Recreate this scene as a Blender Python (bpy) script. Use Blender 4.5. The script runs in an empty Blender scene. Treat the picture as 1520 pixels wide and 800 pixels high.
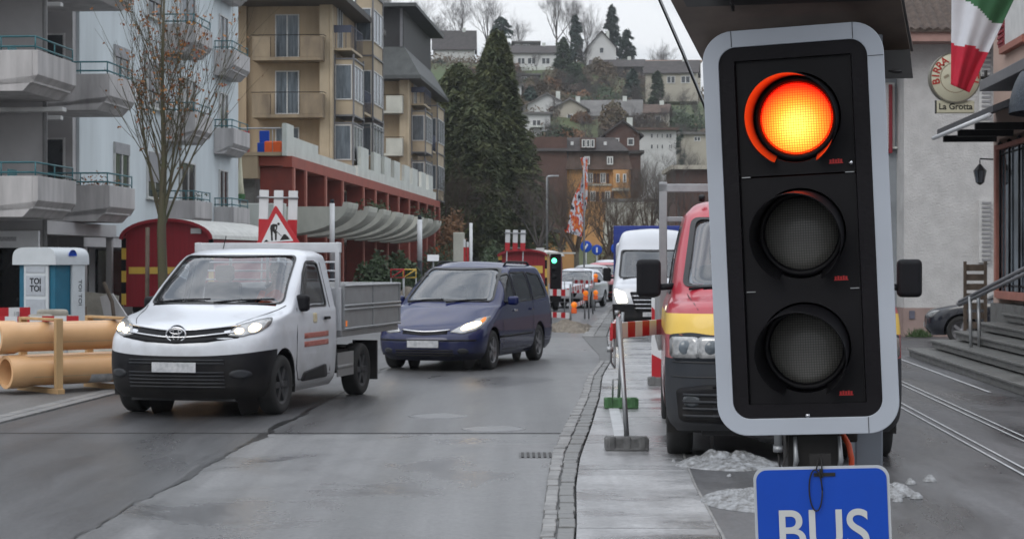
import bpy, bmesh, math, random
from mathutils import Vector, Matrix, noise
from mathutils.bvhtree import BVHTree
R = math.radians
PI = math.pi
scene = bpy.context.scene
COL = scene.collection

# ------------------------------------------------------------------ camera, sky, sun, exposure
FPX = 2700.0; EYE = 1.75; HOR = 388.0
cam_d = bpy.data.cameras.new('camera'); cam = bpy.data.objects.new('camera', cam_d); COL.objects.link(cam)
cam_d.sensor_width = 36; cam_d.lens = 36 * FPX / 1520; cam_d.clip_start = .1; cam_d.clip_end = 3000
cam.location = (0, 0, EYE); cam.rotation_euler = (R(90), 0, 0)
cam_d.shift_y = -(400 - HOR) / 1520.0
cam_d.dof.use_dof = True; cam_d.dof.focus_distance = 5.3; cam_d.dof.aperture_fstop = 20
scene.camera = cam

world = bpy.data.worlds.new("World"); scene.world = world; world.use_nodes = True
nt = world.node_tree; nt.nodes.clear()
wo = nt.nodes.new('ShaderNodeOutputWorld'); bg = nt.nodes.new('ShaderNodeBackground')
sky = nt.nodes.new('ShaderNodeTexSky'); sky.sky_type = 'NISHITA'; sky.sun_disc = False
sky.sun_elevation = R(38); sky.sun_rotation = R(215); sky.air_density = 1.2; sky.dust_density = 2.0
tc = nt.nodes.new('ShaderNodeTexCoord')
mp = nt.nodes.new('ShaderNodeMapping'); mp.inputs['Scale'].default_value = (1.0, 1.0, 3.2)
nz = nt.nodes.new('ShaderNodeTexNoise'); nz.inputs['Scale'].default_value = 3.2; nz.inputs['Detail'].default_value = 6; nz.inputs['Roughness'].default_value = .55
cr = nt.nodes.new('ShaderNodeValToRGB')
cr.color_ramp.elements[0].position = .36; cr.color_ramp.elements[0].color = (3.5, 3.9, 4.45, 1)
cr.color_ramp.elements[1].position = .62; cr.color_ramp.elements[1].color = (7.0, 7.15, 7.4, 1)
mx = nt.nodes.new('ShaderNodeMixRGB'); mx.inputs[0].default_value = .94
nt.links.new(tc.outputs['Generated'], mp.inputs['Vector']); nt.links.new(mp.outputs[0], nz.inputs['Vector'])
nt.links.new(nz.outputs[0], cr.inputs[0]); nt.links.new(sky.outputs[0], mx.inputs[1]); nt.links.new(cr.outputs[0], mx.inputs[2])
sp = nt.nodes.new('ShaderNodeSeparateXYZ'); nt.links.new(tc.outputs['Generated'], sp.inputs[0])
gr_ = nt.nodes.new('ShaderNodeMapRange'); gr_.inputs[1].default_value = .0; gr_.inputs[2].default_value = .9; gr_.inputs[3].default_value = .76; gr_.inputs[4].default_value = 2.1
nt.links.new(sp.outputs[2], gr_.inputs[0])
vm = nt.nodes.new('ShaderNodeVectorMath'); vm.operation = 'SCALE'; nt.links.new(mx.outputs[0], vm.inputs[0]); nt.links.new(gr_.outputs[0], vm.inputs['Scale'])
nt.links.new(vm.outputs[0], bg.inputs[0]); nt.links.new(bg.outputs[0], wo.inputs[0])
bg.inputs[1].default_value = 0.1
sun_d = bpy.data.lights.new('sun', 'SUN'); sun_d.energy = 0.5; sun_d.angle = R(30); sun_d.color = (1, .97, .92)
sun = bpy.data.objects.new('sun', sun_d); COL.objects.link(sun)
sun.rotation_euler = (R(90 - 38), 0, R(-35))
sun.location = (0, 0, 60)
scene.view_settings.view_transform = 'Standard'; scene.view_settings.look = 'None'
scene.view_settings.exposure = 0.57; scene.view_settings.gamma = 1; scene.view_settings.use_curve_mapping = False

# ------------------------------------------------------------------ placement helpers
SL = .068                                             # the street leans this much to the right
def at(px, py, Y): return Vector(((px - 760) * Y / FPX, Y, EYE - (py - HOR) * Y / FPX))
def xz(px, Y): return (px - 760) * Y / FPX
def zz(py, Y): return EYE - (py - HOR) * Y / FPX
def gy(py): return FPX * EYE / (py - HOR)

# ------------------------------------------------------------------ materials
MATS = {}
def mat(name, col, rough=.6, metal=0, var=.12, vs=4.0, bump=0.0, bs=40, spec=.5, coat=0, emit=None, es=0, col2=None, detail=4, rvar=0, stretch=None):
    if name in MATS: return MATS[name]
    m = bpy.data.materials.new(name); m.use_nodes = True
    t = m.node_tree; b = t.nodes['Principled BSDF']
    b.inputs['Roughness'].default_value = rough; b.inputs['Metallic'].default_value = metal
    b.inputs['Specular IOR Level'].default_value = spec; b.inputs['Coat Weight'].default_value = coat
    b.inputs['Coat Roughness'].default_value = .04
    c = tuple(col) + (1,)
    co = t.nodes.new('ShaderNodeTexCoord'); src = co.outputs['Object']
    if stretch:
        mpn = t.nodes.new('ShaderNodeMapping'); mpn.inputs['Scale'].default_value = stretch
        t.links.new(src, mpn.inputs[0]); src = mpn.outputs[0]
    if var > 0 or col2:
        n = t.nodes.new('ShaderNodeTexNoise'); n.inputs['Scale'].default_value = vs; n.inputs['Detail'].default_value = detail; n.inputs['Roughness'].default_value = .6
        t.links.new(src, n.inputs['Vector'])
        r = t.nodes.new('ShaderNodeValToRGB'); r.color_ramp.elements[0].position = .3; r.color_ramp.elements[1].position = .7
        if col2: a = tuple(col2) + (1,)
        else: a = tuple(min(1, x * (1 + var)) for x in col) + (1,)
        r.color_ramp.elements[0].color = c if col2 else tuple(x * (1 - var) for x in col) + (1,)
        r.color_ramp.elements[1].color = a
        t.links.new(n.outputs[0], r.inputs[0]); t.links.new(r.outputs[0], b.inputs['Base Color'])
        if rvar:
            mr = t.nodes.new('ShaderNodeMapRange'); mr.inputs[1].default_value = .3; mr.inputs[2].default_value = .7
            mr.inputs[3].default_value = rough - rvar; mr.inputs[4].default_value = rough + rvar
            t.links.new(n.outputs[0], mr.inputs[0]); t.links.new(mr.outputs[0], b.inputs['Roughness'])
    else: b.inputs['Base Color'].default_value = c
    if bump > 0:
        n2 = t.nodes.new('ShaderNodeTexNoise'); n2.inputs['Scale'].default_value = bs; n2.inputs['Detail'].default_value = 3
        t.links.new(src, n2.inputs['Vector'])
        bp = t.nodes.new('ShaderNodeBump'); bp.inputs['Strength'].default_value = bump; bp.inputs['Distance'].default_value = .02
        t.links.new(n2.outputs[0], bp.inputs['Height']); t.links.new(bp.outputs[0], b.inputs['Normal'])
    if emit:
        b.inputs['Emission Color'].default_value = tuple(emit) + (1,); b.inputs['Emission Strength'].default_value = es
    MATS[name] = m; return m
def dirt(m, z0, z1, col=(.16, .145, .125), k=.8):
    t = m.node_tree; b = t.nodes['Principled BSDF']; L_ = t.links.new
    co = t.nodes.new('ShaderNodeTexCoord'); sp_ = t.nodes.new('ShaderNodeSeparateXYZ'); L_(co.outputs['Object'], sp_.inputs[0])
    n = t.nodes.new('ShaderNodeTexNoise'); n.inputs['Scale'].default_value = 5; n.inputs['Detail'].default_value = 8; L_(co.outputs['Object'], n.inputs['Vector'])
    a = t.nodes.new('ShaderNodeMath'); a.operation = 'MULTIPLY_ADD'; L_(n.outputs[0], a.inputs[0]); a.inputs[1].default_value = -.9; L_(sp_.outputs[2], a.inputs[2])
    r = t.nodes.new('ShaderNodeMapRange'); L_(a.outputs[0], r.inputs[0]); r.inputs[1].default_value = z0 - .45; r.inputs[2].default_value = z1 - .45; r.inputs[3].default_value = k; r.inputs[4].default_value = 0
    mxx = t.nodes.new('ShaderNodeMixRGB'); mxx.inputs[2].default_value = tuple(col) + (1,); L_(r.outputs[0], mxx.inputs[0])
    if b.inputs['Base Color'].links: L_(b.inputs['Base Color'].links[0].from_socket, mxx.inputs[1])
    else: mxx.inputs[1].default_value = b.inputs['Base Color'].default_value
    L_(mxx.outputs[0], b.inputs['Base Color'])
    return m

def glass_mat(name, tint=(.35, .4, .42), ior=1.6, op=0.0):
    m = bpy.data.materials.new(name); m.use_nodes = True; t = m.node_tree; t.nodes.clear()
    o = t.nodes.new('ShaderNodeOutputMaterial'); mixn = t.nodes.new('ShaderNodeMixShader')
    tr = t.nodes.new('ShaderNodeBsdfTransparent'); tr.inputs[0].default_value = tuple(tint) + (1,)
    gl = t.nodes.new('ShaderNodeBsdfGlossy'); gl.inputs['Roughness'].default_value = .03; gl.inputs[0].default_value = (.95, .97, 1, 1)
    fr = t.nodes.new('ShaderNodeFresnel'); fr.inputs[0].default_value = ior
    t.links.new(fr.outputs[0], mixn.inputs[0]); t.links.new(tr.outputs[0], mixn.inputs[1]); t.links.new(gl.outputs[0], mixn.inputs[2])
    t.links.new(mixn.outputs[0], o.inputs[0]); MATS[name] = m; return m

M = {}
M['concrete'] = mat('concrete_balcony', (.42, .405, .40), .8, var=.24, vs=1.6, detail=8, stretch=(1.6, 1.6, .3), bump=.15, bs=18)
M['paleblue'] = mat('pale_blue_render', (.55, .60, .62), .85, var=.11, vs=.9, detail=8, stretch=(1.5, 1.5, .25), bump=.1, bs=40)
M['greywall'] = mat('grey_render', (.42, .41, .41), .85, var=.1, vs=1.0)
M['darkin'] = mat('dark_interior', (.015, .015, .017), .6, var=.3)
M['teal'] = mat('teal_rail', (.03, .13, .15), .5)
M['winglass'] = mat('window_glass', (.03, .035, .04), .08, var=.5, vs=2.0, spec=.8)
M['winglass_cur'] = mat('curtained_glass', (.10, .12, .14), .12, var=.5, vs=3.0, spec=.8, stretch=(3, 3, .4))
M['winframe'] = mat('window_frame_white', (.55, .55, .54), .5)
M['greyframe'] = mat('window_frame_grey', (.13, .13, .14), .5)
M['shutter'] = mat('shutter_grey', (.27, .27, .28), .7, var=.1)
M['tan'] = mat('tan_render', (.345, .265, .175), .85, var=.2, vs=.8, detail=8, stretch=(1.5, 1.5, .25), bump=.1, bs=30)
M['tanpale'] = mat('pale_tan_render', (.39, .32, .225), .85, var=.12, vs=.8)
M['tanstain'] = mat('stained_tan_render', (.29, .23, .155), .85, var=.3, col2=(.13, .10, .07), vs=1.4, detail=7, stretch=(1, 1, .35))
M['redcol'] = mat('oxide_red_paint', (.17, .028, .018), .6, var=.2, vs=2)
M['redbeam'] = mat('red_beam', (.26, .05, .03), .6, var=.15, vs=1)
M['planter'] = mat('pale_concrete_planter', (.42, .42, .37), .8, var=.22, vs=1.2, detail=7, stretch=(1, 1, .4))
M['whiteconc'] = mat('white_concrete', (.52, .54, .5), .8, var=.12, vs=1)
M['mansard'] = mat('mansard_slate', (.05, .055, .055), .6, var=.3, vs=2)
M['brass'] = mat('dark_eave', (.05, .045, .04), .7)
M['hedge'] = mat('evergreen_leaves', (.03, .05, .018), .7, var=.5, vs=2)
M['conifer'] = mat('conifer_needles', (.034, .052, .018), .8, var=.3, col2=(.095, .100, .034), vs=.9, detail=5)
M['conifer2'] = mat('bluish_conifer_needles', (.025, .045, .035), .8, var=.3, col2=(.045, .07, .05), vs=.9)
M['bark'] = mat('bark', (.07, .06, .045), .9, var=.35, vs=6, bump=.4, bs=30)
M['mossbark'] = mat('mossy_bark', (.085, .065, .045), .9, col2=(.075, .08, .04), vs=3, bump=.4, bs=30)
M['twig'] = mat('twig_brown', (.085, .06, .043), .9, var=.3, vs=3)
M['twiggrey'] = mat('twig_grey', (.075, .065, .06), .9, var=.3, vs=3)
M['leafrust'] = mat('rust_leaves', (.16, .035, .02), .7, col2=(.34, .16, .03), vs=3)
M['leafbrown'] = mat('dry_brown_leaves', (.10, .05, .022), .8, col2=(.17, .08, .03), vs=.9)
M['brush'] = mat('winter_brush', (.06, .055, .03), .9, col2=(.13, .085, .055), vs=.35, detail=6)
M['grass'] = mat('hill_grass', (.045, .080, .018), .9, col2=(.075, .07, .03), vs=.05, detail=8, bump=.5, bs=3)
M['steel'] = mat('galvanised_steel', (.33, .34, .35), .45, metal=.7, var=.15, vs=5)
M['alu'] = mat('aluminium_panel', (.33, .34, .35), .5, metal=.35, var=.1, vs=3)
M['black'] = mat('black_plastic', (.008, .008, .010), .5, var=.2, spec=.16)
M['rubber'] = mat('tyre_rubber', (.018, .018, .018), .8, var=.3, vs=8)
M['rim'] = mat('wheel_rim', (.20, .20, .21), .4, metal=.6)
M['whitepaint'] = mat('white_van_paint', (.58, .60, .64), .3, coat=.6, var=.03, vs=1.5)
M['bluepaint'] = mat('blue_metallic_paint', (.003, .008, .062), .6, metal=0, coat=.8, spec=.1, var=.1)
M['redpaint'] = mat('red_van_paint', (.36, .018, .035), .35, coat=.6, var=.06)
M['yellow'] = mat('yellow_band', (.70, .46, .07), .4, coat=.3, var=.05)
M['greyplastic'] = mat('grey_plastic', (.022, .026, .033), .55, var=.15, spec=.25)
M['seal'] = mat('window_seal', (.012, .012, .013), .4, var=0)
M['chrome'] = mat('chrome', (.6, .6, .62), .15, metal=1, var=0)
M['lamp'] = mat('headlamp_reflector', (.36, .36, .36), .12, metal=.6, var=.3, vs=20)
M['lamplit'] = mat('headlamp_lit', (.9, .8, .6), .3, emit=(1, .72, .38), es=5.0)
M['lampdim'] = mat('headlamp_lit_white', (.9, .9, .8), .3, emit=(1, .86, .6), es=2.5)
M['plate'] = mat('number_plate_white', (.30, .31, .33), .5, col2=(.55, .55, .56), vs=14)
M['orange'] = mat('hi_vis_orange', (.75, .12, .02), .7, var=.15)
M['orangelamp'] = mat('orange_lamp', (.8, .2, .01), .4, emit=(1, .25, .01), es=.25)
M['skin'] = mat('skin', (.42, .24, .17), .6)
M['signblue'] = mat('sign_blue', (.004, .055, .38), .4, spec=.3, var=.06, vs=6)
M['signred'] = mat('sign_red', (.42, .012, .02), .45, var=.08)
M['signwhite'] = mat('sign_white', (.62, .63, .64), .45, var=.06)
M['pipe'] = mat('orange_pvc_pipe', (.64, .38, .19), .35, var=.08, vs=2)
M['timber'] = mat('pale_timber', (.42, .27, .13), .8, var=.2, vs=6, stretch=(1, 1, .2))
M['darktimber'] = mat('weathered_timber', (.095, .072, .055), .9, var=.3, vs=5)
M['toiwhite'] = mat('portable_toilet_white', (.50, .53, .55), .5, var=.06)
M['toiteal'] = mat('portable_toilet_teal', (.008, .11, .18), .5, var=.1)
M['wagonred'] = mat('wagon_red', (.27, .012, .022), .5, var=.14, vs=2, stretch=(8, 8, .3))
M['tin'] = mat('pale_tin_roof', (.50, .50, .47), .5, var=.15)
M['snow'] = mat('dirty_snow', (.07, .066, .06), .6, col2=(.33, .34, .355), vs=18, detail=8, bump=.5, bs=25)
M['gravel'] = mat('gravel', (.12, .10, .08), .95, col2=(.24, .21, .17), vs=12, bump=.8, bs=30)
M['blocks'] = mat('rough_block', (.28, .26, .22), .9, var=.25, vs=3, bump=.4, bs=10)
M['roughcast'] = mat('rough_grey_render', (.50, .495, .49), .9, var=.14, vs=2.5, detail=8, bump=.9, bs=22)
M['pinkwall'] = mat('salmon_pink_render', (.42, .30, .25), .85, var=.05, vs=2, bump=.2, bs=40)
M['pinkstone'] = mat('pink_stone', (.30, .12, .09), .8, var=.15)
M['tile'] = mat('roof_tile', (.075, .055, .045), .85, var=.4, vs=8)
M['stepstone'] = mat('wet_step_stone', (.11, .11, .105), .5, var=.3, vs=3, bump=.3, bs=20, rvar=.2)
M['redshutter'] = mat('red_shutter', (.22, .02, .03), .6)
M['solar'] = mat('solar_underside', (.12, .085, .065), .4, metal=.3, var=.3, vs=5)
M['solardark'] = mat('solar_cell_backing', (.02, .018, .018), .35, var=.3, vs=6)
M['sigborder'] = mat('signal_border_grey', (.38, .41, .46), .4, var=.04, vs=3)
M['sigblack'] = mat('signal_black', (.005, .004, .006), .55, spec=.2, var=.25, vs=5, bump=.08, bs=60)
M['sigmod'] = mat('signal_module_black', (.0045, .004, .0055), .5, spec=.2, var=.25, vs=4)
M['cablered'] = mat('orange_red_cable', (.55, .07, .02), .5)
M['flaggreen'] = mat('flag_green', (.03, .12, .05), .8, var=.1)
M['flagwhite'] = mat('flag_white', (.55, .56, .60), .8, var=.06)
M['flagred'] = mat('flag_red', (.42, .008, .03), .8, var=.1)
M['bannerorange'] = mat('banner_orange', (.55, .14, .03), .8, var=.1)
M['cream'] = mat('cream_sign', (.55, .53, .40), .5, var=.06)
M['greenfoot'] = mat('green_rubber_foot', (.05, .13, .05), .8, var=.3, vs=8)
M['glass'] = glass_mat('vehicle_glass', (.45, .5, .52), 1.5)
M['glassdark'] = glass_mat('tinted_vehicle_glass', (.16, .17, .18), 1.45)
M['glasspale'] = glass_mat('raked_windscreen_glass', (.50, .54, .56), 2.0)
M['shop'] = mat('shop_glass', (.015, .015, .018), .1, var=.6, vs=1.2, spec=.6)

dirt(M['whitepaint'], .3, 1.0, k=.55); dirt(M['bluepaint'], .3, .85, (.05, .05, .055), .35); dirt(M['redpaint'], .8, 1.5, (.14, .10, .09), .4); dirt(M['black'], .2, .7, (.06, .056, .05), .35); dirt(M['greyplastic'], .2, 1.0, (.07, .065, .06), .4); dirt(M['alu'], .6, 1.5, (.17, .155, .14), .5)
# ------------------------------------------------------------------ object helpers
def tag(o, label=None, cat=None, group=None, kind=None):
    if label: o['label'] = label
    if cat: o['category'] = cat
    if group: o['group'] = group
    if kind: o['kind'] = kind
    return o
def thing(name, label, cat, loc=(0, 0, 0), rz=0, group=None, rot=None):
    o = bpy.data.objects.new(name, None); COL.objects.link(o); o.empty_display_size = .2
    o.location = loc; o.rotation_euler = rot if rot else (0, 0, rz)
    return tag(o, label, cat, group)
def sthing(name, label, cat, L, Y, group=None, z=0):
    return thing(name, label, cat, (L + SL * Y, Y, z), -SL, group)
def copy_tree(o, parent=None):
    kids = [c for c in COL.objects if c.parent == o]
    c = o.copy(); COL.objects.link(c); c.parent = parent
    for k in kids: copy_tree(k, c)
    return c

class MB:
    def __init__(s): s.v = []; s.f = []; s.m = []; s.sm = []
    def add(s, vs, fs, m=0, smooth=False):
        k = len(s.v); s.v += [tuple(v) for v in vs]
        for f in fs: s.f.append(tuple(k + i for i in f)); s.m.append(m); s.sm.append(smooth)
        return s
    def box(s, x0, x1, y0, y1, z0, z1, m=0):
        v = [(x, y, z) for z in (z0, z1) for y in (y0, y1) for x in (x0, x1)]
        return s.add(v, [(0, 2, 3, 1), (4, 5, 7, 6), (0, 1, 5, 4), (2, 6, 7, 3), (0, 4, 6, 2), (1, 3, 7, 5)], m)
    def obox(s, c, dx, dy, dz, rz=0, m=0, rot=None):      # oriented box about its centre
        mt = rot if rot else Matrix.Rotation(rz, 3, 'Z')
        v = [Vector(c) + mt @ Vector((a * dx / 2, b * dy / 2, e * dz / 2)) for e in (-1, 1) for b in (-1, 1) for a in (-1, 1)]
        return s.add(v, [(0, 2, 3, 1), (4, 5, 7, 6), (0, 1, 5, 4), (2, 6, 7, 3), (0, 4, 6, 2), (1, 3, 7, 5)], m)
    def tube(s, pts, r, n=8, m=0, cap=True, smooth=True):
        pts = [Vector(p) for p in pts]; rs = r if isinstance(r, (list, tuple)) else [r] * len(pts)
        vs = []; fs = []; N = len(pts); u = None
        for i, p in enumerate(pts):
            d = (pts[min(i + 1, N - 1)] - pts[max(i - 1, 0)])
            d = d.normalized() if d.length > 1e-9 else Vector((0, 0, 1))
            if u is None: u = d.orthogonal().normalized()
            else:
                u = (u - d * u.dot(d)); u = u.normalized() if u.length > 1e-6 else d.orthogonal().normalized()
            w = d.cross(u)
            for k in range(n):
                a = 2 * PI * k / n; vs.append(p + (u * math.cos(a) + w * math.sin(a)) * rs[i])
        for i in range(N - 1):
            for k in range(n): fs.append((i * n + k, i * n + (k + 1) % n, (i + 1) * n + (k + 1) % n, (i + 1) * n + k))
        if cap and n > 2: fs.append(tuple(range(n))[::-1]); fs.append(tuple((N - 1) * n + k for k in range(n)))
        return s.add(vs, fs, m, smooth)
    def prism(s, poly, ax, a0, a1, m=0, smooth=False):    # poly in the two other axes
        n = len(poly)
        def P(p, a):
            return (a, p[0], p[1]) if ax == 'x' else ((p[0], a, p[1]) if ax == 'y' else (p[0], p[1], a))
        vs = [P(p, a0) for p in poly] + [P(p, a1) for p in poly]
        fs = [(i, (i + 1) % n, n + (i + 1) % n, n + i) for i in range(n)]
        s.add(vs, fs, m, smooth); s.add(vs, [tuple(range(n))[::-1], tuple(range(n, 2 * n))], m)
        return s
    def lathe(s, prof, ax='z', c=(0, 0, 0), n=32, m=0, smooth=True, mf=None):
        vs = []; c = Vector(c)
        for (r, h) in prof:
            for k in range(n):
                a = 2 * PI * k / n; p = (r * math.cos(a), r * math.sin(a), h)
                if ax == 'y': p = (p[0], p[2], p[1])
                if ax == 'x': p = (p[2], p[0], p[1])
                vs.append(c + Vector(p))
        for i in range(len(prof) - 1):
            s.add([], [], m)
        k0 = len(s.v); s.v += [tuple(v) for v in vs]
        for i in range(len(prof) - 1):
            for k in range(n):
                s.f.append((k0 + i * n + k, k0 + i * n + (k + 1) % n, k0 + (i + 1) * n + (k + 1) % n, k0 + (i + 1) * n + k))
                s.m.append(mf(i) if mf else m); s.sm.append(smooth)
        return s
    def grid(s, fn, nu, nv, m=0, smooth=True, mf=None):
        vs = [fn(i / nu, j / nv) for j in range(nv + 1) for i in range(nu + 1)]
        k0 = len(s.v); s.v += [tuple(v) for v in vs]
        for j in range(nv):
            for i in range(nu):
                a = k0 + j * (nu + 1) + i
                s.f.append((a, a + 1, a + nu + 2, a + nu + 1)); s.m.append(mf(i, j) if mf else m); s.sm.append(smooth)
        return s
    def build(s, name, mats, parent=None, bevel=0, loc=None, rot=None, seg=2, fixn=False):
        me = bpy.data.meshes.new(name); me.from_pydata(s.v, [], s.f)
        for mm in (mats if isinstance(mats, (list, tuple)) else [mats]): me.materials.append(mm)
        me.polygons.foreach_set('material_index', s.m); me.polygons.foreach_set('use_smooth', s.sm)
        if fixn:
            b = bmesh.new(); b.from_mesh(me); bmesh.ops.recalc_face_normals(b, faces=b.faces); b.to_mesh(me); b.free()
        me.update()
        o = bpy.data.objects.new(name, me); COL.objects.link(o)
        if parent: o.parent = parent
        if loc: o.location = loc
        if rot: o.rotation_euler = rot
        if bevel:
            b = o.modifiers.new('bevel', 'BEVEL'); b.width = bevel; b.segments = seg; b.limit_method = 'ANGLE'; b.angle_limit = R(40)
        return o

def text_mb(txt, size, ext=.002, align='CENTER', off=0):
    c = bpy.data.curves.new('t', 'FONT'); c.body = txt; c.size = size; c.extrude = ext; c.offset = off; c.align_x = align; c.align_y = 'CENTER'
    o = bpy.data.objects.new('t', c); COL.objects.link(o); bpy.context.view_layer.update()
    me = bpy.data.meshes.new_from_object(o.evaluated_get(bpy.context.evaluated_depsgraph_get()))
    vs = [v.co.copy() for v in me.vertices]; fs = [tuple(p.vertices) for p in me.polygons]
    bpy.data.objects.remove(o); bpy.data.curves.remove(c); bpy.data.meshes.remove(me)
    return vs, fs
def put_text(mb, txt, size, mtx, ext=.002, m=0, sx=1, align='CENTER', bold=0):
    vs, fs = text_mb(txt, size, ext, align, bold)
    mb.add([mtx @ Vector((v.x * sx, v.y, v.z)) for v in vs], fs, m)
def facing(c, rz=0):         # matrix that puts text (xy) upright in xz, facing -y, at c
    return Matrix.Translation(c) @ Matrix.Rotation(rz, 4, 'Z') @ Matrix.Rotation(R(90), 4, 'X')
# ------------------------------------------------------------------ ground, hill, roads
def smooth(a, b, x):
    t = max(0, min(1, (x - a) / (b - a))); return t * t * (3 - 2 * t)
def hill_z(x, y):
    if y < 165: return 0.0
    xs = (x * 300 / max(y, 1))                        # sideways position measured at 300 m
    z = 6 * smooth(165, 235, y) + 22 * smooth(225, 320, y) + 19 * smooth(315, 420, y) + 5 * smooth(420, 520, y)
    z *= 1 - .20 * smooth(8, 40, xs) + .05 * smooth(-5, -40, xs)
    z -= .05 * max(0, y - 500)
    z += 1.2 * noise.noise(Vector((x * .02, y * .02, 3)))* smooth(180, 260, y)
    return z
def struct(mb, name, mats, bevel=0):
    o = mb.build(name, mats, bevel=bevel); o['kind'] = 'structure'; return o

mb = MB(); mb.grid(lambda u, v: ((u - .5) * 2200, -60 + 225 * v, -.03), 8, 8)
struct(mb, 'ground', mat('plaza_ground', (.085, .083, .08), .7, var=.2, vs=.8, bump=.2, bs=15))
mb = MB()
def hf(u, v):
    y = 165 + 735 * v ** 1.4; x = (u - .5) * 2 * (170 + y * .55)
    z = hill_z(x, y) - (.03 if v < .01 else 0)
    return (x, y, z)
mb.grid(hf, 90, 80); struct(mb, 'hill', M['grass'])

# kerb line of the right-hand side: points (Y, X left edge, X right edge)
KP = [(-20, -1.6, -1.38), (4, -.35, -.12), (9, .07, .27), (11.5, .178, .40), (14.2, .27, .49), (16.2, .348, .60), (18.75, .52, .80), (23, .85, 1.10), (27.5, 1.14, 1.36), (31.2, 1.50, 1.68), (34, 1.62, 1.85), (38, 1.62, 2.0),
      (42.2, 1.62, 2.2), (55, 2.6, 3.05), (70, 3.78, 4.1), (100, 5.8, 6.1), (150, 9.2, 9.5)]
def kerb(y):
    for a, b in zip(KP, KP[1:]):
        if a[0] <= y <= b[0]:
            t = (y - a[0]) / (b[0] - a[0]); return a[1] + (b[1] - a[1]) * t, a[2] + (b[2] - a[2]) * t
    return KP[-1][1:]
def leftk(y): return -6.85 + SL * y
YS = [-20 + i * 1.0 for i in range(171)]
def strip(fl, fr, z, ys, nx=1):
    m_ = MB()
    def fn(u, v):
        y = ys[0] + (ys[-1] - ys[0]) * v; a, b = fl(y), fr(y); return (a + (b - a) * u, y, z)
    m_.grid(fn, nx, len(ys) - 1, smooth=False); return m_

def road_mat(name, c1, c2, r1, r2, vs=.35, streak=(1, .25, 1), spec=.5):
    m = bpy.data.materials.new(name); m.use_nodes = True; t = m.node_tree; b = t.nodes['Principled BSDF']; L_ = t.links.new
    co = t.nodes.new('ShaderNodeTexCoord'); mp_ = t.nodes.new('ShaderNodeMapping'); mp_.inputs['Scale'].default_value = streak
    L_(co.outputs['Object'], mp_.inputs[0])
    n = t.nodes.new('ShaderNodeTexNoise'); n.inputs['Scale'].default_value = vs; n.inputs['Detail'].default_value = 9; n.inputs['Roughness'].default_value = .62; n.inputs['Distortion'].default_value = .4
    L_(mp_.outputs[0], n.inputs['Vector'])
    f = t.nodes.new('ShaderNodeTexNoise'); f.inputs['Scale'].default_value = 26; f.inputs['Detail'].default_value = 8; f.inputs['Roughness'].default_value = .75
    L_(co.outputs['Object'], f.inputs['Vector'])
    r = t.nodes.new('ShaderNodeValToRGB'); r.color_ramp.elements[0].position = .36; r.color_ramp.elements[1].position = .62
    r.color_ramp.elements[0].color = tuple(c1) + (1,); r.color_ramp.elements[1].color = tuple(c2) + (1,)
    L_(n.outputs[0], r.inputs[0])
    mt_ = t.nodes.new('ShaderNodeMapping'); mt_.inputs['Scale'].default_value = (2.6, .07, 1); mt_.inputs['Rotation'].default_value = (0, 0, .05); L_(co.outputs['Object'], mt_.inputs[0])
    tn = t.nodes.new('ShaderNodeTexNoise'); tn.inputs['Scale'].default_value = 1.0; tn.inputs['Detail'].default_value = 5; L_(mt_.outputs[0], tn.inputs['Vector'])
    tr_ = t.nodes.new('ShaderNodeValToRGB'); tr_.color_ramp.elements[0].position = .35; tr_.color_ramp.elements[1].position = .65; tr_.color_ramp.elements[0].color = (.70, .70, .70, 1); tr_.color_ramp.elements[1].color = (1.15, 1.15, 1.15, 1); L_(tn.outputs[0], tr_.inputs[0])
    m0 = t.nodes.new('ShaderNodeMixRGB'); m0.blend_type = 'MULTIPLY'; m0.inputs[0].default_value = 1; L_(r.outputs[0], m0.inputs[1]); L_(tr_.outputs[0], m0.inputs[2])
    mxx = t.nodes.new('ShaderNodeMixRGB'); mxx.blend_type = 'MULTIPLY'; mxx.inputs[0].default_value = .75
    r2_ = t.nodes.new('ShaderNodeValToRGB'); r2_.color_ramp.elements[0].position = .32; r2_.color_ramp.elements[1].position = .6
    r2_.color_ramp.elements[0].color = (.45, .45, .45, 1); r2_.color_ramp.elements[1].color = (1.2, 1.2, 1.2, 1)
    L_(f.outputs[0], r2_.inputs[0]); L_(m0.outputs[0], mxx.inputs[1]); L_(r2_.outputs[0], mxx.inputs[2]); L_(mxx.outputs[0], b.inputs['Base Color'])
    mr = t.nodes.new('ShaderNodeMapRange'); mr.inputs[1].default_value = .36; mr.inputs[2].default_value = .62; mr.inputs[3].default_value = r1; mr.inputs[4].default_value = r2
    L_(n.outputs[0], mr.inputs[0]); L_(mr.outputs[0], b.inputs['Roughness'])
    bp = t.nodes.new('ShaderNodeBump'); bp.inputs['Strength'].default_value = .35; bp.inputs['Distance'].default_value = .006
    L_(f.outputs[0], bp.inputs['Height']); L_(bp.outputs[0], b.inputs['Normal'])
    b.inputs['Specular IOR Level'].default_value = spec
    MATS[name] = m; return m
RM1 = road_mat('asphalt_dark', (.045, .045, .048), (.085, .085, .089), .26, .58)
RM2 = road_mat('asphalt_light', (.078, .078, .081), (.155, .155, .158), .18, .52, vs=.7, streak=(1, .8, 1))
RM3 = road_mat('pavement_slabs', (.12, .12, .125), (.33, .33, .335), .10, .50, vs=.9, streak=(.5, 1.2, 1), spec=.6)
RM4 = road_mat('forecourt_asphalt', (.045, .045, .048), (.105, .105, .11), .20, .6, vs=.8)
RM5 = road_mat('plaza_paving', (.08, .08, .08), (.14, .135, .13), .45, .7, vs=.6)

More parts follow.
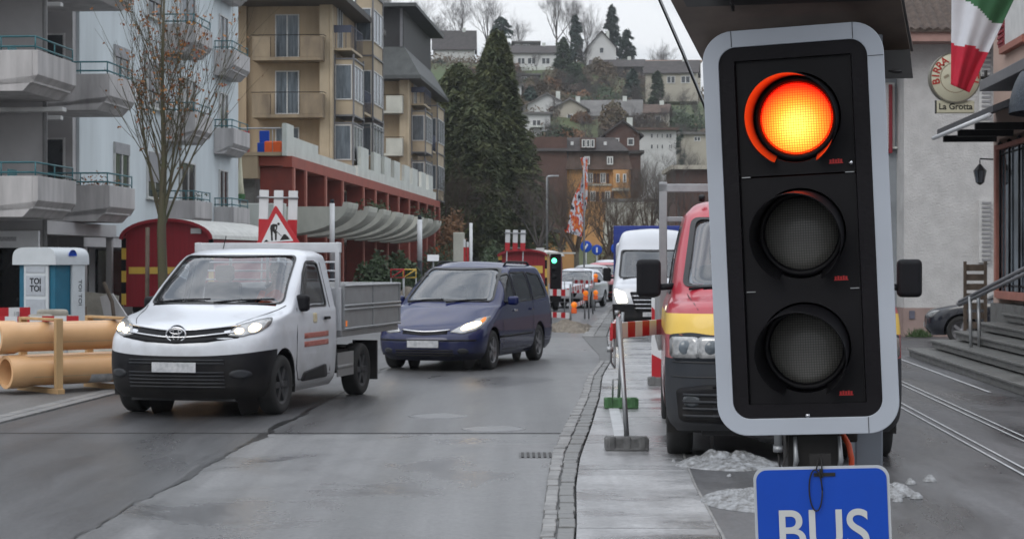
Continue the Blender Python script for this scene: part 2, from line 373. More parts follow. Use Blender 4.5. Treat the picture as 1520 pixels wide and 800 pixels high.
struct(strip(lambda y: leftk(y), lambda y: kerb(y)[0], 0.0, YS, 2), 'road', RM1)
crk = lambda y: -3.55 - .03 * (y - 11.5) + SL * y + .08 * noise.noise(Vector((y * .8, 0, 0)))
ys2 = [-20 + i * .3 for i in range(129)]
struct(strip(lambda y: crk(y) + .02, lambda y: kerb(y)[0], .004, ys2, 2), 'road_resurfaced_patch', RM2)
ys3 = [18.55 + i * 1.0 for i in range(24)]
struct(strip(lambda y: crk(y) + .05, lambda y: kerb(y)[0], .004, ys3, 2), 'road_far_patch', road_mat('asphalt_mid', (.055, .055, .058), (.115, .115, .118), .22, .55))
# crack, seam
cm = mat('crack_tar', (.012, .012, .013), .3, var=.3)
m_ = MB(); vs = []; n_ = 0; yy = 10.2
while yy < 31:
    q = .5 + .5 * noise.noise(Vector((yy * 5.1, 3, 0))); q2 = .5 + .5 * noise.noise(Vector((yy * 1.3, 9, 0)))
    w = .006 + .02 * q + (.055 * max(0, q2 - .35) * 2 if (17.6 < yy < 21 or 14.2 < yy < 16.2) else 0) + (.05 * max(0, q - .72) * 3)
    if yy < 14.2: w *= .35
    x = crk(yy) + .05 * noise.noise(Vector((yy * 3.3, 0, 5))) + .02 * noise.noise(Vector((yy * 14, 0, 5)))
    vs += [(x - w, yy, .0085), (x + w * (.5 + q), yy, .0085)]; n_ += 1; yy += .05
m_.add(vs, [(2 * i, 2 * i + 1, 2 * i + 3, 2 * i + 2) for i in range(n_ - 1)])
struct(m_, 'road_crack', cm)
m_ = MB(); m_.box(leftk(18.5), kerb(18.5)[0], 18.5, 18.515, .0045, .0086); struct(m_, 'road_seam', cm)

# kerb: two rows of setts
km = mat('kerb_setts', (.24, .235, .23), .55, col2=(.13, .13, .13), vs=3.0, detail=6, bump=.5, bs=25, rvar=.15)
km2 = mat('kerb_setts_dark', (.10, .10, .10), .5, col2=(.17, .17, .165), vs=4.0, detail=6, bump=.5, bs=25, rvar=.15)
m_ = MB(); random.seed(8); y = 4.0
while y < 72:
    if 31.4 < y < 42: y += .2; continue
    a, b = kerb(y); a2, b2 = kerb(y + .2); mid = (a + b) / 2 - .01; mid2 = (a2 + b2) / 2 - .01
    g = .006
    for (p, q, p2, q2, mi) in ((a + g, mid - g, a2 + g, mid2 - g, 0), (mid + g, b - g, mid2 + g, b2 - g, 1)):
        h = .03 + random.uniform(-.006, .006); j = random.uniform(-.008, .008); st = .2
        v = [(p + j, y + g, h), (q + j, y + g, h), (q2 + j, y + st - g, h), (p2 + j, y + st - g, h)]
        lo = [(x_, y_, -.02) for x_, y_, z_ in v]
        m_.add(v + lo, [(0, 1, 2, 3), (4, 5, 1, 0), (5, 6, 2, 1), (6, 7, 3, 2), (7, 4, 0, 3)], mi)
    y += .2
struct(m_, 'kerb', [km, km2], bevel=.008)
struct(strip(lambda y: kerb(y)[0], lambda y: kerb(y)[1] - .004, .0105, YS, 1), 'kerb_bedding', mat('kerb_mortar', (.10, .10, .10), .7, var=.3))
m_ = MB(); y = -10
while y < 90:
    a = leftk(y); g = .008; h = .02
    for o_ in (0, .17):
        v = [(a - .34 + o_ + g, y + g, h), (a - .17 + o_ - g, y + g, h), (a - .17 + o_ - g + SL * .22, y + .22 - g, h), (a - .34 + o_ + g + SL * .22, y + .22 - g, h)]
        lo = [(x_, y_, -.02) for x_, y_, z_ in v]; m_.add(v + lo, [(0, 1, 2, 3), (4, 5, 1, 0), (5, 6, 2, 1), (7, 4, 0, 3)], 0)
    y += .22
struct(m_, 'kerb_strip', [km])
# pavement slabs right of the kerb, asphalt forecourt beyond, plaza on the left
slab_r = lambda y: .70 - .045 * (y - 11.5) + SL * (y - 11.5) + (0 if y < 16 else 0)
struct(strip(lambda y: kerb(y)[1] + .012, lambda y: kerb(y)[1] + .92, .022, YS, 2), 'pavement', RM3)
m_ = MB(); y = 5.0; random.seed(3)
while y < 40:
    a = kerb(y)[1] + .02; jn = y + random.uniform(-.05, .05)
    m_.box(a, a + .88, jn, jn + .008, .02, .0235)
    y += random.choice((2.1, 2.9, 3.4))
struct(m_, 'pavement_joints', mat('joint_dark', (.05, .05, .05), .5))
struct(strip(lambda y: kerb(y)[1] + .922, lambda y: 40 + 0 * y, .018, YS, 3), 'forecourt', RM4)
m_ = MB()
for i in range(40):
    y = 5 + i * .5; m_.add([(kerb(y)[1] + .92, y, .0245), (kerb(y)[1] + .94, y, .0245), (kerb(y + .5)[1] + .94, y + .5, .0245), (kerb(y + .5)[1] + .92, y + .5, .0245)], [(0, 1, 2, 3)])
struct(m_, 'pavement_edge_strip', km)
struct(strip(lambda y: -60 + 0 * y, lambda y: leftk(y) - .345, .012, YS, 3), 'plaza', RM5)
# painted double lines on the forecourt
wp = mat('road_paint_white', (.42, .43, .44), .5, var=.2, vs=4, detail=7)
m_ = MB()
for L in (3.14, 3.24, 3.73, 3.83):
    for i in range(30):
        y = 8 + i * 1.0; w = .013
        m_.add([(L - w + SL * y, y, .0265), (L + w + SL * y, y, .0265), (L + w + SL * (y + 1), y + 1, .0265), (L - w + SL * (y + 1), y + 1, .0265)], [(0, 1, 2, 3)])
for L, y0, y1 in ((5.0 - .35, 24, 34),):
    m_.add([(L + SL * y0, y0, .0265), (L + .05 + SL * y0, y0, .0265), (L + .05 + SL * y1, y1, .0265), (L + SL * y1, y1, .0265)], [(0, 1, 2, 3)])
m_.add([(.98, 17.2, .0265), (1.10, 17.2, .0265), (1.32, 23, .0265), (1.20, 23, .0265)], [(0, 1, 2, 3)])
struct(m_, 'painted_lines', wp)
m_ = MB()
for (px, py, w) in ((650, 618, .33), (733, 637, .33)):
    Y = gy(py); X = xz(px, Y)
    m_.lathe([(0, .010), (w - .05, .010), (w - .045, .0075), (w - .02, .0075), (w - .018, .011), (w, .011), (w + .01, .004)], c=(X, Y, 0), n=40, smooth=False)
struct(m_, 'manhole_covers', mat('worn_iron', (.16, .16, .165), .35, metal=.5, var=.2, vs=9, bump=.3, bs=60))
m_ = MB(); X, Y = xz(800, 16.4), 16.4
for k in range(7): m_.box(X - .16 + k * .05, X - .135 + k * .05, Y - .2, Y + .2, .0, .012)
m_.box(X - .18, X + .2, Y - .22, Y + .22, -.01, .006, 1)
struct(m_, 'drain_grate', [M['black'], cm])

# ------------------------------------------------------------------ generic vehicle body
def pchip(vals, t):
    n = len(vals) - 1; t = max(0, min(n, t)); i = min(int(t), n - 1); f = t - i
    p0 = vals[max(i - 1, 0)]; p1 = vals[i]; p2 = vals[i + 1]; p3 = vals[min(i + 2, n)]
    d1 = (p2 - p0) / 2 if (p2 - p1) * (p1 - p0) > 0 else 0
    d2 = (p3 - p1) / 2 if (p3 - p2) * (p2 - p1) > 0 else 0
    if i == 0: d1 = p2 - p1
    if i == n - 1: d2 = p2 - p1
    lim = 3 * abs(p2 - p1); d1 = max(-lim, min(lim, d1)); d2 = max(-lim, min(lim, d2))
    h = f * f * (3 - 2 * f)
    return p1 + (p2 - p1) * h + d1 * (f ** 3 - 2 * f * f + f) + d2 * (f ** 3 - f * f)
class Body:
    # level: (z front, z side front, z side rear, x front, half width, corner depth, x rear, rear corner, exponent)
    def __init__(s, levels, ns=(26, 46, 8), nt_=56):
        s.L = levels; s.P = [[l[k] for l in levels] for k in range(9)]; n = len(levels) - 1
        s.nt = nt_; us = [2 * i / ns[0] for i in range(0)]
        ss = [i / ns[0] for i in range(ns[0])] + [1 + i / ns[1] for i in range(ns[1])] + [2 + i / ns[2] for i in range(ns[2] + 1)]
        s.ss = [-a for a in ss[::-1]][:-1] + ss
        s.ts = sorted(set([i * n / nt_ for i in range(nt_ + 1)] + [float(k) for k in range(n + 1)]))
        s.V = [s.S(a, t) for t in s.ts for a in s.ss]; w = len(s.ss)
        s.Fc = [(j * w + i, j * w + i + 1, (j + 1) * w + i + 1, (j + 1) * w + i) for j in range(len(s.ts) - 1) for i in range(w - 1)]
        s.Ft = [(s.ts[j] + s.ts[j + 1]) / 2 for j in range(len(s.ts) - 1) for i in range(w - 1)]
        s.bvh = BVHTree.FromPolygons(s.V, s.Fc)
        s.groups = []
    def S(s, a, t):
        zf, z1, z2, xf, w, c, xr, cr_, e = [pchip(p, t) for p in s.P]
        sg = -1 if a < 0 else 1; a = abs(a)
        if a <= 1:
            q = a * PI / 2; y = w * math.sin(q) ** e; x = xf + c * (1 - math.cos(q) ** e)
            h = a * a * (3 - 2 * a); z = zf + (z1 - zf) * h
        elif a <= 2:
            f = a - 1; x = (xf + c) + (xr - cr_ - xf - c) * f; y = w; z = z1 + (z2 - z1) * f
        else:
            q = (a - 2) * PI / 2; y = w * math.cos(q) ** .5 if q < PI / 2 - 1e-6 else 0; x = xr - cr_ + cr_ * math.sin(q) ** .5; z = z2
        return Vector((x, sg * y, z))
    def hit(s, d, a, b):
        if d == 'front': o, v = Vector((-5, a, b)), Vector((1, 0, 0))
        elif d == 'left': o, v = Vector((a, -5, b)), Vector((0, 1, 0))
        elif d == 'right': o, v = Vector((a, 5, b)), Vector((0, -1, 0))
        elif d == 'top': o, v = Vector((a, b, 8)), Vector((0, 0, -1))
        elif d == 'rear': o, v = Vector((12, a, b)), Vector((-1, 0, 0))
        h = s.bvh.ray_cast(o, v)
        if h[0] is None:
            p, nn, _, _ = s.bvh.find_nearest(o + v * 5.5); return p, (nn if nn.dot(v) < 0 else -nn)
        return h[0], (h[1] if h[1].dot(v) < 0 else -h[1])
    def patch(s, mb, poly, d, off=.006, rings=4, m=0, edge=.012):
        """outline (two coordinates across direction d) laid on the body with a little thickness"""
        n = len(poly); cx = sum(p[0] for p in poly) / n; cy = sum(p[1] for p in poly) / n
        vs = []; fs = []
        h, nn = s.hit(d, cx, cy); vs.append(h + nn * off)
        for r in range(1, rings + 1):
            for p in poly:
                h, nn = s.hit(d, cx + (p[0] - cx) * r / rings, cy + (p[1] - cy) * r / rings); vs.append(h + nn * off)
        for p in poly:
            h, nn = s.hit(d, *p); vs.append(h - nn * edge)
        for k in range(n): fs.append((0, 1 + k, 1 + (k + 1) % n))
        for r in range(rings):
            for k in range(n):
                a = 1 + r * n + k; b = 1 + r * n + (k + 1) % n; fs.append((a, a + n, b + n, b))
        h0, n0 = s.hit(d, cx, cy); q_ = (vs[1] - vs[0]).cross(vs[1 + n // 4] - vs[0])
        if q_.dot(n0) < 0: fs = [f[::-1] for f in fs]
        mb.add(vs, fs, m, True)
    def ring(s, mb, poly, poly2, d, off=.012, m=0, edge=.012):
        n = len(poly); vs = []
        for P_, o_ in ((poly, -edge), (poly, off), (poly2, off), (poly2, -edge)):
            for p in P_:
                h, nn = s.hit(d, *p); vs.append(h + nn * o_)
        fs = [(r * n + k, r * n + (k + 1) % n, (r + 1) * n + (k + 1) % n, (r + 1) * n + k) for r in range(3) for k in range(n)]
        mb.add(vs, fs, m, False)
    def cut(s, poly, d): s.groups.append((poly, d))
    def shells(s, wheels, wr, split=None):
        """returns dict key -> MB of body faces; split(t, centre) -> key"""
        out = {}; V = [v.copy() for v in s.V]; kill = set()
        for wx, wz in wheels:
            for i, f in enumerate(s.Fc):
                c = sum((V[k] for k in f), Vector()) / 4
                if math.hypot(c.x - wx, c.z - wz) < wr and abs(c.y) > .5: kill.add(i)
        edge = set()
        ki = {}; 
        for i, f in enumerate(s.Fc):
            for k in f: ki.setdefault(k, [0, 0]); ki[k][1 if i in kill else 0] += 1
        for k, (a, b) in ki.items():
            if a and b:
                v = V[k]
                for wx, wz in wheels:
                    r = math.hypot(v.x - wx, v.z - wz)
                    if r < wr * 1.35 and r > 1e-4:
                        v.x = wx + (v.x - wx) * wr / r; v.z = wz + (v.z - wz) * wr / r
        for i, f in enumerate(s.Fc):
            if i in kill: continue
            c = sum((V[k] for k in f), Vector()) / 4; dead = False
            for poly, d in s.groups:
                if d == 'front': p = (c.y, c.z); ok = c.x < 3.2
                elif d == 'left': p = (c.x, c.z); ok = c.y < -.25
                elif d == 'right': p = (c.x, c.z); ok = c.y > .25
                else: continue
                if ok and inpoly(p, poly): dead = True; break
            if dead: continue
            key = split(s.Ft[i], c) if split else 'body'
            o = out.setdefault(key, (MB(), {}))
            idx = []
            for k in f:
                if k not in o[1]: o[1][k] = len(o[0].v); o[0].v.append(tuple(V[k]))
                idx.append(o[1][k])
            o[0].f.append(tuple(idx)); o[0].m.append(0); o[0].sm.append(True)
        return {k: v[0] for k, v in out.items()}
def inpoly(p, poly):
    x, y = p; c = False; n = len(poly); j = n - 1
    for i in range(n):
        a, b = poly[i]; a2, b2 = poly[j]
        if (b > y) != (b2 > y) and x < (a2 - a) * (y - b) / (b2 - b) + a: c = not c
        j = i
    return c
def rpoly(pts, r=.05, k=4):
    """rounded polygon from corner points"""
    out = []; n = len(pts)
    for i in range(n):
        p = Vector((pts[i][0], pts[i][1])); a = Vector(pts[i - 1][:2]); b = Vector(pts[(i + 1) % n][:2])
        da = (a - p); db = (b - p); ra = min(r, da.length * .45); rb = min(r, db.length * .45)
        P0 = p + da.normalized() * ra; P2 = p + db.normalized() * rb
        for q in range(k + 1):
            t = q / k; v = P0 * (1 - t) ** 2 + p * 2 * t * (1 - t) + P2 * t * t; out.append((v.x, v.y))
    # subdivide long edges
    res = []
    for i in range(len(out)):
        a = out[i]; b = out[(i + 1) % len(out)]; L = math.hypot(b[0] - a[0], b[1] - a[1]); m_ = max(1, int(L / .12))
        for q in range(m_): res.append((a[0] + (b[0] - a[0]) * q / m_, a[1] + (b[1] - a[1]) * q / m_))
    return res
def scl(poly, k, dx=0):
    n = len(poly); cx = sum(p[0] for p in poly) / n; cy = sum(p[1] for p in poly) / n
    out = []
    for p in poly:
        v = Vector((p[0] - cx, p[1] - cy)); L = v.length; f = (L - k) / L if L > k else .1
        out.append((cx + v.x * f, cy + v.y * f))
    return out
def mir(poly): return [(-a, b) for a, b in poly]

def window(body, root, name, poly, d, gmat, border=.035, cut=True, pane='pane'):
    r = MB(); body.ring(r, poly, scl(poly, border), d, off=.010); fr = r.build(name, M['seal'], root)
    g = MB(); body.patch(g, scl(poly, border * .6), d, off=.003, rings=5, edge=-.003); g.build(pane, gmat, fr)
    if cut: body.cut(scl(poly, border * .45), d)
    return fr
def wheel(root, x, y, r=.33, w=.22, side=1, spokes=5, rimm=None):
    t = MB(); prof = [(r * .62, -w / 2 + .02), (r * .80, -w / 2), (r * .93, -w / 2 + .005), (r * .99, -w / 2 + .03), (r, -w / 4), (r, w / 4), (r * .99, w / 2 - .03), (r * .93, w / 2 - .005), (r * .80, w / 2), (r * .62, w / 2 - .02)]
    t.lathe(prof, 'y', n=36)
    o = t.build('wheel', M['rubber'], root, loc=(x, y, r))
    m_ = MB(); s = side
    m_.lathe([(r * .66, s * w * .44), (r * .60, s * w * .40), (r * .56, s * w * .2), (.0, s * w * .18)], 'y', n=36)
    for k in range(spokes):
        a = 2 * PI * k / spokes
        m_.obox((math.cos(a) * r * .34, s * w * .30, math.sin(a) * r * .34), r * .52, .04, r * .20, rot=Matrix.Rotation(-a, 3, 'Y'))
    m_.lathe([(r * .16, s * w * .30), (r * .15, s * w * .42), (0, s * w * .43)], 'y', n=16)
    m_.build('rim', rimm or M['rim'], o)
    return o
def wheelwell(root, x, r, wh, zc=None):
    zc = zc if zc is not None else .33
    for sg in (-1, 1):
        m_ = MB(); vs = []; n = 20
        for yy in (sg * (wh - .012), sg * (wh - .42)):
            for k in range(n + 1):
                a = PI * k / n * 1.16 - .08 * PI; vs.append((x + math.cos(a) * (r + .004), yy, zc + math.sin(a) * (r + .004)))
        m_.add(vs, [(k, k + 1, n + 2 + k, n + 1 + k) for k in range(n)], 0, True)
        m_.add([(x + math.cos(PI * 2 * k / 24) * r, sg * (wh - .42), zc + math.sin(PI * 2 * k / 24) * r) for k in range(24)], [tuple(range(24))])
        m_.build('wheel_arch', M['black'], root)
def mirror(root, x, y, z, sg, col, w=.20, h=.26, body='mirror', arm=.12):
    m_ = MB(); n = 8
    m_.obox((x, y + sg * (arm + w / 2), z), .12, w, h)
    o = m_.build(body, col, root, bevel=.045, seg=4)
    a = MB(); a.tube([(x + .02, y - sg * .04, z - h * .2), (x, y + sg * (arm + .04), z - h * .25)], .03, 8); a.build('mirror_arm', M['black'], o)
    g = MB(); g.box(x + .058, x + .064, y + sg * (arm + w / 2) - w * .4, y + sg * (arm + w / 2) + w * .4, z - h * .4, z + h * .4); g.build('mirror_glass', M['winglass'], o)
    return o
def plate(root, x, z, wd=.52, h=.11, body=None, y=0, txt=None):
    m_ = MB(); m_.box(x - .012, x, y - wd / 2, y + wd / 2, z - h / 2, z + h / 2); o = m_.build('number_plate', M['plate'], root, bevel=.004)
    return o
def interior(root, x0, x1, w, zseat, ztop, xd):
    m_ = MB(); m_.box(xd, xd + .45, -w, w, zseat - .1, zseat + .42); m_.build('dashboard', M['black'], root, bevel=.06)
    for y in (-w * .52, w * .52):
        s_ = MB(); s_.obox((x0 + .25, y, zseat), .5, .48, .16); s_.obox((x0 + .52, y, zseat + .36), .14, .48, .72, rot=Matrix.Rotation(R(12), 3, 'Y')); s_.obox((x0 + .62, y, zseat + .82), .10, .26, .2)
        s_.build('seat', M['greyplastic'], root, bevel=.05)
    f = MB(); f.box(x0 - .5, x1, -w, w, .3, .36); f.build('cabin_floor', M['darkin'], root)
# ------------------------------------------------------------------ white flatbed truck
def person_seated(name, label, root_loc, rz, scale=1.0):
    """seated figure, x backwards, faces -x"""
    t = thing(name, label, 'person', root_loc, rz)
    J = [(.0, 0, .0), (.02, 0, .18), (.03, 0, .36), (.03, 0, .50), (.01, 0, .58), (-.01, 0, .66), (-.02, 0, .76),
         (.02, .17, .46), (-.10, .23, .24), (-.34, .16, .26), (-.41, .15, .28),
         (.02, -.17, .46), (-.10, -.23, .24), (-.34, -.16, .26), (-.41, -.15, .28),
         (-.02, .10, -.02), (-.42, .13, .04), (-.50, .13, -.34), (-.60, .13, -.38), (-.02, -.10, -.02), (-.42, -.13, .04), (-.50, -.13, -.34), (-.60, -.13, -.38)]
    E = [(0, 1), (1, 2), (2, 3), (3, 4), (4, 5), (5, 6), (3, 7), (7, 8), (8, 9), (9, 10), (3, 11), (11, 12), (12, 13), (13, 14), (0, 15), (15, 16), (16, 17), (17, 18), (0, 19), (19, 20), (20, 21), (21, 22)]
    rad = [.15, .14, .16, .13, .055, .085, .09, .075, .055, .042, .032, .075, .055, .042, .032, .10, .075, .05, .05, .10, .075, .05, .05]
    for sg in (1, -1):                                  # fingers closed round the wheel
        h = 10 if sg == 1 else 14
        for k, (dx, dz, ln) in enumerate(((-.045, .03, .03), (-.05, .01, .035), (-.05, -.012, .032), (-.042, -.03, .026), (-.01, .045, .025))):
            a = len(J); b0 = J[h]; J.append((b0[0] + dx * .8, b0[1], b0[2] + dz)); J.append((b0[0] + dx * 1.1, b0[1] - sg * ln, b0[2] + dz)); rad.append(.010); rad.append(.009); E.append((h, a)); E.append((a, a + 1))
    me = bpy.data.meshes.new('body'); me.from_pydata(J, E, []); me.materials.append(M['skin'])
    o = bpy.data.objects.new('body', me); COL.objects.link(o)
    sk = o.modifiers.new('skin', 'SKIN'); sl = me.skin_vertices[0] if me.skin_vertices else None
    if sl is None:
        b = bmesh.new(); b.from_mesh(me); lay = b.verts.layers.skin.verify(); b.to_mesh(me); b.free(); sl = me.skin_vertices[0]
    for i, r in enumerate(rad): sl.data[i].radius = (r, r)
    sl.data[0].use_root = True
    sb = o.modifiers.new('sub', 'SUBSURF'); sb.levels = 1; sb.render_levels = 2
    o.parent = t
    hd = MB(); hd.lathe([(0, -.02), (.075, 0), (.10, .06), (.095, .11), (.06, .15), (0, .165)], c=(.005, 0, .70), n=16); hd.build('hair', M['black'], t)
    fc = MB(); fc.obox((-.115, 0, .735), .03, .022, .04); fc.obox((-.10, .032, .76), .012, .025, .012, m=1); fc.obox((-.10, -.032, .76), .012, .025, .012, m=1); fc.obox((-.108, 0, .69), .01, .05, .01, m=1)
    fc.build('face', [M['skin'], M['darkin']], t, bevel=.004)
    v = MB(); v.lathe([(.17, .02), (.175, .2), (.19, .36), (.16, .46), (.08, .53), (.07, .54)], c=(.02, 0, 0), n=20)
    v.build('vest', M['orange'], t)
    for sg in (1, -1):
        s_ = MB(); s_.tube([(.02, sg * .15, .47), (-.10, sg * .235, .24), (-.30, sg * .17, .255)], [.088, .070, .055], 10); s_.build('sleeve', M['orange'], t)
    return t

def flatbed():
    th = R(12.5); rz = PI / 2 - th
    d = Vector((math.sin(th), math.cos(th)))
    fw = Vector((-2.75 - .0, 20.9)); side = Vector((math.cos(th), -math.sin(th))) * .95   # visible (image right) side
    o2 = fw - side * .86 - d * .92
    t = thing('flatbed_truck', 'white single-cab flatbed truck with grey dropside bed and lit headlights, driving past the orange pipes', 'truck', (o2.x, o2.y, 0), rz)
    LV = [(.22, .22, .22, .16, .86, .55, 2.86, .03, .72), (.36, .34, .34, .04, .93, .62, 2.87, .03, .72), (.60, .60, .60, .0, .955, .66, 2.87, .03, .72),
          (.70, .76, .76, .01, .96, .68, 2.87, .03, .72), (.84, .90, .92, .03, .96, .70, 2.87, .03, .75), (.97, 1.02, 1.08, .12, .955, .78, 2.87, .03, .78), (1.05, 1.12, 1.16, .32, .95, .75, 2.87, .03, .8),
          (1.24, 1.20, 1.22, 1.02, .93, .34, 2.87, .03, .8), (1.50, 1.46, 1.46, 1.42, .875, .30, 2.87, .03, .8), (1.80, 1.76, 1.76, 1.90, .80, .26, 2.87, .03, .8), (1.87, 1.84, 1.84, 2.08, .74, .24, 2.86, .04, .8), (1.905, 1.895, 1.89, 2.25, .55, .2, 2.80, .04, .9), (1.91, 1.91, 1.90, 2.4, .02, .1, 2.6, .03, 1)]
    B = Body(LV)
    ws = rpoly([(-.83, 1.25), (.83, 1.25), (.71, 1.82), (-.71, 1.82)], .07)
    window(B, t, 'windscreen', ws, 'front', M['glasspale'], .022)
    for dd in ('left', 'right'):
        window(B, t, 'side_window', rpoly([(1.50, 1.20), (2.52, 1.20), (2.50, 1.74), (2.10, 1.76), (1.86, 1.60)], .06), dd, M['glassdark'], .03)
    sh = B.shells([(.92, .34)], .42, lambda tt, c: 'bumper' if (tt < 3 and c.x < .56 + .1) else ('sill' if tt < .9 else 'body'))
    sh['body'].build('cab', M['whitepaint'], t); sh['bumper'].build('bumper', M['black'], t); sh['sill'].build('sill', M['whitepaint'], t)
    wheelwell(t, .92, .42, .955)
    # front details
    g = MB(); B.patch(g, rpoly([(-.70, .90), (-.36, .852), (0, .835), (.36, .852), (.70, .90), (.62, 1.03), (.3, .99), (0, .98), (-.3, .99), (-.62, 1.03)], .02, 2), 'front', .006); g.build('grille', M['black'], t)
    for zc, nm in ((.925, 'grille_bar'), (.995, 'grille_bar')):
        c_ = MB(); pts = []
        for k in range(25):
            y = -.66 + 1.32 * k / 24; z = zc - .055 * math.cos(y / .66 * PI / 2) ** 1.2 + (.05 if nm == 'x' else 0); h, nn = B.hit('front', y, z + .03); pts.append(h + nn * .014)
        c_.tube(pts, .011, 6); c_.build(nm, M['chrome'], t)
    em = MB()
    h, nn = B.hit('front', 0, .93)
    for (rx, rz_, r_) in ((.115, .078, .012), (.036, .073, .008), (.072, .026, .009)):
        em.tube([(h.x - .03, math.cos(a) * rx, .935 + (0.0 if rz_ > .05 else .035) + math.sin(a) * rz_) for a in [2 * PI * k / 28 for k in range(29)]], r_, 6)
    em.lathe([(0, h.x - .022), (.10, h.x - .02), (.11, h.x)], 'x', c=(0, 0, .935), n=28, m=1)
    em.build('emblem', [M['chrome'], M['greyplastic']], t)
    for sg in (1, -1):
        P = [(sg * .56, .925), (sg * .62, 1.03), (sg * .82, 1.10), (sg * .90, 1.115), (sg * .915, 1.03), (sg * .86, .95), (sg * .70, .905)]
        if sg < 0: pass
        hl = MB(); B.patch(hl, rpoly(P, .04), 'front', .010); hl_o = hl.build('headlight', M['lamp'], t)
        li = MB(); B.patch(li, [(sg * .80 + .05 * math.cos(a), 1.0 + .04 * math.sin(a)) for a in [2 * PI * k / 16 for k in range(16)]], 'front', .022, 2); li.build('bulb', M['lamplit'], hl_o)
        li = MB(); B.patch(li, [(sg * .67 + .045 * math.cos(a), .965 + .024 * math.sin(a)) for a in [2 * PI * k / 16 for k in range(16)]], 'front', .022, 2); li.build('bulb', M['lamplit'], hl_o)
        fg = MB(); B.patch(fg, [(sg * .72 + .11 * math.cos(a), .50 + .05 * math.sin(a)) for a in [2 * PI * k / 16 for k in range(16)]], 'front', .008, 2); fg.build('fog_lamp', M['greyplastic'], t)
    gr = MB()
    for zc in (.36, .40, .44, .48, .52, .62, .655):
        pts = []
        for k in range(17):
            y = -.56 + 1.12 * k / 16; h, nn = B.hit('front', y, zc); pts.append(h + nn * .006)
        gr.tube(pts, .009, 5)
    gr.build('lower_grille', M['greyplastic'], t)
    plate(t, -.012, .575, body=B)
    wiper = MB()
    for y0, y1 in ((.70, .02), (-.05, -.72)):
        h0, n0 = B.hit('front', y0, 1.25); h1, n1 = B.hit('front', y1, 1.29); wiper.tube([h0 + n0 * .025, (h0 + h1) / 2 + n0 * .035, h1 + n1 * .022], .011, 5)
    wiper.build('wiper', M['black'], t)
    # door seams, handle, stripes
    se = MB()
    for pts in ([(1.42, 1.20), (1.36, .9), (1.36, .5), (1.46, .36)], [(2.60, 1.74), (2.62, 1.2), (2.62, .40)], [(1.46, .36), (2.62, .37)]):
        se.tube([B.hit('left', *p)[0] + Vector((0, -.003, 0)) for p in pts], .006, 4)
        se.tube([B.hit('right', *p)[0] + Vector((0, .003, 0)) for p in pts], .006, 4)
    se.build('door_seam', M['seal'], t)
    for sg in (1, -1): hs = MB(); hs.tube([B.hit('front', sg * y_, z_)[0] + Vector((-.001, 0, .001)) for y_, z_ in ((.60, 1.045), (.68, 1.09), (.76, 1.14), (.82, 1.19), (.86, 1.235))], .005, 4); hs.build('bonnet_seam', M['seal'], t)
    hd = MB(); h, nn = B.hit('left', 2.42, 1.06); hd.obox(h + Vector((0, -.025, 0)), .18, .035, .035); hd.build('door_handle', M['black'], t, bevel=.01)
    st = MB(); B.patch(st, [(1.62, .90), (1.9, .90), (2.25, .90), (2.52, .90), (2.52, .835), (2.25, .835), (1.9, .835), (1.62, .835)], 'left', .003, 3, edge=0)
    B.patch(st, [(1.62, .80), (1.9, .80), (2.25, .80), (2.52, .80), (2.52, .735), (2.25, .735), (1.9, .735), (1.62, .735)], 'left', .003, 3, edge=0)
    st.build('door_lettering', mat('stripe_rust', (.34, .07, .05), .5, col2=(.42, .18, .15), vs=30), t)
    lg = MB(); B.patch(lg, rpoly([(1.95, 1.01), (2.10, 1.01), (2.10, 1.13), (1.95, 1.13)], .03), 'left', .003, 3, edge=0); lg.build('door_crest', mat('crest_yellow', (.55, .42, .18), .5, col2=(.6, .58, .5), vs=20), t)
    ms = MB(); B.patch(ms, rpoly([(1.55, .34), (2.5, .34), (2.42, .50), (1.62, .44)], .04), 'left', .02, 4); ms.build('side_step', M['black'], t)
    mirror(t, 1.56, -.84, 1.26, -1, M['black'], .16, .20, arm=.04); mirror(t, 1.56, .84, 1.24, 1, M['black'], .16, .18, arm=.04)
    ub = MB(); ub.box(.25, 2.85, -.62, .62, .19, .46); ub.build('underbody', M['darkin'], t)
    [wheel(t, x_, y_, .34, .22, 1 if y_ > 0 else -1, 6, M['greyplastic']) for x_ in (.92, 4.02) for y_ in (-.84, .84)]
    interior(t, 1.95, 2.8, .80, .78, 1.8, 1.25)
    sw = MB(); sw.tube([(1.78 + .05 * math.sin(a), -.42 + .19 * math.cos(a), 1.14 + .17 * math.sin(a)) for a in [2 * PI * k / 20 for k in range(21)]], .014, 6); sw.build('steering_wheel', M['black'], t)
    pap = MB(); pap.obox((1.20, -.25, 1.245), .22, .42, .012, m=0); pap.build('paper', M['signwhite'], t)
    # chassis and dropside bed
    ch = MB(); ch.box(2.6, 5.3, -.42, .42, .46, .60); ch.box(3.0, 5.3, -.62, -.50, .42, .52); ch.box(3.05, 3.65, -.85, .85, .36, .62); ch.box(4.5, 5.2, -.6, .6, .4, .6)
    ch.tube([(4.02, -.8, .34), (4.02, .8, .34)], .06, 10); ch.build('chassis', M['black'], t)
    bar = MB(); bar.tube([(2.95, -.93, .42), (3.55, -.93, .42)], .03); bar.box(2.95, 3.60, -.945, -.925, .30, .60); bar.build('side_guard', M['alu'], t)
    for y in (-.84, .84): mg = MB(); mg.box(4.42, 4.46, y - .17, y + .17, .18, .7); mg.build('mudflap', M['black'], t)
    bed = MB(); bed.box(2.98, 5.55, -.98, .98, .80, .88); bed.build('bed_floor', M['alu'], t, bevel=.01)
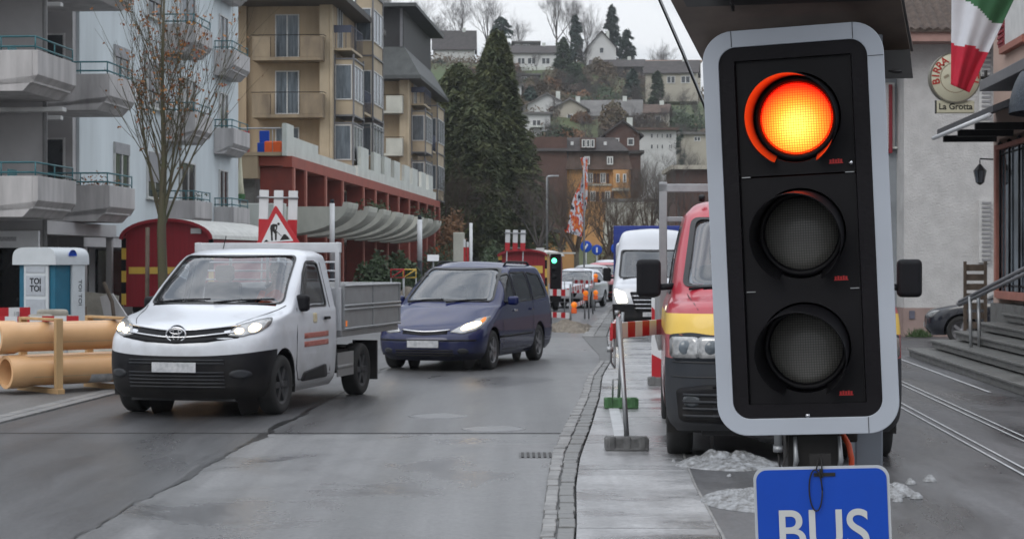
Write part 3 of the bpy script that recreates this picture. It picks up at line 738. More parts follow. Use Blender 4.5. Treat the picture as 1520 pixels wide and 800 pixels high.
    for y0, y1 in ((-1.00, -.965), (.965, 1.00)):
        sd = MB(); sd.box(3.02, 5.55, y0, y1, .885, 1.46); so = sd.build('dropside', M['alu'], t, bevel=.006)
        rb = MB(); yo = y0 - .012 if y0 < 0 else y1 + .012
        for z in (.90, 1.14, 1.19, 1.44): rb.tube([(3.02, yo, z), (5.55, yo, z)], .014, 6)
        for x in (3.04, 4.28, 5.53): rb.box(x - .03, x + .03, min(yo, yo * .99), max(yo, yo * .99) + .004, .88, 1.46)
        rb.build('dropside_rib', M['steel'], so)
    tg = MB(); tg.box(5.52, 5.56, -.96, .96, .885, 1.46); tg.build('tailboard', M['alu'], t, bevel=.006)
    fb = MB(); fb.box(2.96, 3.0, -.98, .98, .885, 1.42); fb.box(2.96, 3.0, -.98, .98, 1.86, 1.985)
    for y in (-.96, .90): fb.box(2.955, 3.015, y, y + .06, .885, 1.99)
    for z in (1.52, 1.63, 1.74): fb.tube([(2.98, -.95, z), (2.98, .95, z)], .014, 6)
    for y in (-.5, 0, .5): fb.box(2.97, 2.995, y - .02, y + .02, 1.42, 1.86)
    fb.build('headboard', mat('pale_alu', (.46, .47, .49), .45, metal=.3), t, bevel=.008)
    ai = MB(); h, nn = B.hit('top', 2.35, .35); ai.tube([h, h + Vector((.1, 0, .16))], .006, 5); ai.build('aerial', M['black'], t)
    org = MB(); org.box(3.05, 3.12, -1.012, -1.003, .93, 1.0); org.build('side_marker', M['orangelamp'], t)
    p = t.matrix_basis
    mw = Matrix.Translation((o2.x, o2.y, 0)) @ Matrix.Rotation(rz, 4, 'Z')
    person_seated('person', 'driver in an orange hi-vis vest at the wheel of the white flatbed truck', mw @ Vector((2.18, -.42, .88)), rz)
flatbed()

# ------------------------------------------------------------------ dark blue people carrier
def minivan():
    th = R(16); rz = PI / 2 - th; d = Vector((math.sin(th), math.cos(th)))
    fw = Vector((-.38, 29.5)); side = Vector((math.cos(th), -math.sin(th))); o2 = fw - side * .80 - d * .95
    t = thing('minivan', 'dark blue people carrier with roof rails and lit headlights, following the white flatbed truck', 'car', (o2.x, o2.y, 0), rz)
    LV = [(.17, .19, .19, .20, .80, .6, 4.62, .15, .72), (.28, .30, .30, .04, .87, .65, 4.72, .2, .72), (.45, .48, .48, .0, .895, .70, 4.76, .2, .72), (.58, .62, .62, .05, .90, .72, 4.75, .2, .72),
          (.68, .74, .76, .16, .90, .8, 4.73, .2, .75), (.80, .86, .90, .42, .895, .8, 4.70, .2, .8), (.97, 1.0, 1.04, .85, .885, .6, 4.66, .2, .85), (1.07, 1.06, 1.10, 1.12, .87, .45, 4.64, .2, .85),
          (1.35, 1.32, 1.34, 1.60, .81, .38, 4.56, .2, .85), (1.62, 1.58, 1.58, 2.10, .725, .32, 4.44, .2, .85), (1.70, 1.665, 1.66, 2.38, .65, .3, 4.34, .2, .85), (1.745, 1.73, 1.71, 2.6, .45, .25, 4.2, .15, .9), (1.75, 1.74, 1.73, 2.8, .02, .2, 4.0, .1, 1)]
    B = Body(LV)
    ws = rpoly([(-.76, 1.09), (.76, 1.09), (.63, 1.635), (-.63, 1.635)], .07)
    window(B, t, 'windscreen', ws, 'front', M['glasspale'], .035)
    for dd in ('left', 'right'):
        window(B, t, 'side_window', rpoly([(1.62, 1.07), (2.30, 1.06), (2.28, 1.56), (2.05, 1.53)], .05), dd, M['glassdark'], .03)
        window(B, t, 'side_window', rpoly([(2.36, 1.06), (3.34, 1.07), (3.30, 1.57), (2.36, 1.565)], .05), dd, M['glassdark'], .03)
        window(B, t, 'side_window', rpoly([(3.42, 1.08), (4.32, 1.12), (4.12, 1.52), (3.38, 1.57)], .06), dd, M['glassdark'], .03)
    sh = B.shells([(.95, .32), (3.78, .32)], .38, lambda tt, c: 'bumper' if (tt < 1.0 and c.x < .6) else 'body')
    sh['body'].build('body', M['bluepaint'], t); sh['bumper'].build('bumper', mat('dark_lower_bumper', (.012, .014, .03), .5), t)
    wheelwell(t, .95, .38, .89); wheelwell(t, 3.78, .38, .89)
    for sg in (1, -1):
        hl = MB(); B.patch(hl, rpoly([(sg * .40, .625), (sg * .62, .60), (sg * .80, .655), (sg * .85, .78), (sg * .86, .87), (sg * .74, .84), (sg * .56, .73)], .04), 'front', .010); ho = hl.build('headlight', M['lamp'], t)
        li = MB(); B.patch(li, [(sg * .68 + .12 * math.cos(a) , .715 + .045 * math.sin(a) + sg * 0 + .30 * .12 * math.cos(a) * sg) for a in [2 * PI * k / 18 for k in range(18)]], 'front', .022, 2); li.build('bulb', M['lamplit'], ho)
        ind = MB(); B.patch(ind, [(sg * .80 + .028 * math.cos(a), .80 + .04 * math.sin(a)) for a in [2 * PI * k / 12 for k in range(12)]], 'front', .016, 2); ind.build('indicator', M['orangelamp'], ho)
        fg = MB(); B.patch(fg, [(sg * .62 + .08 * math.cos(a), .33 + .045 * math.sin(a)) for a in [2 * PI * k / 14 for k in range(14)]], 'front', .008, 2); fg.build('fog_lamp', M['greyplastic'], t)
        rr = MB(); pts = [B.hit('top', 2.5 + k * .16, sg * .60)[0] + Vector((0, 0, .05 if 0 < k < 10 else 0)) for k in range(11)]; rr.tube(pts, .018, 8); rr.build('roof_rail', M['black'], t)
    g = MB(); B.patch(g, rpoly([(-.38, .60), (0, .575), (.38, .60), (.36, .66), (0, .645), (-.36, .66)], .02, 2), 'front', .006); g.build('grille', M['black'], t)
    c_ = MB(); c_.tube([B.hit('front', -.40 + .8 * k / 16, .665 - .03 * math.cos((-.4 + .8 * k / 16) / .4 * PI / 2))[0] + Vector((-.02, 0, 0)) for k in range(17)], .014, 6); c_.build('grille_bar', M['chrome'], t)
    lg = MB()
    for zc in (.26, .30, .34): lg.tube([B.hit('front', -.48 + .96 * k / 12, zc)[0] + Vector((-.006, 0, 0)) for k in range(13)], .012, 5)
    lg.build('lower_grille', M['black'], t)
    rub = MB(); rub.tube([B.hit('front', -.80 + 1.6 * k / 20, .50)[0] + Vector((-.006, 0, 0)) for k in range(21)], .014, 5); rub.build('bumper_strip', M['black'], t)
    plate(t, -.012, .44)
    wp_ = MB()
    for y0, y1 in ((.68, .05), (-.02, -.66)):
        h0, n0 = B.hit('front', y0, 1.06); h1, n1 = B.hit('front', y1, 1.11); wp_.tube([h0 + n0 * .02, (h0 + h1) / 2 + n0 * .035, h1 + n1 * .02], .013, 5)
    wp_.build('wiper', M['black'], t)
    se = MB()
    for pts in ([(1.50, 1.04), (1.46, .7), (1.50, .34)], [(2.34, 1.56), (2.34, 1.05), (2.34, .32)], [(3.36, 1.58), (3.38, 1.05), (3.38, .70), (3.30, .5)], [(1.5, .30), (3.3, .30)]):
        for dd, q in (('left', -.003), ('right', .003)): se.tube([B.hit(dd, *p)[0] + Vector((0, q, 0)) for p in pts], .005, 4)
    se.build('door_seam', M['seal'], t)
    for x in (2.18, 3.22):
        hd = MB(); h, nn = B.hit('left', x, .93); hd.obox(h + Vector((0, -.02, 0)), .18, .03, .035); hd.build('door_handle', M['chrome'] if x < 3 else M['bluepaint'], t, bevel=.01)
    tr = MB()
    for pts in ([(1.3 + .25 * k, .52) for k in range(9)],): tr.tube([B.hit('left', *p)[0] + Vector((0, -.004, 0)) for p in pts], .018, 5)
    tr.build('side_moulding', M['black'], t)
    mirror(t, 1.72, -.85, 1.10, -1, M['bluepaint'], .18, .15, arm=.06); mirror(t, 1.72, .85, 1.10, 1, M['bluepaint'], .18, .15, arm=.06)
    for x in (.95, 3.78):
        for y in (-.79, .79): wheel(t, x, y, .32, .20, 1 if y > 0 else -1)
    interior(t, 2.2, 4.2, .72, .62, 1.6, 1.45)
    ub = MB(); ub.box(.3, 4.4, -.6, .6, .17, .40); ub.build('underbody', M['darkin'], t)
minivan()

# ------------------------------------------------------------------ red municipal van, parked behind the signal
def red_van():
    th = math.atan(SL) + .0; rz = PI / 2 - th
    t = thing('tipper_truck', 'red municipal truck with a yellow band and grey bumper, parked behind the traffic signal', 'truck', (2.33, 15.45, 0), rz)
    LV = [(.30, .28, .28, .12, .92, .35, 2.66, .03, .6), (.42, .40, .40, .02, 1.0, .42, 2.67, .03, .6), (.70, .70, .70, .0, 1.02, .46, 2.68, .03, .6), (.90, .92, .92, .01, 1.02, .48, 2.68, .03, .6),
          (1.12, 1.12, 1.12, .04, 1.02, .5, 2.68, .03, .6), (1.30, 1.30, 1.30, .09, 1.01, .52, 2.68, .03, .62), (1.40, 1.38, 1.38, .20, .99, .54, 2.68, .03, .65), (1.50, 1.46, 1.46, .48, .96, .42, 2.68, .03, .7),
          (1.80, 1.78, 1.78, .82, .91, .34, 2.68, .03, .7), (2.16, 2.12, 2.12, 1.20, .83, .28, 2.68, .03, .7), (2.27, 2.22, 2.22, 1.36, .78, .25, 2.67, .03, .7), (2.33, 2.31, 2.31, 1.55, .62, .2, 2.6, .03, .8), (2.35, 2.35, 2.35, 1.7, .02, .1, 2.4, .03, 1)]
    B = Body(LV)
    ws = rpoly([(-.86, 1.52), (.86, 1.52), (.76, 2.15), (-.76, 2.15)], .07)
    window(B, t, 'windscreen', ws, 'front', M['glasspale'], .045)
    for dd in ('left', 'right'): window(B, t, 'side_window', rpoly([(1.05, 1.45), (2.25, 1.45), (2.22, 2.08), (1.62, 2.08)], .07), dd, M['glassdark'], .03)
    sh = B.shells([(.98, .36)], .46, lambda tt, c: 'bumper' if (tt < 3.0 and c.x < .56) else ('yellow_band' if 4 < tt < 5.0 else 'body'))
    sh['body'].build('cab', M['redpaint'], t); sh['bumper'].build('bumper', M['greyplastic'], t); sh['yellow_band'].build('yellow_band', M['yellow'], t)
    wheelwell(t, .98, .46, 1.01, .36)
    for sg in (1, -1):
        fr = MB(); B.patch(fr, rpoly([(sg * .50, .90), (sg * .95, .90), (sg * .985, 1.12), (sg * .80, 1.14), (sg * .50, 1.10)], .04), 'front', .008); fo = fr.build('headlight', M['greyplastic'], t)
        for cy, w_ in ((.63, .115), (.85, .12)):
            l_ = MB(); B.patch(l_, rpoly([(sg * cy - w_, .92), (sg * cy + w_, .92), (sg * cy + w_, 1.10), (sg * cy - w_, 1.10)], .04), 'front', .018, 3); lo = l_.build('headlamp_lens', M['lamp'], fo)
            q = MB(); h, nn = B.hit('front', sg * cy, 1.01); q.lathe([(0, -.002), (.05, 0), (.06, .01)], 'x', c=h + Vector((-.03, 0, 0)), n=16); q.build('bulb', M['winglass_cur'], fo)
        fg = MB(); B.patch(fg, [(sg * .80 + .07 * math.cos(a), .56 + .06 * math.sin(a)) for a in [2 * PI * k / 16 for k in range(16)]], 'front', .01, 2); fg.build('fog_lamp', M['winglass'], t)
        mirror(t, .86, sg * .93, 1.60, sg, M['black'], .22, .34, arm=.12)
        rl = MB(); rl.tube([(1.52, sg * .66, 2.32), (1.50, sg * .66, 2.36)], .03, 10); rl.build('roof_marker', M['black'], t)
    g = MB()
    for zc in (.98, 1.03, 1.08): g.tube([B.hit('front', -.48 + .96 * k / 12, zc)[0] + Vector((-.01, 0, 0)) for k in range(13)], .014, 5)
    g.build('grille', M['chrome'], t)
    lg = MB()
    for zc in (.44, .50, .56, .62, .68): lg.tube([B.hit('front', -.62 + 1.24 * k / 12, zc)[0] + Vector((-.006, 0, 0)) for k in range(13)], .014, 5)
    B.patch(lg, rpoly([(-.55, .80), (.55, .80), (.55, .86), (-.55, .86)], .02), 'front', .006)
    lg.build('lower_grille', M['black'], t)
    plate(t, -.012, .76)
    for sg in (1, -1):
        ik = MB(); B.patch(ik, rpoly([(sg * .42, .36), (sg * .90, .38), (sg * .93, .66), (sg * .66, .70), (sg * .42, .70)], .05), 'front', .008, 3); io = ik.build('side_intake', M['black'], t)
        sl_ = MB()
        for zc in (.43, .49, .55, .61): sl_.tube([B.hit('front', sg * (.45 + .42 * k / 8), zc)[0] + Vector((-.016, 0, 0)) for k in range(9)], .012, 5)
        sl_.build('intake_slats', M['greyplastic'], io)
    tb = MB(); tb.tube([B.hit('front', -.96 + 1.92 * k / 24, .885)[0] + Vector((-.004, 0, 0)) for k in range(25)], .007, 4); tb.tube([B.hit('front', -.96 + 1.92 * k / 24, .76)[0] + Vector((-.004, 0, 0)) for k in range(25)], .006, 4); tb.build('bumper_seam', M['seal'], t)
    for sg in (1, -1): hs = MB(); hs.tube([B.hit('front', sg * y_, z_)[0] + Vector((-.001, 0, .001)) for y_, z_ in ((.74, 1.33), (.77, 1.38), (.80, 1.42), (.82, 1.46))], .004, 4); hs.build('bonnet_seam', M['seal'], t)
    wq = MB()
    for y0, y1 in ((.80, .05), (-.02, -.78)):
        h0, n0 = B.hit('front', y0, 1.49); h1, n1 = B.hit('front', y1, 1.54); wq.tube([h0 + n0 * .02, (h0 + h1) / 2 + n0 * .035, h1 + n1 * .02], .012, 5)
    wq.build('wiper', M['black'], t)
    ub = MB(); ub.box(.3, 5.6, -.7, .7, .24, .5); ub.build('underbody', M['darkin'], t)
    for y in (-.88, .88): wheel(t, .98, y, .36, .23, 1 if y > 0 else -1); wheel(t, 4.6, y, .36, .23, 1 if y > 0 else -1)
    interior(t, 1.45, 2.6, .85, 1.0, 2.2, .75)

    rk = MB()
    for y in (-1.0, 1.0):
        rk.box(2.85, 2.93, y - .04, y + .04, .9, 2.55)
    rk.box(2.85, 2.93, -1.04, 1.04, 2.45, 2.53); rk.box(2.86, 2.92, -1.0, 1.0, 2.15, 2.20)
    for y in (-.5, 0, .5): rk.box(2.87, 2.91, y - .02, y + .02, .9, 2.45)
    rk.build('rack_frame', M['steel'], t, bevel=.006)
    bd = MB(); bd.box(2.95, 6.0, -1.05, 1.05, .85, .95); bd.box(2.95, 6.0, -1.05, -1.01, .95, 1.40); bd.box(2.95, 6.0, 1.01, 1.05, .95, 1.40); bd.box(5.96, 6.0, -1.01, 1.01, .95, 1.40); bd.box(2.7, 6.0, -.45, .45, .5, .8); bd.build('bed', M['alu'], t, bevel=.008)
    bc = MB(); bc.lathe([(.0, .16), (.06, .14), (.07, .02), (.075, 0)], c=(1.9, .3, 2.35), n=14); bc.build('beacon', M['orangelamp'], t)
    return t
red_van()

# ------------------------------------------------------------------ white panel van
def white_van():
    X = (908 - 760) * 45 / FPX
    t = thing('panel_van', 'white high-roof panel van with one headlight lit, waiting beyond the red and white barrier', 'van', (X + 1.0, 44.6, 0), PI / 2 - math.atan(SL))
    LV = [(.24, .24, .24, .12, .92, .35, 5.8, .06, .6), (.40, .36, .36, .0, .99, .42, 5.85, .06, .6), (.70, .70, .70, .0, 1.01, .46, 5.86, .06, .6), (.95, .95, .95, .05, 1.01, .5, 5.86, .06, .62), (1.16, 1.14, 1.14, .16, 1.0, .5, 5.86, .06, .65),
          (1.32, 1.28, 1.28, .55, .98, .42, 5.86, .06, .7), (1.7, 1.66, 1.66, .92, .94, .34, 5.86, .06, .7), (2.05, 2.02, 2.02, 1.25, .88, .30, 5.86, .06, .7), (2.35, 2.30, 2.30, 1.45, .84, .28, 5.85, .06, .7), (2.52, 2.50, 2.50, 1.7, .72, .25, 5.82, .06, .75), (2.58, 2.56, 2.56, 2.1, .4, .2, 5.7, .06, .9), (2.59, 2.58, 2.58, 2.3, .02, .1, 5.5, .03, 1)]
    B = Body(LV)
    window(B, t, 'windscreen', rpoly([(-.86, 1.34), (.86, 1.34), (.80, 2.04), (-.80, 2.04)], .08), 'front', M['glasspale'], .045)
    for dd in ('left', 'right'): window(B, t, 'side_window', rpoly([(1.15, 1.30), (2.2, 1.30), (2.18, 1.95), (1.70, 1.95)], .08), dd, M['glassdark'], .03)
    sh = B.shells([(1.0, .35), (4.7, .35)], .45, lambda tt, c: 'bumper' if (tt < 2.0 and c.x < .6) else 'body')
    sh['body'].build('body', M['whitepaint'], t); sh['bumper'].build('bumper', M['black'], t)
    wheelwell(t, 1.0, .45, 1.0, .35); wheelwell(t, 4.7, .45, 1.0, .35)
    g = MB(); B.patch(g, rpoly([(-.55, .68), (.55, .68), (.50, .60), (-.50, .60)][::-1] if 0 else [(-.42, .50), (.42, .50), (.58, 1.0), (-.58, 1.0)], .05), 'front', .008); go = g.build('grille', M['black'], t)
    c_ = MB()
    for zc in (.60, .70, .80, .90): c_.tube([B.hit('front', -.46 - (zc - .6) * .25 + (.92 + (zc - .6) * .5) * k / 12, zc)[0] + Vector((-.02, 0, 0)) for k in range(13)], .016, 5)
    c_.build('grille_bar', M['chrome'], go)
    for sg in (1, -1):
        hl = MB(); B.patch(hl, rpoly([(sg * .62, .74), (sg * .88, .72), (sg * .96, .98), (sg * .94, 1.08), (sg * .70, .98)], .05), 'front', .012); hl.build('headlight', M['lampdim'] if sg > 0 else M['lamp'], t)
        mirror(t, 1.05, sg * .95, 1.42, sg, M['black'], .2, .34, arm=.10)
    plate(t, -.012, .45)
    wp_ = MB(); h0, n0 = B.hit('front', .75, 1.30); h1, n1 = B.hit('front', .0, 1.36); wp_.tube([h0 + n0 * .02, h1 + n1 * .02], .014, 5); wp_.build('wiper', M['black'], t)
    for x in (1.0, 4.7):
        for y in (-.87, .87): wheel(t, x, y, .35, .23, 1 if y > 0 else -1)
    interior(t, 1.8, 2.6, .85, .9, 2.2, .9)
white_van()

# ------------------------------------------------------------------ small parked cars
def small_car(label, paint, loc, rz, hgt=1.5, wid=1.78, ln=4.2, cat='car', wing=True):
    t = thing('parked_car', label, cat, loc, rz, 'cars parked along the street')
    k = hgt / 1.5; w = wid / 2
    LV = [(.20, .22, .22, .14, w - .10, .5, ln - .14, .2, .7), (.40, .40, .40, .0, w - .02, .6, ln - .02, .3, .7), (.58 * k, .60 * k, .60 * k, .0, w, .65, ln, .3, .72), (.74 * k, .78 * k, .80 * k, .10, w, .65, ln - .02, .3, .75),
          (.84 * k, .88 * k, .92 * k, .42, w - .02, .6, ln - .06, .3, .8), (.97 * k, .95 * k, .98 * k, 1.15, w - .05, .4, ln - .12, .3, .85), (1.20 * k, 1.18 * k, 1.18 * k, 1.55, w - .14, .32, ln - .34, .25, .85), (1.40 * k, 1.36 * k, 1.36 * k, 1.98, w - .24, .28, ln - .62, .2, .85),
          (1.48 * k, 1.46 * k, 1.45 * k, 2.3, w - .4, .2, ln - .8, .2, .9), (1.5 * k, 1.5 * k, 1.49 * k, 2.5, .02, .1, ln - 1.0, .1, 1)]
    B = Body(LV, ns=(18, 34, 8), nt_=36)
    window(B, t, 'windscreen', rpoly([(-w + .14, .99 * k), (w - .14, .99 * k), (w - .27, 1.38 * k), (-w + .27, 1.38 * k)], .06), 'front', M['glasspale'], .035)
    for dd in ('left', 'right'):
        window(B, t, 'side_window', rpoly([(1.62, .97 * k), (2.45, .98 * k), (2.42, 1.34 * k), (2.12, 1.32 * k)], .05), dd, M['glassdark'], .03)
        window(B, t, 'side_window', rpoly([(2.52, .98 * k), (3.5, 1.0 * k), (3.2, 1.30 * k), (2.52, 1.34 * k)], .05), dd, M['glassdark'], .03)
    sh = B.shells([(.85, .31), (ln - .8, .31)], .36, lambda tt, c: 'body')
    sh['body'].build('body', paint, t)
    wheelwell(t, .85, .36, w - .01, .31); wheelwell(t, ln - .8, .36, w - .01, .31)
    g = MB(); B.patch(g, rpoly([(-.40, .42), (.40, .42), (.50, .64 * k), (-.50, .64 * k)], .05), 'front', .008); B.patch(g, rpoly([(-.6, .25), (.6, .25), (.55, .36), (-.55, .36)], .03), 'front', .008); g.build('grille', M['black'], t)
    for sg in (1, -1):
        hl = MB(); B.patch(hl, rpoly([(sg * .52, .62 * k), (sg * (w - .10), .60 * k), (sg * (w - .04), .76 * k), (sg * (w - .2), .76 * k), (sg * .58, .70 * k)], .03), 'front', .01); hl.build('headlight', M['lamp'], t)
        mirror(t, 1.62, sg * (w - .05), 1.0 * k, sg, M['black'], .16, .12, arm=.05)
    plate(t, -.012, .42)
    for x in (.85, ln - .8):
        for y in (-w + .11, w - .11): wheel(t, x, y, .31, .2, 1 if y > 0 else -1)
    interior(t, 1.95, 3.4, w - .2, .5, 1.3, 1.35)
    return t
def pc(px, Y, **k): return (xz(px, Y), Y, 0)
silver = mat('silver_paint', (.35, .36, .37), .35, metal=.5, coat=.5, var=.05)
blackp = mat('black_paint', (.012, .014, .022), .25, coat=.9, var=.1)
def face_cam(deg): return PI / 2 - R(deg)
small_car('white hatchback parked nearest beside the small green signal', M['whitepaint'], pc(838, 68), face_cam(14), 1.5)
small_car('silver estate parked behind the orange barrier lamps', silver, pc(862, 78), face_cam(12), 1.62)
small_car('red off-road car with a white bonnet stripe parked left of the white panel van', M['redpaint'], pc(895, 80), face_cam(4), 1.72, 1.86)
small_car('white estate with a long pale roof, farthest of the parked cars', M['whitepaint'], pc(872, 100), face_cam(30), 1.85, 1.9, 4.8)
small_car('black car with its nose poking out from behind the slatted panel by the steps', blackp, (8.85, 38.8, 0), R(-22) , 1.45, 1.8)
# blue box lorry beyond the white van
t = thing('box_lorry', 'lorry with a dark blue tarpaulin body standing beyond the white panel van', 'lorry', (xz(962, 62), 62, 0), PI / 2 - math.atan(SL))
m_ = MB(); m_.box(2.0, 7.5, -1.2, 1.2, .9, 3.0); m_.build('box_body', mat('blue_tarpaulin', (.012, .03, .20), .6), t, bevel=.03)
m_ = MB(); m_.box(0, 1.9, -1.1, 1.1, .5, 2.4); m_.build('cab', M['whitepaint'], t, bevel=.15, seg=4)
m_ = MB(); m_.box(-.015, .0, -.95, .95, 1.35, 2.1); m_.build('windscreen', M['winglass'], t)
m_ = MB(); m_.box(.3, 7.4, -.5, .5, .5, .85); m_.build('chassis', M['black'], t)
for x in (.9, 5.8):
    for y in (-1.0, 1.0): wheel(t, x, y, .42, .28, 1 if y > 0 else -1)
# ------------------------------------------------------------------ mobile traffic signal (foreground)
def led_mat(name, lit):
    m = bpy.data.materials.new(name); m.use_nodes = True; t = m.node_tree; b = t.nodes['Principled BSDF']; L_ = t.links.new
    co = t.nodes.new('ShaderNodeTexCoord'); sp = t.nodes.new('ShaderNodeSeparateXYZ'); L_(co.outputs['Object'], sp.inputs[0])
    def mth(op, a, v=None, w=None):
        n = t.nodes.new('ShaderNodeMath'); n.operation = op
        if isinstance(a, (int, float)): n.inputs[0].default_value = a
        else: L_(a, n.inputs[0])
        if v is not None:
            if isinstance(v, (int, float)): n.inputs[1].default_value = v
            else: L_(v, n.inputs[1])
        return n.outputs[0]
    cell = .0072
    gx = mth('ABSOLUTE', mth('SUBTRACT', mth('FRACT', mth('DIVIDE', sp.outputs[0], cell)), .5))
    gz = mth('ABSOLUTE', mth('SUBTRACT', mth('FRACT', mth('DIVIDE', sp.outputs[2], cell)), .5))
    g = mth('MAXIMUM', gx, gz)                                     # 0 centre .. .5 cell edge
    line = mth('MINIMUM', 1.0, mth('MULTIPLY', mth('MAXIMUM', mth('SUBTRACT', g, .33), 0.0), 7.0))
    b.inputs['Roughness'].default_value = .18
    if lit:
        r = mth('SQRT', mth('ADD', mth('POWER', sp.outputs[0], 2.0), mth('POWER', mth('ADD', sp.outputs[2], .025), 2.0)))
        rr = t.nodes.new('ShaderNodeMapRange'); rr.inputs[1].default_value = .02; rr.inputs[2].default_value = .118; rr.inputs[3].default_value = 1.0; rr.inputs[4].default_value = 0.0; L_(r, rr.inputs[0])
        ramp = t.nodes.new('ShaderNodeValToRGB'); ramp.color_ramp.elements[0].color = (1.0, .010, .003, 1); ramp.color_ramp.elements[1].color = (1.0, .085, .012, 1)
        e = ramp.color_ramp.elements.new(.35); e.color = (1.0, .042, .004, 1); e = ramp.color_ramp.elements.new(.65); e.color = (1.0, .066, .006, 1); L_(rr.outputs[0], ramp.inputs[0])
        st = mth('MULTIPLY', mth('SUBTRACT', 1.0, mth('MULTIPLY', line, .80)), mth('ADD', mth('MULTIPLY', rr.outputs[0], 11.0), 3.0))
        r0 = mth('SQRT', mth('ADD', mth('POWER', sp.outputs[0], 2.0), mth('POWER', sp.outputs[2], 2.0)))
        inner = mth('LESS_THAN', r0, .0985); st = mth('MULTIPLY', st, mth('ADD', mth('MULTIPLY', inner, .82), .18))
        L_(ramp.outputs[0], b.inputs['Emission Color']); L_(st, b.inputs['Emission Strength'])
        b.inputs['Base Color'].default_value = (.3, .02, .01, 1)
    else:
        mxn = t.nodes.new('ShaderNodeMixRGB'); mxn.inputs[1].default_value = (.17, .165, .15, 1); mxn.inputs[2].default_value = (.07, .07, .066, 1); L_(line, mxn.inputs[0]); L_(mxn.outputs[0], b.inputs['Base Color'])
        bp = t.nodes.new('ShaderNodeBump'); bp.inputs['Strength'].default_value = .25; bp.inputs['Distance'].default_value = .002; L_(line, bp.inputs['Height']); L_(bp.outputs[0], b.inputs['Normal'])
    MATS[name] = m; return m
LEDON = led_mat('signal_lens_lit', True); LEDOFF = led_mat('signal_lens_off', False)
def rrect(w, h, r, cx=0, cz=0, k=10):
    P = []
    for sx, sz, a0 in ((1, 1, 0), (-1, 1, 90), (-1, -1, 180), (1, -1, 270)):
        for q in range(k + 1):
            a = R(a0 + 90 * q / k); P.append((cx + sx * (w / 2 - r) + r * math.cos(a), cz + sz * (h / 2 - r) + r * math.sin(a)))
    return P
SY = 5.2
c0 = at(1187, 342, SY)
sig = thing('traffic_signal', 'large mobile traffic signal in the foreground showing red, with a pale grey border', 'traffic light', c0, 0, rot=(0, R(-2.5), R(-15)))
# outline plate: a rounded frame (inner and outer loops) in local xz, facing -y
W_, H_ = .515, 1.165
def frame(mb, po, pi, y0, y1, m=0):
    n = len(po); vs = [(p[0], y0, p[1]) for p in po] + [(p[0], y0, p[1]) for p in pi] + [(p[0], y1, p[1]) for p in po] + [(p[0], y1, p[1]) for p in pi]
    fs = []
    for k in range(n):
        j = (k + 1) % n; fs += [(k, j, n + j, n + k), (2 * n + k, 3 * n + k, 3 * n + j, 2 * n + j), (k, 2 * n + k, 2 * n + j, j), (n + k, n + j, 3 * n + j, 3 * n + k)]
    mb.add(vs, fs, m)
m_ = MB(); frame(m_, rrect(W_, H_, .088), rrect(W_ - .092, H_ - .096, .05), -.006, .012); m_.build('border', M['sigborder'], sig, bevel=.002, fixn=True)
m_ = MB()
for x, z0, z1 in ((-W_ / 2 + .085, H_ / 2 - .047, H_ / 2 - .001), (W_ / 2 - .085, H_ / 2 - .047, H_ / 2 - .001), (W_ / 2 - .088, -H_ / 2 + .001, -H_ / 2 + .047)):
    m_.box(x, x + .0018, -.0075, -.005, z0, z1)
m_.box(W_ / 2 - .045, W_ / 2 - .001, -.0075, -.005, H_ / 2 - .10, H_ / 2 - .0985)
m_.build('border_joint', M['greyplastic'], sig)
m_ = MB(); m_.prism(rrect(W_ - .02, H_ - .02, .08), 'y', .085, .098); m_.build('backplate', M['sigblack'], sig, fixn=True)
m_ = MB(); frame(m_, rrect(W_ - .090, H_ - .094, .05), rrect(.335, .99, .004, 0, -.0), .0, .012); m_.build('backplate_strip', M['sigblack'], sig, fixn=True)
lz = [.325, -.008, -.335]
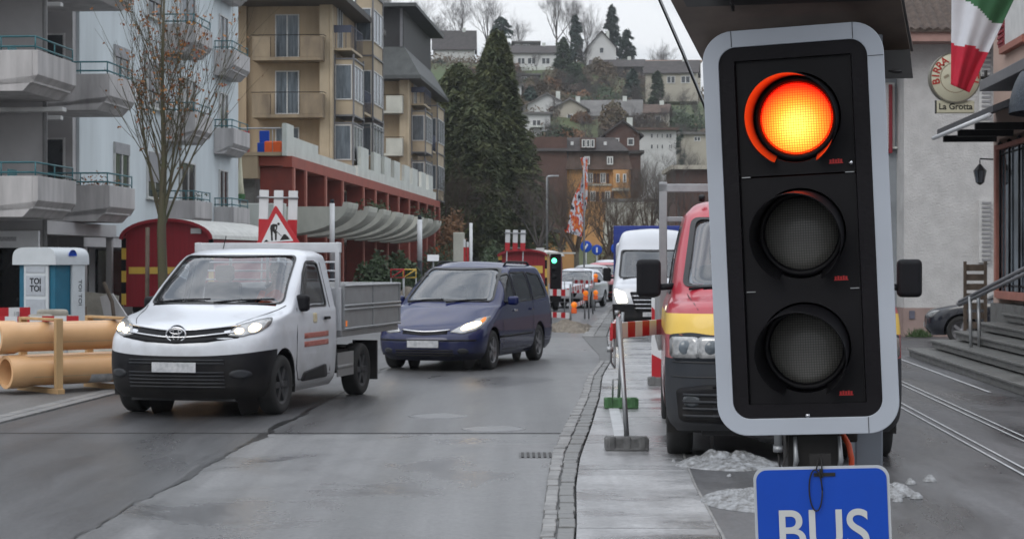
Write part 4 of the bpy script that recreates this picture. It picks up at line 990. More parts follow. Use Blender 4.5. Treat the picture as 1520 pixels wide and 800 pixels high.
# recess floor: three modules each with a round hole rim
m_ = MB(); m_.box(-.1655, .1655, .10, .16, -.50, .50); m_.build('housing', M['sigblack'], sig, bevel=.01)
for i, z in enumerate(lz):
    nm = ('red', 'amber', 'green')[i]; z0, z1 = z - .164, z + .164
    if i == 0: z1 = .497
    if i == 2: z0 = -.497
    md = MB(); n = 48; sq = []
    for k in range(n):
        a = 2 * PI * k / n; c_, s_ = math.cos(a), math.sin(a); sc = 1 / max(abs(c_), abs(s_))
        x = .163 * max(-1, min(1, c_ * sc)); zz_ = s_ * sc; zv = z + (zz_ * (z1 - z) if zz_ > 0 else zz_ * (z - z0)); sq.append((x, zv))
    vs = [(p[0], .014, p[1]) for p in sq] + [(.130 * math.cos(2 * PI * k / n), .014, z + .130 * math.sin(2 * PI * k / n)) for k in range(n)] + [(.125 * math.cos(2 * PI * k / n), .05, z + .125 * math.sin(2 * PI * k / n)) for k in range(n)] + [(p[0], .06, p[1]) for p in sq]
    fs = []
    for k in range(n):
        j = (k + 1) % n; fs += [(k, n + k, n + j, j), (n + k, 2 * n + k, 2 * n + j, n + j), (k, j, 3 * n + j, 3 * n + k)]
    md.add(vs, fs); mo = md.build('signal_module', M['sigmod'], sig); mo['label'] = ('top module, lit red', 'middle module, unlit', 'bottom module, unlit')[i]
    # lens, slightly domed
    ln = MB(); ln.lathe([(0, -.012), (.04, -.010), (.08, -.003), (.104, .008), (.108, .02)], 'y', n=64)
    lo = ln.build('lens', LEDON if i == 0 else LEDOFF, mo, loc=(0, .038, z))
    rg = MB(); rg.lathe([(.104, .03), (.106, .012), (.114, .008), (.124, .012), (.127, .04)], 'y', c=(0, .02, z), n=64); rg.build('lens_ring', M['sigmod'], mo)
    # visor: open at the bottom, longest at the top, tilted down
    vz = MB(); nu = 64
    def vis(u, v, off, z=z):
        a = R(-62) + R(304) * u; ln_ = (.205 * (.5 + .5 * math.sin(a)) ** .62 + .035)
        r = .121 + off + .004 * v; y = .03 - ln_ * v
        return (r * math.cos(a), y, z + r * math.sin(a) - .020 * v)
    vz.grid(lambda u, v: vis(u, v, 0), nu, 6); vz.grid(lambda u, v: vis(1 - u, v, .003), nu, 6)
    vz.grid(lambda u, v: vis(u, 1, .003 * v), nu, 1)
    vz.build('visor', M['sigmod'], mo)
    rt = MB()
    for k in range(5): rt.box(.092 + k * .0075, .0975 + k * .0075, .0115, .0135, z - .138, z - (.126 if k % 2 else .1275))
    rt.box(.090, .130, .0118, .0135, z - .1395, z - .137); rt.build('maker_mark', mat('maker_mark_red', (.5, .02, .02), .5), mo)
m_ = MB()
for z in (.159, -.171):
    m_.box(-.160, -.135, .008, .0135, z - .001, z + .0015); m_.box(.135, .160, .008, .0135, z - .001, z + .0015)
m_.build('hinge_clip', M['steel'], sig)
m_ = MB()
for x, z in ((.152, .185), (0, -.528)): m_.lathe([(0, -.006), (.006, -.005), (.007, 0)], 'y', c=(x, .0, z), n=10)
m_.build('screw', M['chrome'], sig)
# mast, bracket, connectors, cable and solar panel belong to the signal
def sg(px, py, Y): return sig_inv @ at(px, py, Y)
bpy.context.view_layer.update()
sig_inv = sig.matrix_basis.inverted()
def build_w(mb, name, mats, **k):                       # build from world coordinates under the signal
    mb.v = [tuple(sig_inv @ Vector(v)) for v in mb.v]; return mb.build(name, mats, sig, **k)
pc_ = at(1286, 660, 5.42)
m_ = MB(); m_.box(pc_.x - .042, pc_.x + .042, 5.38, 5.46, .02, 2.65); build_w(m_, 'mast', mat('mast_grey', (.16, .175, .20), .5, metal=.3), bevel=.006)
m_ = MB()
q = at(1205, 668, 5.3); m_.box(q.x - .075, q.x + .075, 5.26, 5.36, q.z - .055, q.z + .06)
q2 = at(1240, 690, 5.33); m_.box(q2.x - .02, pc_.x - .042, 5.33, 5.37, q.z + .02, q.z + .05)
build_w(m_, 'mounting_bracket', M['black'], bevel=.006)
m_ = MB(); q = at(1155, 655, 5.25); m_.tube([(q.x, q.y, q.z + .05), (q.x, q.y, q.z - .012)], .012, 10); m_.tube([(q.x, q.y, q.z - .012), (q.x, q.y, q.z - .03)], .015, 10)
build_w(m_, 'cable_gland', M['steel'])
for px in (1180, 1246): m_ = MB(); q = at(px, 668, 5.24); m_.tube([(q.x, q.y, q.z + .04), (q.x + .004, q.y, q.z - .03), (q.x - .002, q.y, q.z - .055)], [.005, .008, .005], 6); build_w(m_, 'latch', M['steel'])
m_ = MB(); m_.tube([at(1248, 640, 5.3), at(1260, 660, 5.28), at(1264, 680, 5.28), at(1264, 760, 5.3), at(1262, 900, 5.34)], .0085, 10); build_w(m_, 'power_cable', M['cablered'])
m_ = MB(); m_.tube([at(1168, 645, 5.25), at(1168, 672, 5.24), at(1160, 700, 5.22), at(1162, 720, 5.2)], .003, 6)
m_.tube([at(1155, 668, 5.25), at(1157, 690, 5.25), at(1163, 704, 5.25)], .003, 6); build_w(m_, 'thin_cable', M['black'])
# solar panel seen from below
sol = MB()
def quadslab(P, th, mb, m=0):
    n = (Vector(P[1]) - Vector(P[0])).cross(Vector(P[3]) - Vector(P[0])).normalized() * th
    v = [Vector(p) for p in P] + [Vector(p) + n for p in P]; mb.add(v, [(0, 1, 2, 3), (7, 6, 5, 4), (0, 4, 5, 1), (1, 5, 6, 2), (2, 6, 7, 3), (3, 7, 4, 0)], m)
A = at(1043, 82, 5.62); Bq = at(1352, 74, 5.50); Cq = at(1335, -20, 5.16); D = at(986, -28, 5.20)
up = (Cq - Bq)
quadslab([A, Bq, Cq + up * 1.6, D + (D - A) * 1.6], .02, sol)
build_w(sol, 'solar_panel', M['solar'], fixn=True)
fl = MB()
quadslab([A + Vector((.02, -.03, .0)), A + Vector((0, -.03, -.09)), Bq + Vector((0, -.03, -.09)), Bq + Vector((-.01, -.03, 0))], .012, fl)
q0 = at(1010, 14, 5.33); q1 = at(1338, 4, 5.25); fl.tube([q0, q1], .006, 6); fl.tube([at(1300, 106, 5.5), at(1338, 106, 5.45)], .004, 6)
fl.tube([at(1088, 15, 5.3), at(1084, -8, 5.2)], .006, 6)
for P0, P1 in ((A, D + (D - A) * 1.6), (Bq, Cq + up * 1.6)): fl.tube([P0, P1], .010, 4)
build_w(fl, 'panel_frame', M['solardark'], fixn=True)
dk = MB(); Aq = A + (D - A) * .72; Bk = Bq + (Cq - Bq) * .86
quadslab([Aq + Vector((.03, -.03, -.01)), Bk + Vector((-.03, -.03, -.01)), Cq + up * 1.5 + Vector((-.03, -.03, -.01)), D + (D - A) * 1.5 + Vector((.03, -.03, -.01))], .008, dk)
build_w(dk, 'panel_cells', M['solardark'], fixn=True)
m_ = MB(); m_.box(pc_.x - .03, pc_.x + .03, 5.36, 5.46, 2.5, at(1286, 20, 5.4).z + .25); build_w(m_, 'panel_arm', M['solardark'])
# trailer base of the signal, below the picture
m_ = MB(); m_.box(pc_.x - .55, pc_.x + .35, 5.2, 5.9, .03, .40); build_w(m_, 'battery_box', M['greyplastic'], bevel=.03)

bs = thing('bus_sign', 'blue BUS lane sign with a pale edge hanging under the traffic signal', 'sign', at(1222, 795, 5.12), 0, rot=(0, R(-2.0) * -1, R(-10)))
k_ = 5.12 / FPX
bs.rotation_euler = (0, R(-2.2), R(-9))
m_ = MB(); m_.prism(rrect(.378, .392, .035), 'y', 0, .004); m_.build('sign_edge', mat('sign_edge_grey', (.42, .44, .46), .5), bs, fixn=True)
m_ = MB(); m_.prism(rrect(.362, .376, .03), 'y', -.003, -.0002); m_.build('sign_face', M['signblue'], bs, fixn=True)
m_ = MB(); put_text(m_, 'BUS', .165, facing(Vector((0, -.0045, .010))), .0008, sx=.92, bold=.0016)
m_.build('lettering', mat('letter_white', (.50, .51, .50), .5, var=.05), bs)
m_ = MB(); m_.tube([(.0 + .018 * math.cos(a) - .016, -.012, .13 + .058 * math.sin(a)) for a in [2 * PI * k / 24 for k in range(25)]], .0022, 6)
m_.tube([(-.012, -.012, .188), (-.006, -.004, .215)], .0022, 6); m_.tube([(0, -.012, .165), (.004, -.008, .20), (.0, .01, .23)], .0022, 6); m_.build('cable_tie', M['black'], bs)
m_ = MB(); m_.box(-.02, .04, -.006, -.003, .168, .178); m_.box(-.004, .006, -.01, -.003, .165, .19); m_.box(-.03, .03, .005, .02, -.3, .23); m_.build('clamp', M['black'], bs)

# overhead cable
m_ = MB(); m_.tube([at(925, -130, 6.0), at(978, 0, 6.0), at(1012, 78, 6.0), at(1046, 160, 6.0), at(1110, 320, 5.9)], .0035, 6, 0)
m_.tube([at(928, -130, 6.02), at(981, 0, 6.02), at(1015, 78, 6.02), at(1048, 160, 6.02), at(1112, 320, 5.92)], .0022, 6, 1)
tag(m_.build('overhead_cable', [M['black'], M['steel']]), 'thin black cable slanting down from the sky behind the traffic signal', 'cable')

# ------------------------------------------------------------------ snow heaps
def snow(name, label, cx, cy, rx, ry, h, seed, group=None, res=64):
    def fn(u, v):
        a = 2 * PI * u; r = v; nn = noise.noise(Vector((math.cos(a) * 1.4 + seed, math.sin(a) * 1.4, seed))) * .3 + 1
        x = math.cos(a) * r * rx * nn; y = math.sin(a) * r * ry * nn
        z = h * max(0, 1 - r ** 1.6) * (.55 + 1.0 * abs(noise.noise(Vector((x * 6, y * 6, seed))))) + (.018 * noise.noise(Vector((x * 24, y * 24, seed * 2))) + .014 * noise.noise(Vector((x * 70, y * 70, seed)))) * (1 - r * .4)
        return (x, y, max(z, -.01) if r < .98 else -.01)
    mb = MB(); mb.grid(fn, res, res // 2); o = mb.build(name, M['snow'], loc=(cx, cy, .03)); tag(o, label, 'snow', group)
def gpt(px, py, z=.03): Y = (EYE - z) * FPX / (py - HOR); return xz(px, Y), Y
x, y = gpt(1085, 688); snow('snow_heap', 'dirty snow heap under the front of the red truck', x, y, .44, .45, .13, 1)
x, y = gpt(1110, 742); snow('snow_heap', 'dirty snow heap left of the blue BUS sign', x, y, .36, .5, .09, 5)
x, y = gpt(1200, 705); snow('snow_heap', 'dirty snow heap between the signal mast and the red truck', x, y, .25, .6, .13, 8)
x, y = gpt(1325, 728); snow('snow_heap', 'flat patch of snow right of the blue BUS sign', x, y, .16, .35, .06, 9)
for i, (px, py, r) in enumerate(((1352, 716, .045), (1380, 712, .06), (1360, 737, .05), (1333, 742, .04), (1346, 728, .03), (1082, 705, .02), (1000, 683, .02))):
    x, y = gpt(px, py)
    snow('snow_lump', 'small loose lump of snow lying on the wet asphalt around the snow heaps', x, y, r, r, r * 1.1, 20 + i, 'loose lumps of snow', 14)

# ------------------------------------------------------------------ barriers on the pavement
def striped(mb, p0, p1, z0, z1, n, th=.03, ma=0, mb_=1, slant=0):
    p0 = Vector(p0); p1 = Vector(p1); d = p1 - p0; ang = math.atan2(d.y, d.x)
    for k in range(n):
        a = p0 + d * (k / n); b = p0 + d * ((k + 1) / n); c = (a + b) / 2
        mb.obox((c.x, c.y, (z0 + z1) / 2), d.length / n, th, z1 - z0, ang, ma if k % 2 == 0 else mb_)
def foot(root, x, y, mtl, rz=0, name='foot'):
    f = MB(); f.obox((x, y, .085), .40, .22, .11, rz, 0)
    for k in (-.14, 0, .14): f.obox((x + k, y - .105, .09), .07, .03, .13, rz, 0)
    f.obox((x, y, .035), .40, .24, .03, rz)
    return f.build(name, mtl, root, bevel=.02, seg=2)
def barrier_near():
    t = thing('barrier', 'red and white striped barrier on a stand with grey foot, beside the red truck', 'barrier', (0, 0, 0), 0)
    f0 = Vector(gpt(930, 666)); foot(t, f0.x, f0.y, mat('grey_rubber_foot', (.10, .10, .10), .8, var=.4, vs=9), 0)
    a = MB(); top = at(914, 480, 17.0)
    a.tube([(f0.x, f0.y, .1), (f0.x - .02, f0.y, .5), (top.x + .02, top.y, 1.22)], .021, 8); a.tube([(f0.x + .04, f0.y + .5, .1), (top.x + .05, top.y + .2, 1.2)], .018, 8)
    a.build('stand', M['steel'], t)
    b = MB(); e = at(983, 484, 18.3); s = at(908, 492, 17.1); striped(b, (s.x, s.y), (e.x, e.y), 1.02, 1.17, 7, .025); b.build('striped_board', [M['signred'], M['signwhite']], t, bevel=.004)
    cnr = MB(); cnr.tube([(s.x + .05, s.y - .03, .95), (s.x + .05, s.y - .03, 1.26)], .012, 8); cnr.tube([(s.x + .05, s.y - .03, 1.25), (s.x + .05, s.y - .03, 1.29)], .024, 8); cnr.build('knob', M['steel'], t)
    t2 = thing('barrier', 'barrier seen edge-on with a green rubber foot, joining the nearer striped barrier', 'barrier', (0, 0, 0), 0)
    f1 = Vector(gpt(922, 604)); foot(t2, f1.x, f1.y, M['greenfoot'], 0)
    a = MB(); a.tube([(f1.x - .03, f1.y, .1), (f1.x + .02, f1.y, 1.15)], .019, 8); a.tube([(f1.x - .1, f1.y, .1), (f1.x - .1, f1.y, .36), (f1.x + .0, f1.y, .36)], .012, 6); a.build('stand', M['steel'], t2)
    b = MB(); striped(b, (s.x + .0, s.y + .12), (f1.x - .02, f1.y - .05), 1.0, 1.13, 12, .025); b.build('striped_board', [M['signred'], M['signwhite']], t2)
    c = MB(); p = at(907, 505, 17.6); c.tube([(p.x, p.y, .78), (p.x, p.y, 1.12), (p.x + .05, p.y + .3, 1.14), (p.x + .05, p.y + .3, .70), (p.x, p.y, .78)], .012, 6); c.tube([(p.x - .04, p.y, .90), (p.x + .02, p.y, .90)], .028, 8); c.build('end_frame', M['steel'], t2)
barrier_near()
def beacon():
    P = gpt(983, 571); t = thing('guide_beacon', 'upright red and white marker board on a grey foot left of the red truck', 'marker board', (P[0], P[1], 0), 0)
    foot(t, 0, 0, mat('grey_foot', (.13, .13, .13), .8), 0)
    b = MB(); w, h0, h1 = .15, .14, 1.24; b.box(-w, w, -.02, .02, h0, h1, 1); b.build('board', [M['signred'], M['signwhite']], t, bevel=.01)
    s = MB(); 
    def clipq(z):                                        # diagonal red band, kept inside the board
        s.prism([(-w, z + .30), (w, z), (w, z + .22), (-w, z + .52)] if z + .52 < h1 else [(-w, z + .30), (w, z), (w, z + .22), (w, h1), (-w, h1)], 'y', -.024, -.0205, 0)
    clipq(.60); s.prism([(-w, h0), (w, h0), (w, .30), (-w, .46)], 'y', -.024, -.0205, 0); s.prism([(w - .001, 1.05), (w, h1), (-.02, h1)], 'y', -.024, -.0205, 0)
    s.build('red_stripe', M['signred'], t)
    hd = MB(); hd.box(-.05, .05, -.02, .02, h1, h1 + .08); hd.build('grip', M['black'], t, bevel=.01)
beacon()
# ------------------------------------------------------------------ pale blue apartment house on the left
def wintop(parent, x, y, z, w, h, axis='y', gl=None, fr=None, mull=1, name='window', dep=.06, sill=True, th=.05):
    """framed window; axis 'y' faces -y at plane y, axis 'x' faces +x at plane x; (x, y, z) is the middle of its foot"""
    a, g = MB(), MB()
    def bx(mb, u0, u1, d0, d1, z0, z1):
        if axis == 'y': mb.box(x + u0, x + u1, y - d1, y - d0, z + z0, z + z1)
        else: mb.box(x + d0, x + d1, y + u0, y + u1, z + z0, z + z1)
    bx(a, -w / 2, -w / 2 + th, .002, dep, 0, h); bx(a, w / 2 - th, w / 2, .002, dep, 0, h)
    bx(a, -w / 2 + th, w / 2 - th, .002, dep, h - th, h); bx(a, -w / 2 + th, w / 2 - th, .002, dep, 0, th)
    for k in range(mull): u = -w / 2 + w * (k + 1) / (mull + 1); bx(a, u - th * .6, u + th * .6, .002, dep, th, h - th)
    o = a.build(name, fr or M['winframe'], parent)
    bx(g, -w / 2 + th, w / 2 - th, .0, dep * .4, th, h - th); g.build('pane', gl or M['winglass'], o)
    if sill:
        s = MB(); bx(s, -w / 2 - .05, w / 2 + .05, .002, dep + .08, -.05, -.003); s.build('sill', M['whiteconc'], o)
    return o
FL = [2.73 + 2.77 * k for k in range(-1, 4)]
def balcony(parent, x, y, z, w, ln, rail=True, lab=None):
    b = MB(); t_ = .12
    b.prism([(-w, 0), (-.34, 0), (-.02, .34), (0, .36), (0, .90), (-t_, .90), (-t_, .18), (-w, .18)], 'y', y, y + ln)      # slab and street parapet
    b.v[-0:] = b.v[-0:]
    b.box(-w, -t_ - .003, y, y + .10, .182, .90); b.box(-w, -t_ - .003, y + ln - .10, y + ln, .182, .90)
    b.prism([(-.38, .08), (-.05, .40), (-.05, .50), (-.38, .5)], 'y', y + .25, y + ln - .25, 0)
    b.v = [(vx + x, vy, vz + z) for vx, vy, vz in b.v]
    o = b.build('balcony', M['concrete'], parent, bevel=.012)
    if lab: o['label'] = lab
    r = MB()
    for zz_ in (1.20, .98): r.tube([(x - w, y + .05, z + zz_), (x - .07, y + .05, z + zz_), (x - .07, y + ln - .05, z + zz_)], .022, 6)
    for q in (.05, .4, .75): r.tube([(x - w + (w - .07) * q, y + .05, z + .9), (x - w + (w - .07) * q, y + .05, z + 1.2)], .016, 6)
    for q in (0, .5, 1): r.tube([(x - .07, y + .05 + (ln - .1) * q, z + .9), (x - .07, y + .05 + (ln - .1) * q, z + 1.2)], .018, 6)
    r.build('railing', M['teal'], o)
    return o
def apartment():
    Y0 = 40; t = sthing('apartment_house', 'pale blue and grey apartment house with splayed concrete balconies and teal railings', 'building', -13.1, Y0)
    b = MB()
    b.box(-14, -1.76, 8.5, 27.8, 2.45, 17); b.box(-14, -1.77, 27.81, 28.0, 2.45, 17)
    b.build('wall', M['paleblue'], t)
    g = MB(); g.box(-14, -3.2, -1, 8.49, 2.45, 17); g.box(-3.19, -.88, 3.0, 3.18, 2.74, 17); g.box(-3.19, -1.85, 8.2, 8.49, 2.74, 17); g.build('side_wall', M['greywall'], t)
    # ground floor: recessed shopfronts, columns, fascia
    g = MB(); g.box(-14, -4.2, -1, 27.8, 0, 2.44); g.build('shop_wall', M['greywall'], t)
    for k, (y0, y1) in enumerate(((1, 4), (5, 8), (9, 12), (13, 17), (18, 22), (23, 27))):
        s = MB(); s.box(-4.19, -4.1, y0, y1, .1, 2.35); s.build('shop_window', M['shop'], t)
    s = MB(); s.box(-8, -4.21, -1.1, -1.02, .1, 2.35)
    f = MB(); f.box(-3.2, -.9, 3.05, 9.0, 2.40, 2.72); f.box(-4.2, -1.80, 9.01, 27.8, 2.15, 2.44); f.build('fascia', M['greywall'], t)
    rec = MB(); rec.box(-14, -3.0, 8.6, 8.7, .05, 2.13); rec.box(-14, -3.4, 3.3, 3.4, .05, 2.38); rec.build('shopfront', M['shop'], t)
    for (x, y, w) in ((-1.02, 3.1, .2), (-2.0, 9.2, .3), (-1.95, 13.8, .3), (-1.95, 18.4, .3), (-1.95, 23, .3), (-2.75, 9.0, .5), (-1.05, 8.8, .16)):
        c = MB(); c.box(x - w / 2, x + w / 2, y, y + w, 0.01, 2.44); c.build('column', M['greyframe'] if 0 else M['concrete'], t, bevel=.01)
    pl = MB(); pl.tube([(-.80, 2.75, 0), (-.80, 2.75, 17)], .055, 10); pl.build('drainpipe', mat('pipe_grey', (.2, .2, .2), .5), t)
    # sign board over the shop with grey lettering
    s = MB(); s.box(-3.3, -.98, 2.82, 2.95, 2.07, 2.47); so = s.build('shop_sign', M['signwhite'], t, bevel=.01)
    s = MB(); s.obox((-1.72, 2.81, 2.28), .42, .01, .10); s.build('sign_lettering', mat('sign_lettering_grey', (.20, .20, .22), .6, col2=(.5, .5, .5), vs=25), so)
    for k in range(5):
        z = FL[0] + 2.77 * k + 2.77
        if k < 5:
            balcony(t, -.05, 0, z, 3.15, 2.75, lab=None); balcony(t, 0, 5.3, z + .02, 2.8, 2.3)
            balcony(t, -.70, 17, z + .03, 1.05, 2.3); balcony(t, -1.05, 24, z + .04, .70, 2.7)
        # loggia doors, windows
        d = wintop(t, -2.42, 8.19, z + .2, .75, 2.1, gl=M['winglass'], mull=0, name='balcony_door', sill=False)
        if z > 3:
            pass
        w_ = wintop(t, -1.76, 12.4, z + .95, 1.5, 1.45, 'x', mull=1); 
        w2 = wintop(t, -1.76, 16.0, z + .95, 1.7, 1.45, 'x', mull=1)
        sh = MB(); sh.box(-1.755, -1.67, 15.2, 16.8, z + 1.45, z + 2.36); sh.build('roller_shutter', M['shutter'], w2)
        sh = MB(); sh.box(-1.755, -1.69, 11.65, 13.15, z + 2.1, z + 2.42); sh.build('roller_shutter', M['shutter'], w_)
        wintop(t, -1.76, 20.2, z + .2, 1.9, 2.1, 'x', mull=1, name='balcony_door', sill=False)
        wintop(t, -1.76, 25.4, z + .2, 1.3, 2.1, 'x', mull=1, name='balcony_door', sill=False)
        # awning rails
        a = MB(); a.box(-3.2, -.2, 2.2, 2.5, z + 2.50, z + 2.60); a.build('awning_rail', M['winframe'], t, bevel=.01); a = MB(); a.box(-2.8, -.95, 4.4, 4.6, z + 2.48, z + 2.58); a.build('awning_rail', M['winframe'], t, bevel=.01)
        if k < 3:
            c = MB()
            x0, y0 = -1.6, .9; c.box(x0 - .4, x0 + .4, y0, y0 + .6, z + .85, z + .89); c.box(x0 - .35, x0 + .35, y0 + .05, y0 + .1, z + .2, z + .85)
            c.box(x0 + .55, x0 + .6, y0, y0 + .5, z + .3, z + 1.1); c.build('balcony_table', M['teal'], t)
    for (x, y, z, c) in ((-.5, 6.0, FL[1] + .9, 'leafrust'), (-1.0, 18, FL[2] + .9, 'leafrust'), (-1.0, 18.2, FL[1] + .9, 'hedge'), (-1.2, 5.6, FL[1] + .9, 'hedge')):
        f = MB(); random.seed(int(y * 10))
        for _ in range(140):
            p = Vector((x + random.gauss(0, .22), y + random.gauss(0, .3), z + abs(random.gauss(0, .14)))); s_ = .05
            q = [p + Vector([random.uniform(-s_, s_) for _ in range(3)]) for _ in range(3)]; f.add(q, [(0, 1, 2)])
        f.build('balcony_flowers', M[c], t)['kind'] = 'stuff'
apartment()

# ------------------------------------------------------------------ ochre apartment blocks with bays, over a red-columned podium
def block(name, label, L, Y, wdt, dep, ztop, floors, storey, roof, bays, nwin):
    t = sthing(name, label, 'building', L, Y)
    b = MB(); b.box(-wdt, -.55, .0 + 1.2, dep, 5.9, ztop); b.box(-.54, 0, .9, dep, 5.9, ztop); b.box(-wdt, -4.35, .9, 1.19, 5.9, ztop)
    b.build('wall', M['tan'], t)
    p = MB(); p.box(-.62, -.12, .55, .898, 5.9, ztop - .02); p.box(-.10, .03, .5, .898, 5.9, ztop - .02); p.build('pilaster', M['tanpale'], t)
    for k in range(floors):
        z = 6.1 + storey * k
        wintop(t, -2.35, 1.2, z + .15, 1.20, 2.15, gl=M['winglass_cur'], mull=1, name='french_window', sill=False)
        if k > 0 or name != 'x':
            if k > 0:
                bl = MB(); bl.box(-3.85, -.35, -.10, 1.19, z - .12, z + .05)
                bl.box(-3.85, -2.95, -.10, .0, z + .053, z + 1.05); bl.box(-1.45, -.35, -.10, .0, z + .053, z + 1.05)
                bl.box(-3.85, -3.75, .003, 1.19, z + .053, z + 1.05); bl.box(-.45, -.35, .003, 1.19, z + .053, z + 1.05)
                bo = bl.build('balcony', M['tanstain'] if L > -15.2 else M['planter'], t, bevel=.01)
                r = MB(); r.tube([(-3.9, -.13, z + 1.12), (-.30, -.13, z + 1.12), (-.30, 1.19, z + 1.12)], .02, 5)
                for q in range(9): r.tube([(-2.93 + q * .18, -.06, z + .06), (-2.93 + q * .18, -.06, z + 1.05)], .008, 4)
                r.build('railing', M['black'], bo)
    # street side bays
    for (y0, y1, z0, z1) in bays:
        bb = MB(); xo = .95; bb.box(.003, xo, y0, y1, z0, z1); bo = bb.build('bay', M['tanpale'], t, bevel=.01)
        n = max(1, round((z1 - z0) / storey))
        for k in range(n):
            z = z0 + k * (z1 - z0) / n + .75
            wintop(bo, (xo) / 2, y0, z, xo - .1, 1.75, 'y', gl=M['winglass_cur'], fr=M['winframe'], mull=0, sill=False)
            wintop(bo, xo, (y0 + y1) / 2, z, (y1 - y0) - .3, 1.75, 'x', gl=M['winglass_cur'], fr=M['winframe'], mull=2, sill=False)
        tr = MB()
        for yy in (y0 - .04, y1 - .02): tr.box(xo - .02, xo + .06, yy, yy + .08, z0 - .2, z1 + .2)
        tr.box(-.0, .08, y0 - .06, y0 + .0, z0 - .2, z1 + .2)
        for k in range(n + 1): z = z0 + k * (z1 - z0) / n; tr.box(.05, xo + .08, y0 - .05, y1 + .05, z - .06, z + .02)
        tr.build('bay_frame', M['greyframe'], bo)
    for (y0, y1, z) in nwin:
        bl = MB(); bl.box(.003, .9, y0, y1, z - .12, z); bo = bl.build('side_balcony', M['tanpale'], t)
        r = MB()
        for yy in [y0 + (y1 - y0) * q / 8 for q in range(9)]: r.tube([(.88, yy, z), (.88, yy, z + 1.1)], .018, 4)
        for q in range(4): r.tube([(.1 + .26 * q, y0, z), (.1 + .26 * q, y0, z + 1.1)], .018, 4)
        r.box(.0, .9, y0 - .03, y0 + .0, z + .75, z + 1.1); r.tube([(.0, y0, z + 1.1), (.88, y0, z + 1.1), (.88, y1, z + 1.1)], .025, 5)
        r.build('railing', mat('rail_bluegrey', (.06, .07, .11), .5), bo)
        wintop(t, 0.0, (y0 + y1) / 2, z + .1, 1.4, 2.1, 'x', gl=M['winglass_cur'], mull=1, sill=False, name='french_window')
    if roof == 'eave':
        e = MB(); e.box(-wdt - .3, .9, -.9, dep, ztop + .002, ztop + .30); e.box(-wdt, .6, -.5, dep, ztop + .303, ztop + .6); e.build('roof', M['brass'], t, bevel=.02)
    else:
        e = MB(); zt = ztop
        e.add([(-wdt, -.5, zt), (.9, -.5, zt), (.9, dep, zt), (-wdt, dep, zt), (-wdt, .6, zt + 2.0), (-.3, .6, zt + 2.0), (-.3, dep, zt + 2.0), (-wdt, dep, zt + 2.0)], [(0, 1, 5, 4), (1, 2, 6, 5), (4, 5, 6, 7), (2, 3, 7, 6), (3, 0, 4, 7), (3, 2, 1, 0)])
        e.box(-wdt, .6, -.3, dep, zt + 4.6, zt + 4.85); e.box(-wdt, .95, -.55, dep, zt - .25, zt - .003); ro = e.build('roof', M['mansard'], t)
        w = MB(); w.box(-wdt, -.4, .9, dep - .2, zt + 2.003, zt + 4.597); w.build('attic_storey', M['darkin'], ro)
        for x in (-5.4, -3.2, -.5):
            po = MB(); po.box(x - .08, x + .08, .5, .66, zt + 2.0, zt + 4.59); po.build('attic_post', M['greyframe'], ro)
        do = MB(); do.box(-5.2, -4.2, .2, 1.0, zt + 2.2, zt + 4.0); dd = do.build('dormer', M['winframe'], ro); wintop(dd, -4.7, .2, zt + 2.4, .8, 1.5, mull=1, sill=False) if 0 else None
    return t
block('apartment_block', 'nearer ochre apartment block with stained balconies and framed bays above the red columns', -14.95, 89, 9, 13.5, 14.4, 3, 2.8, 'eave',
      [(1.0, 4.2, 6.0, 8.6), (1.2, 4.4, 9.0, 11.8), (7.8, 11.6, 9.4, 16.0), (7.8, 11.6, 6.6, 8.9)], [(1.0, 4.6, 12.3), (5.4, 7.6, 9.5)])
block('apartment_block', 'farther ochre apartment block with a dark mansard roof and a recessed attic', -15.3, 122, 9.5, 17.5, 14.2, 3, 2.85, 'mansard',
      [(2, 6, 6.0, 8.6), (2, 6, 9.2, 12.0), (9.5, 14, 6.2, 13.0)], [(2, 6.0, 12.5), (7, 9, 9.6)])
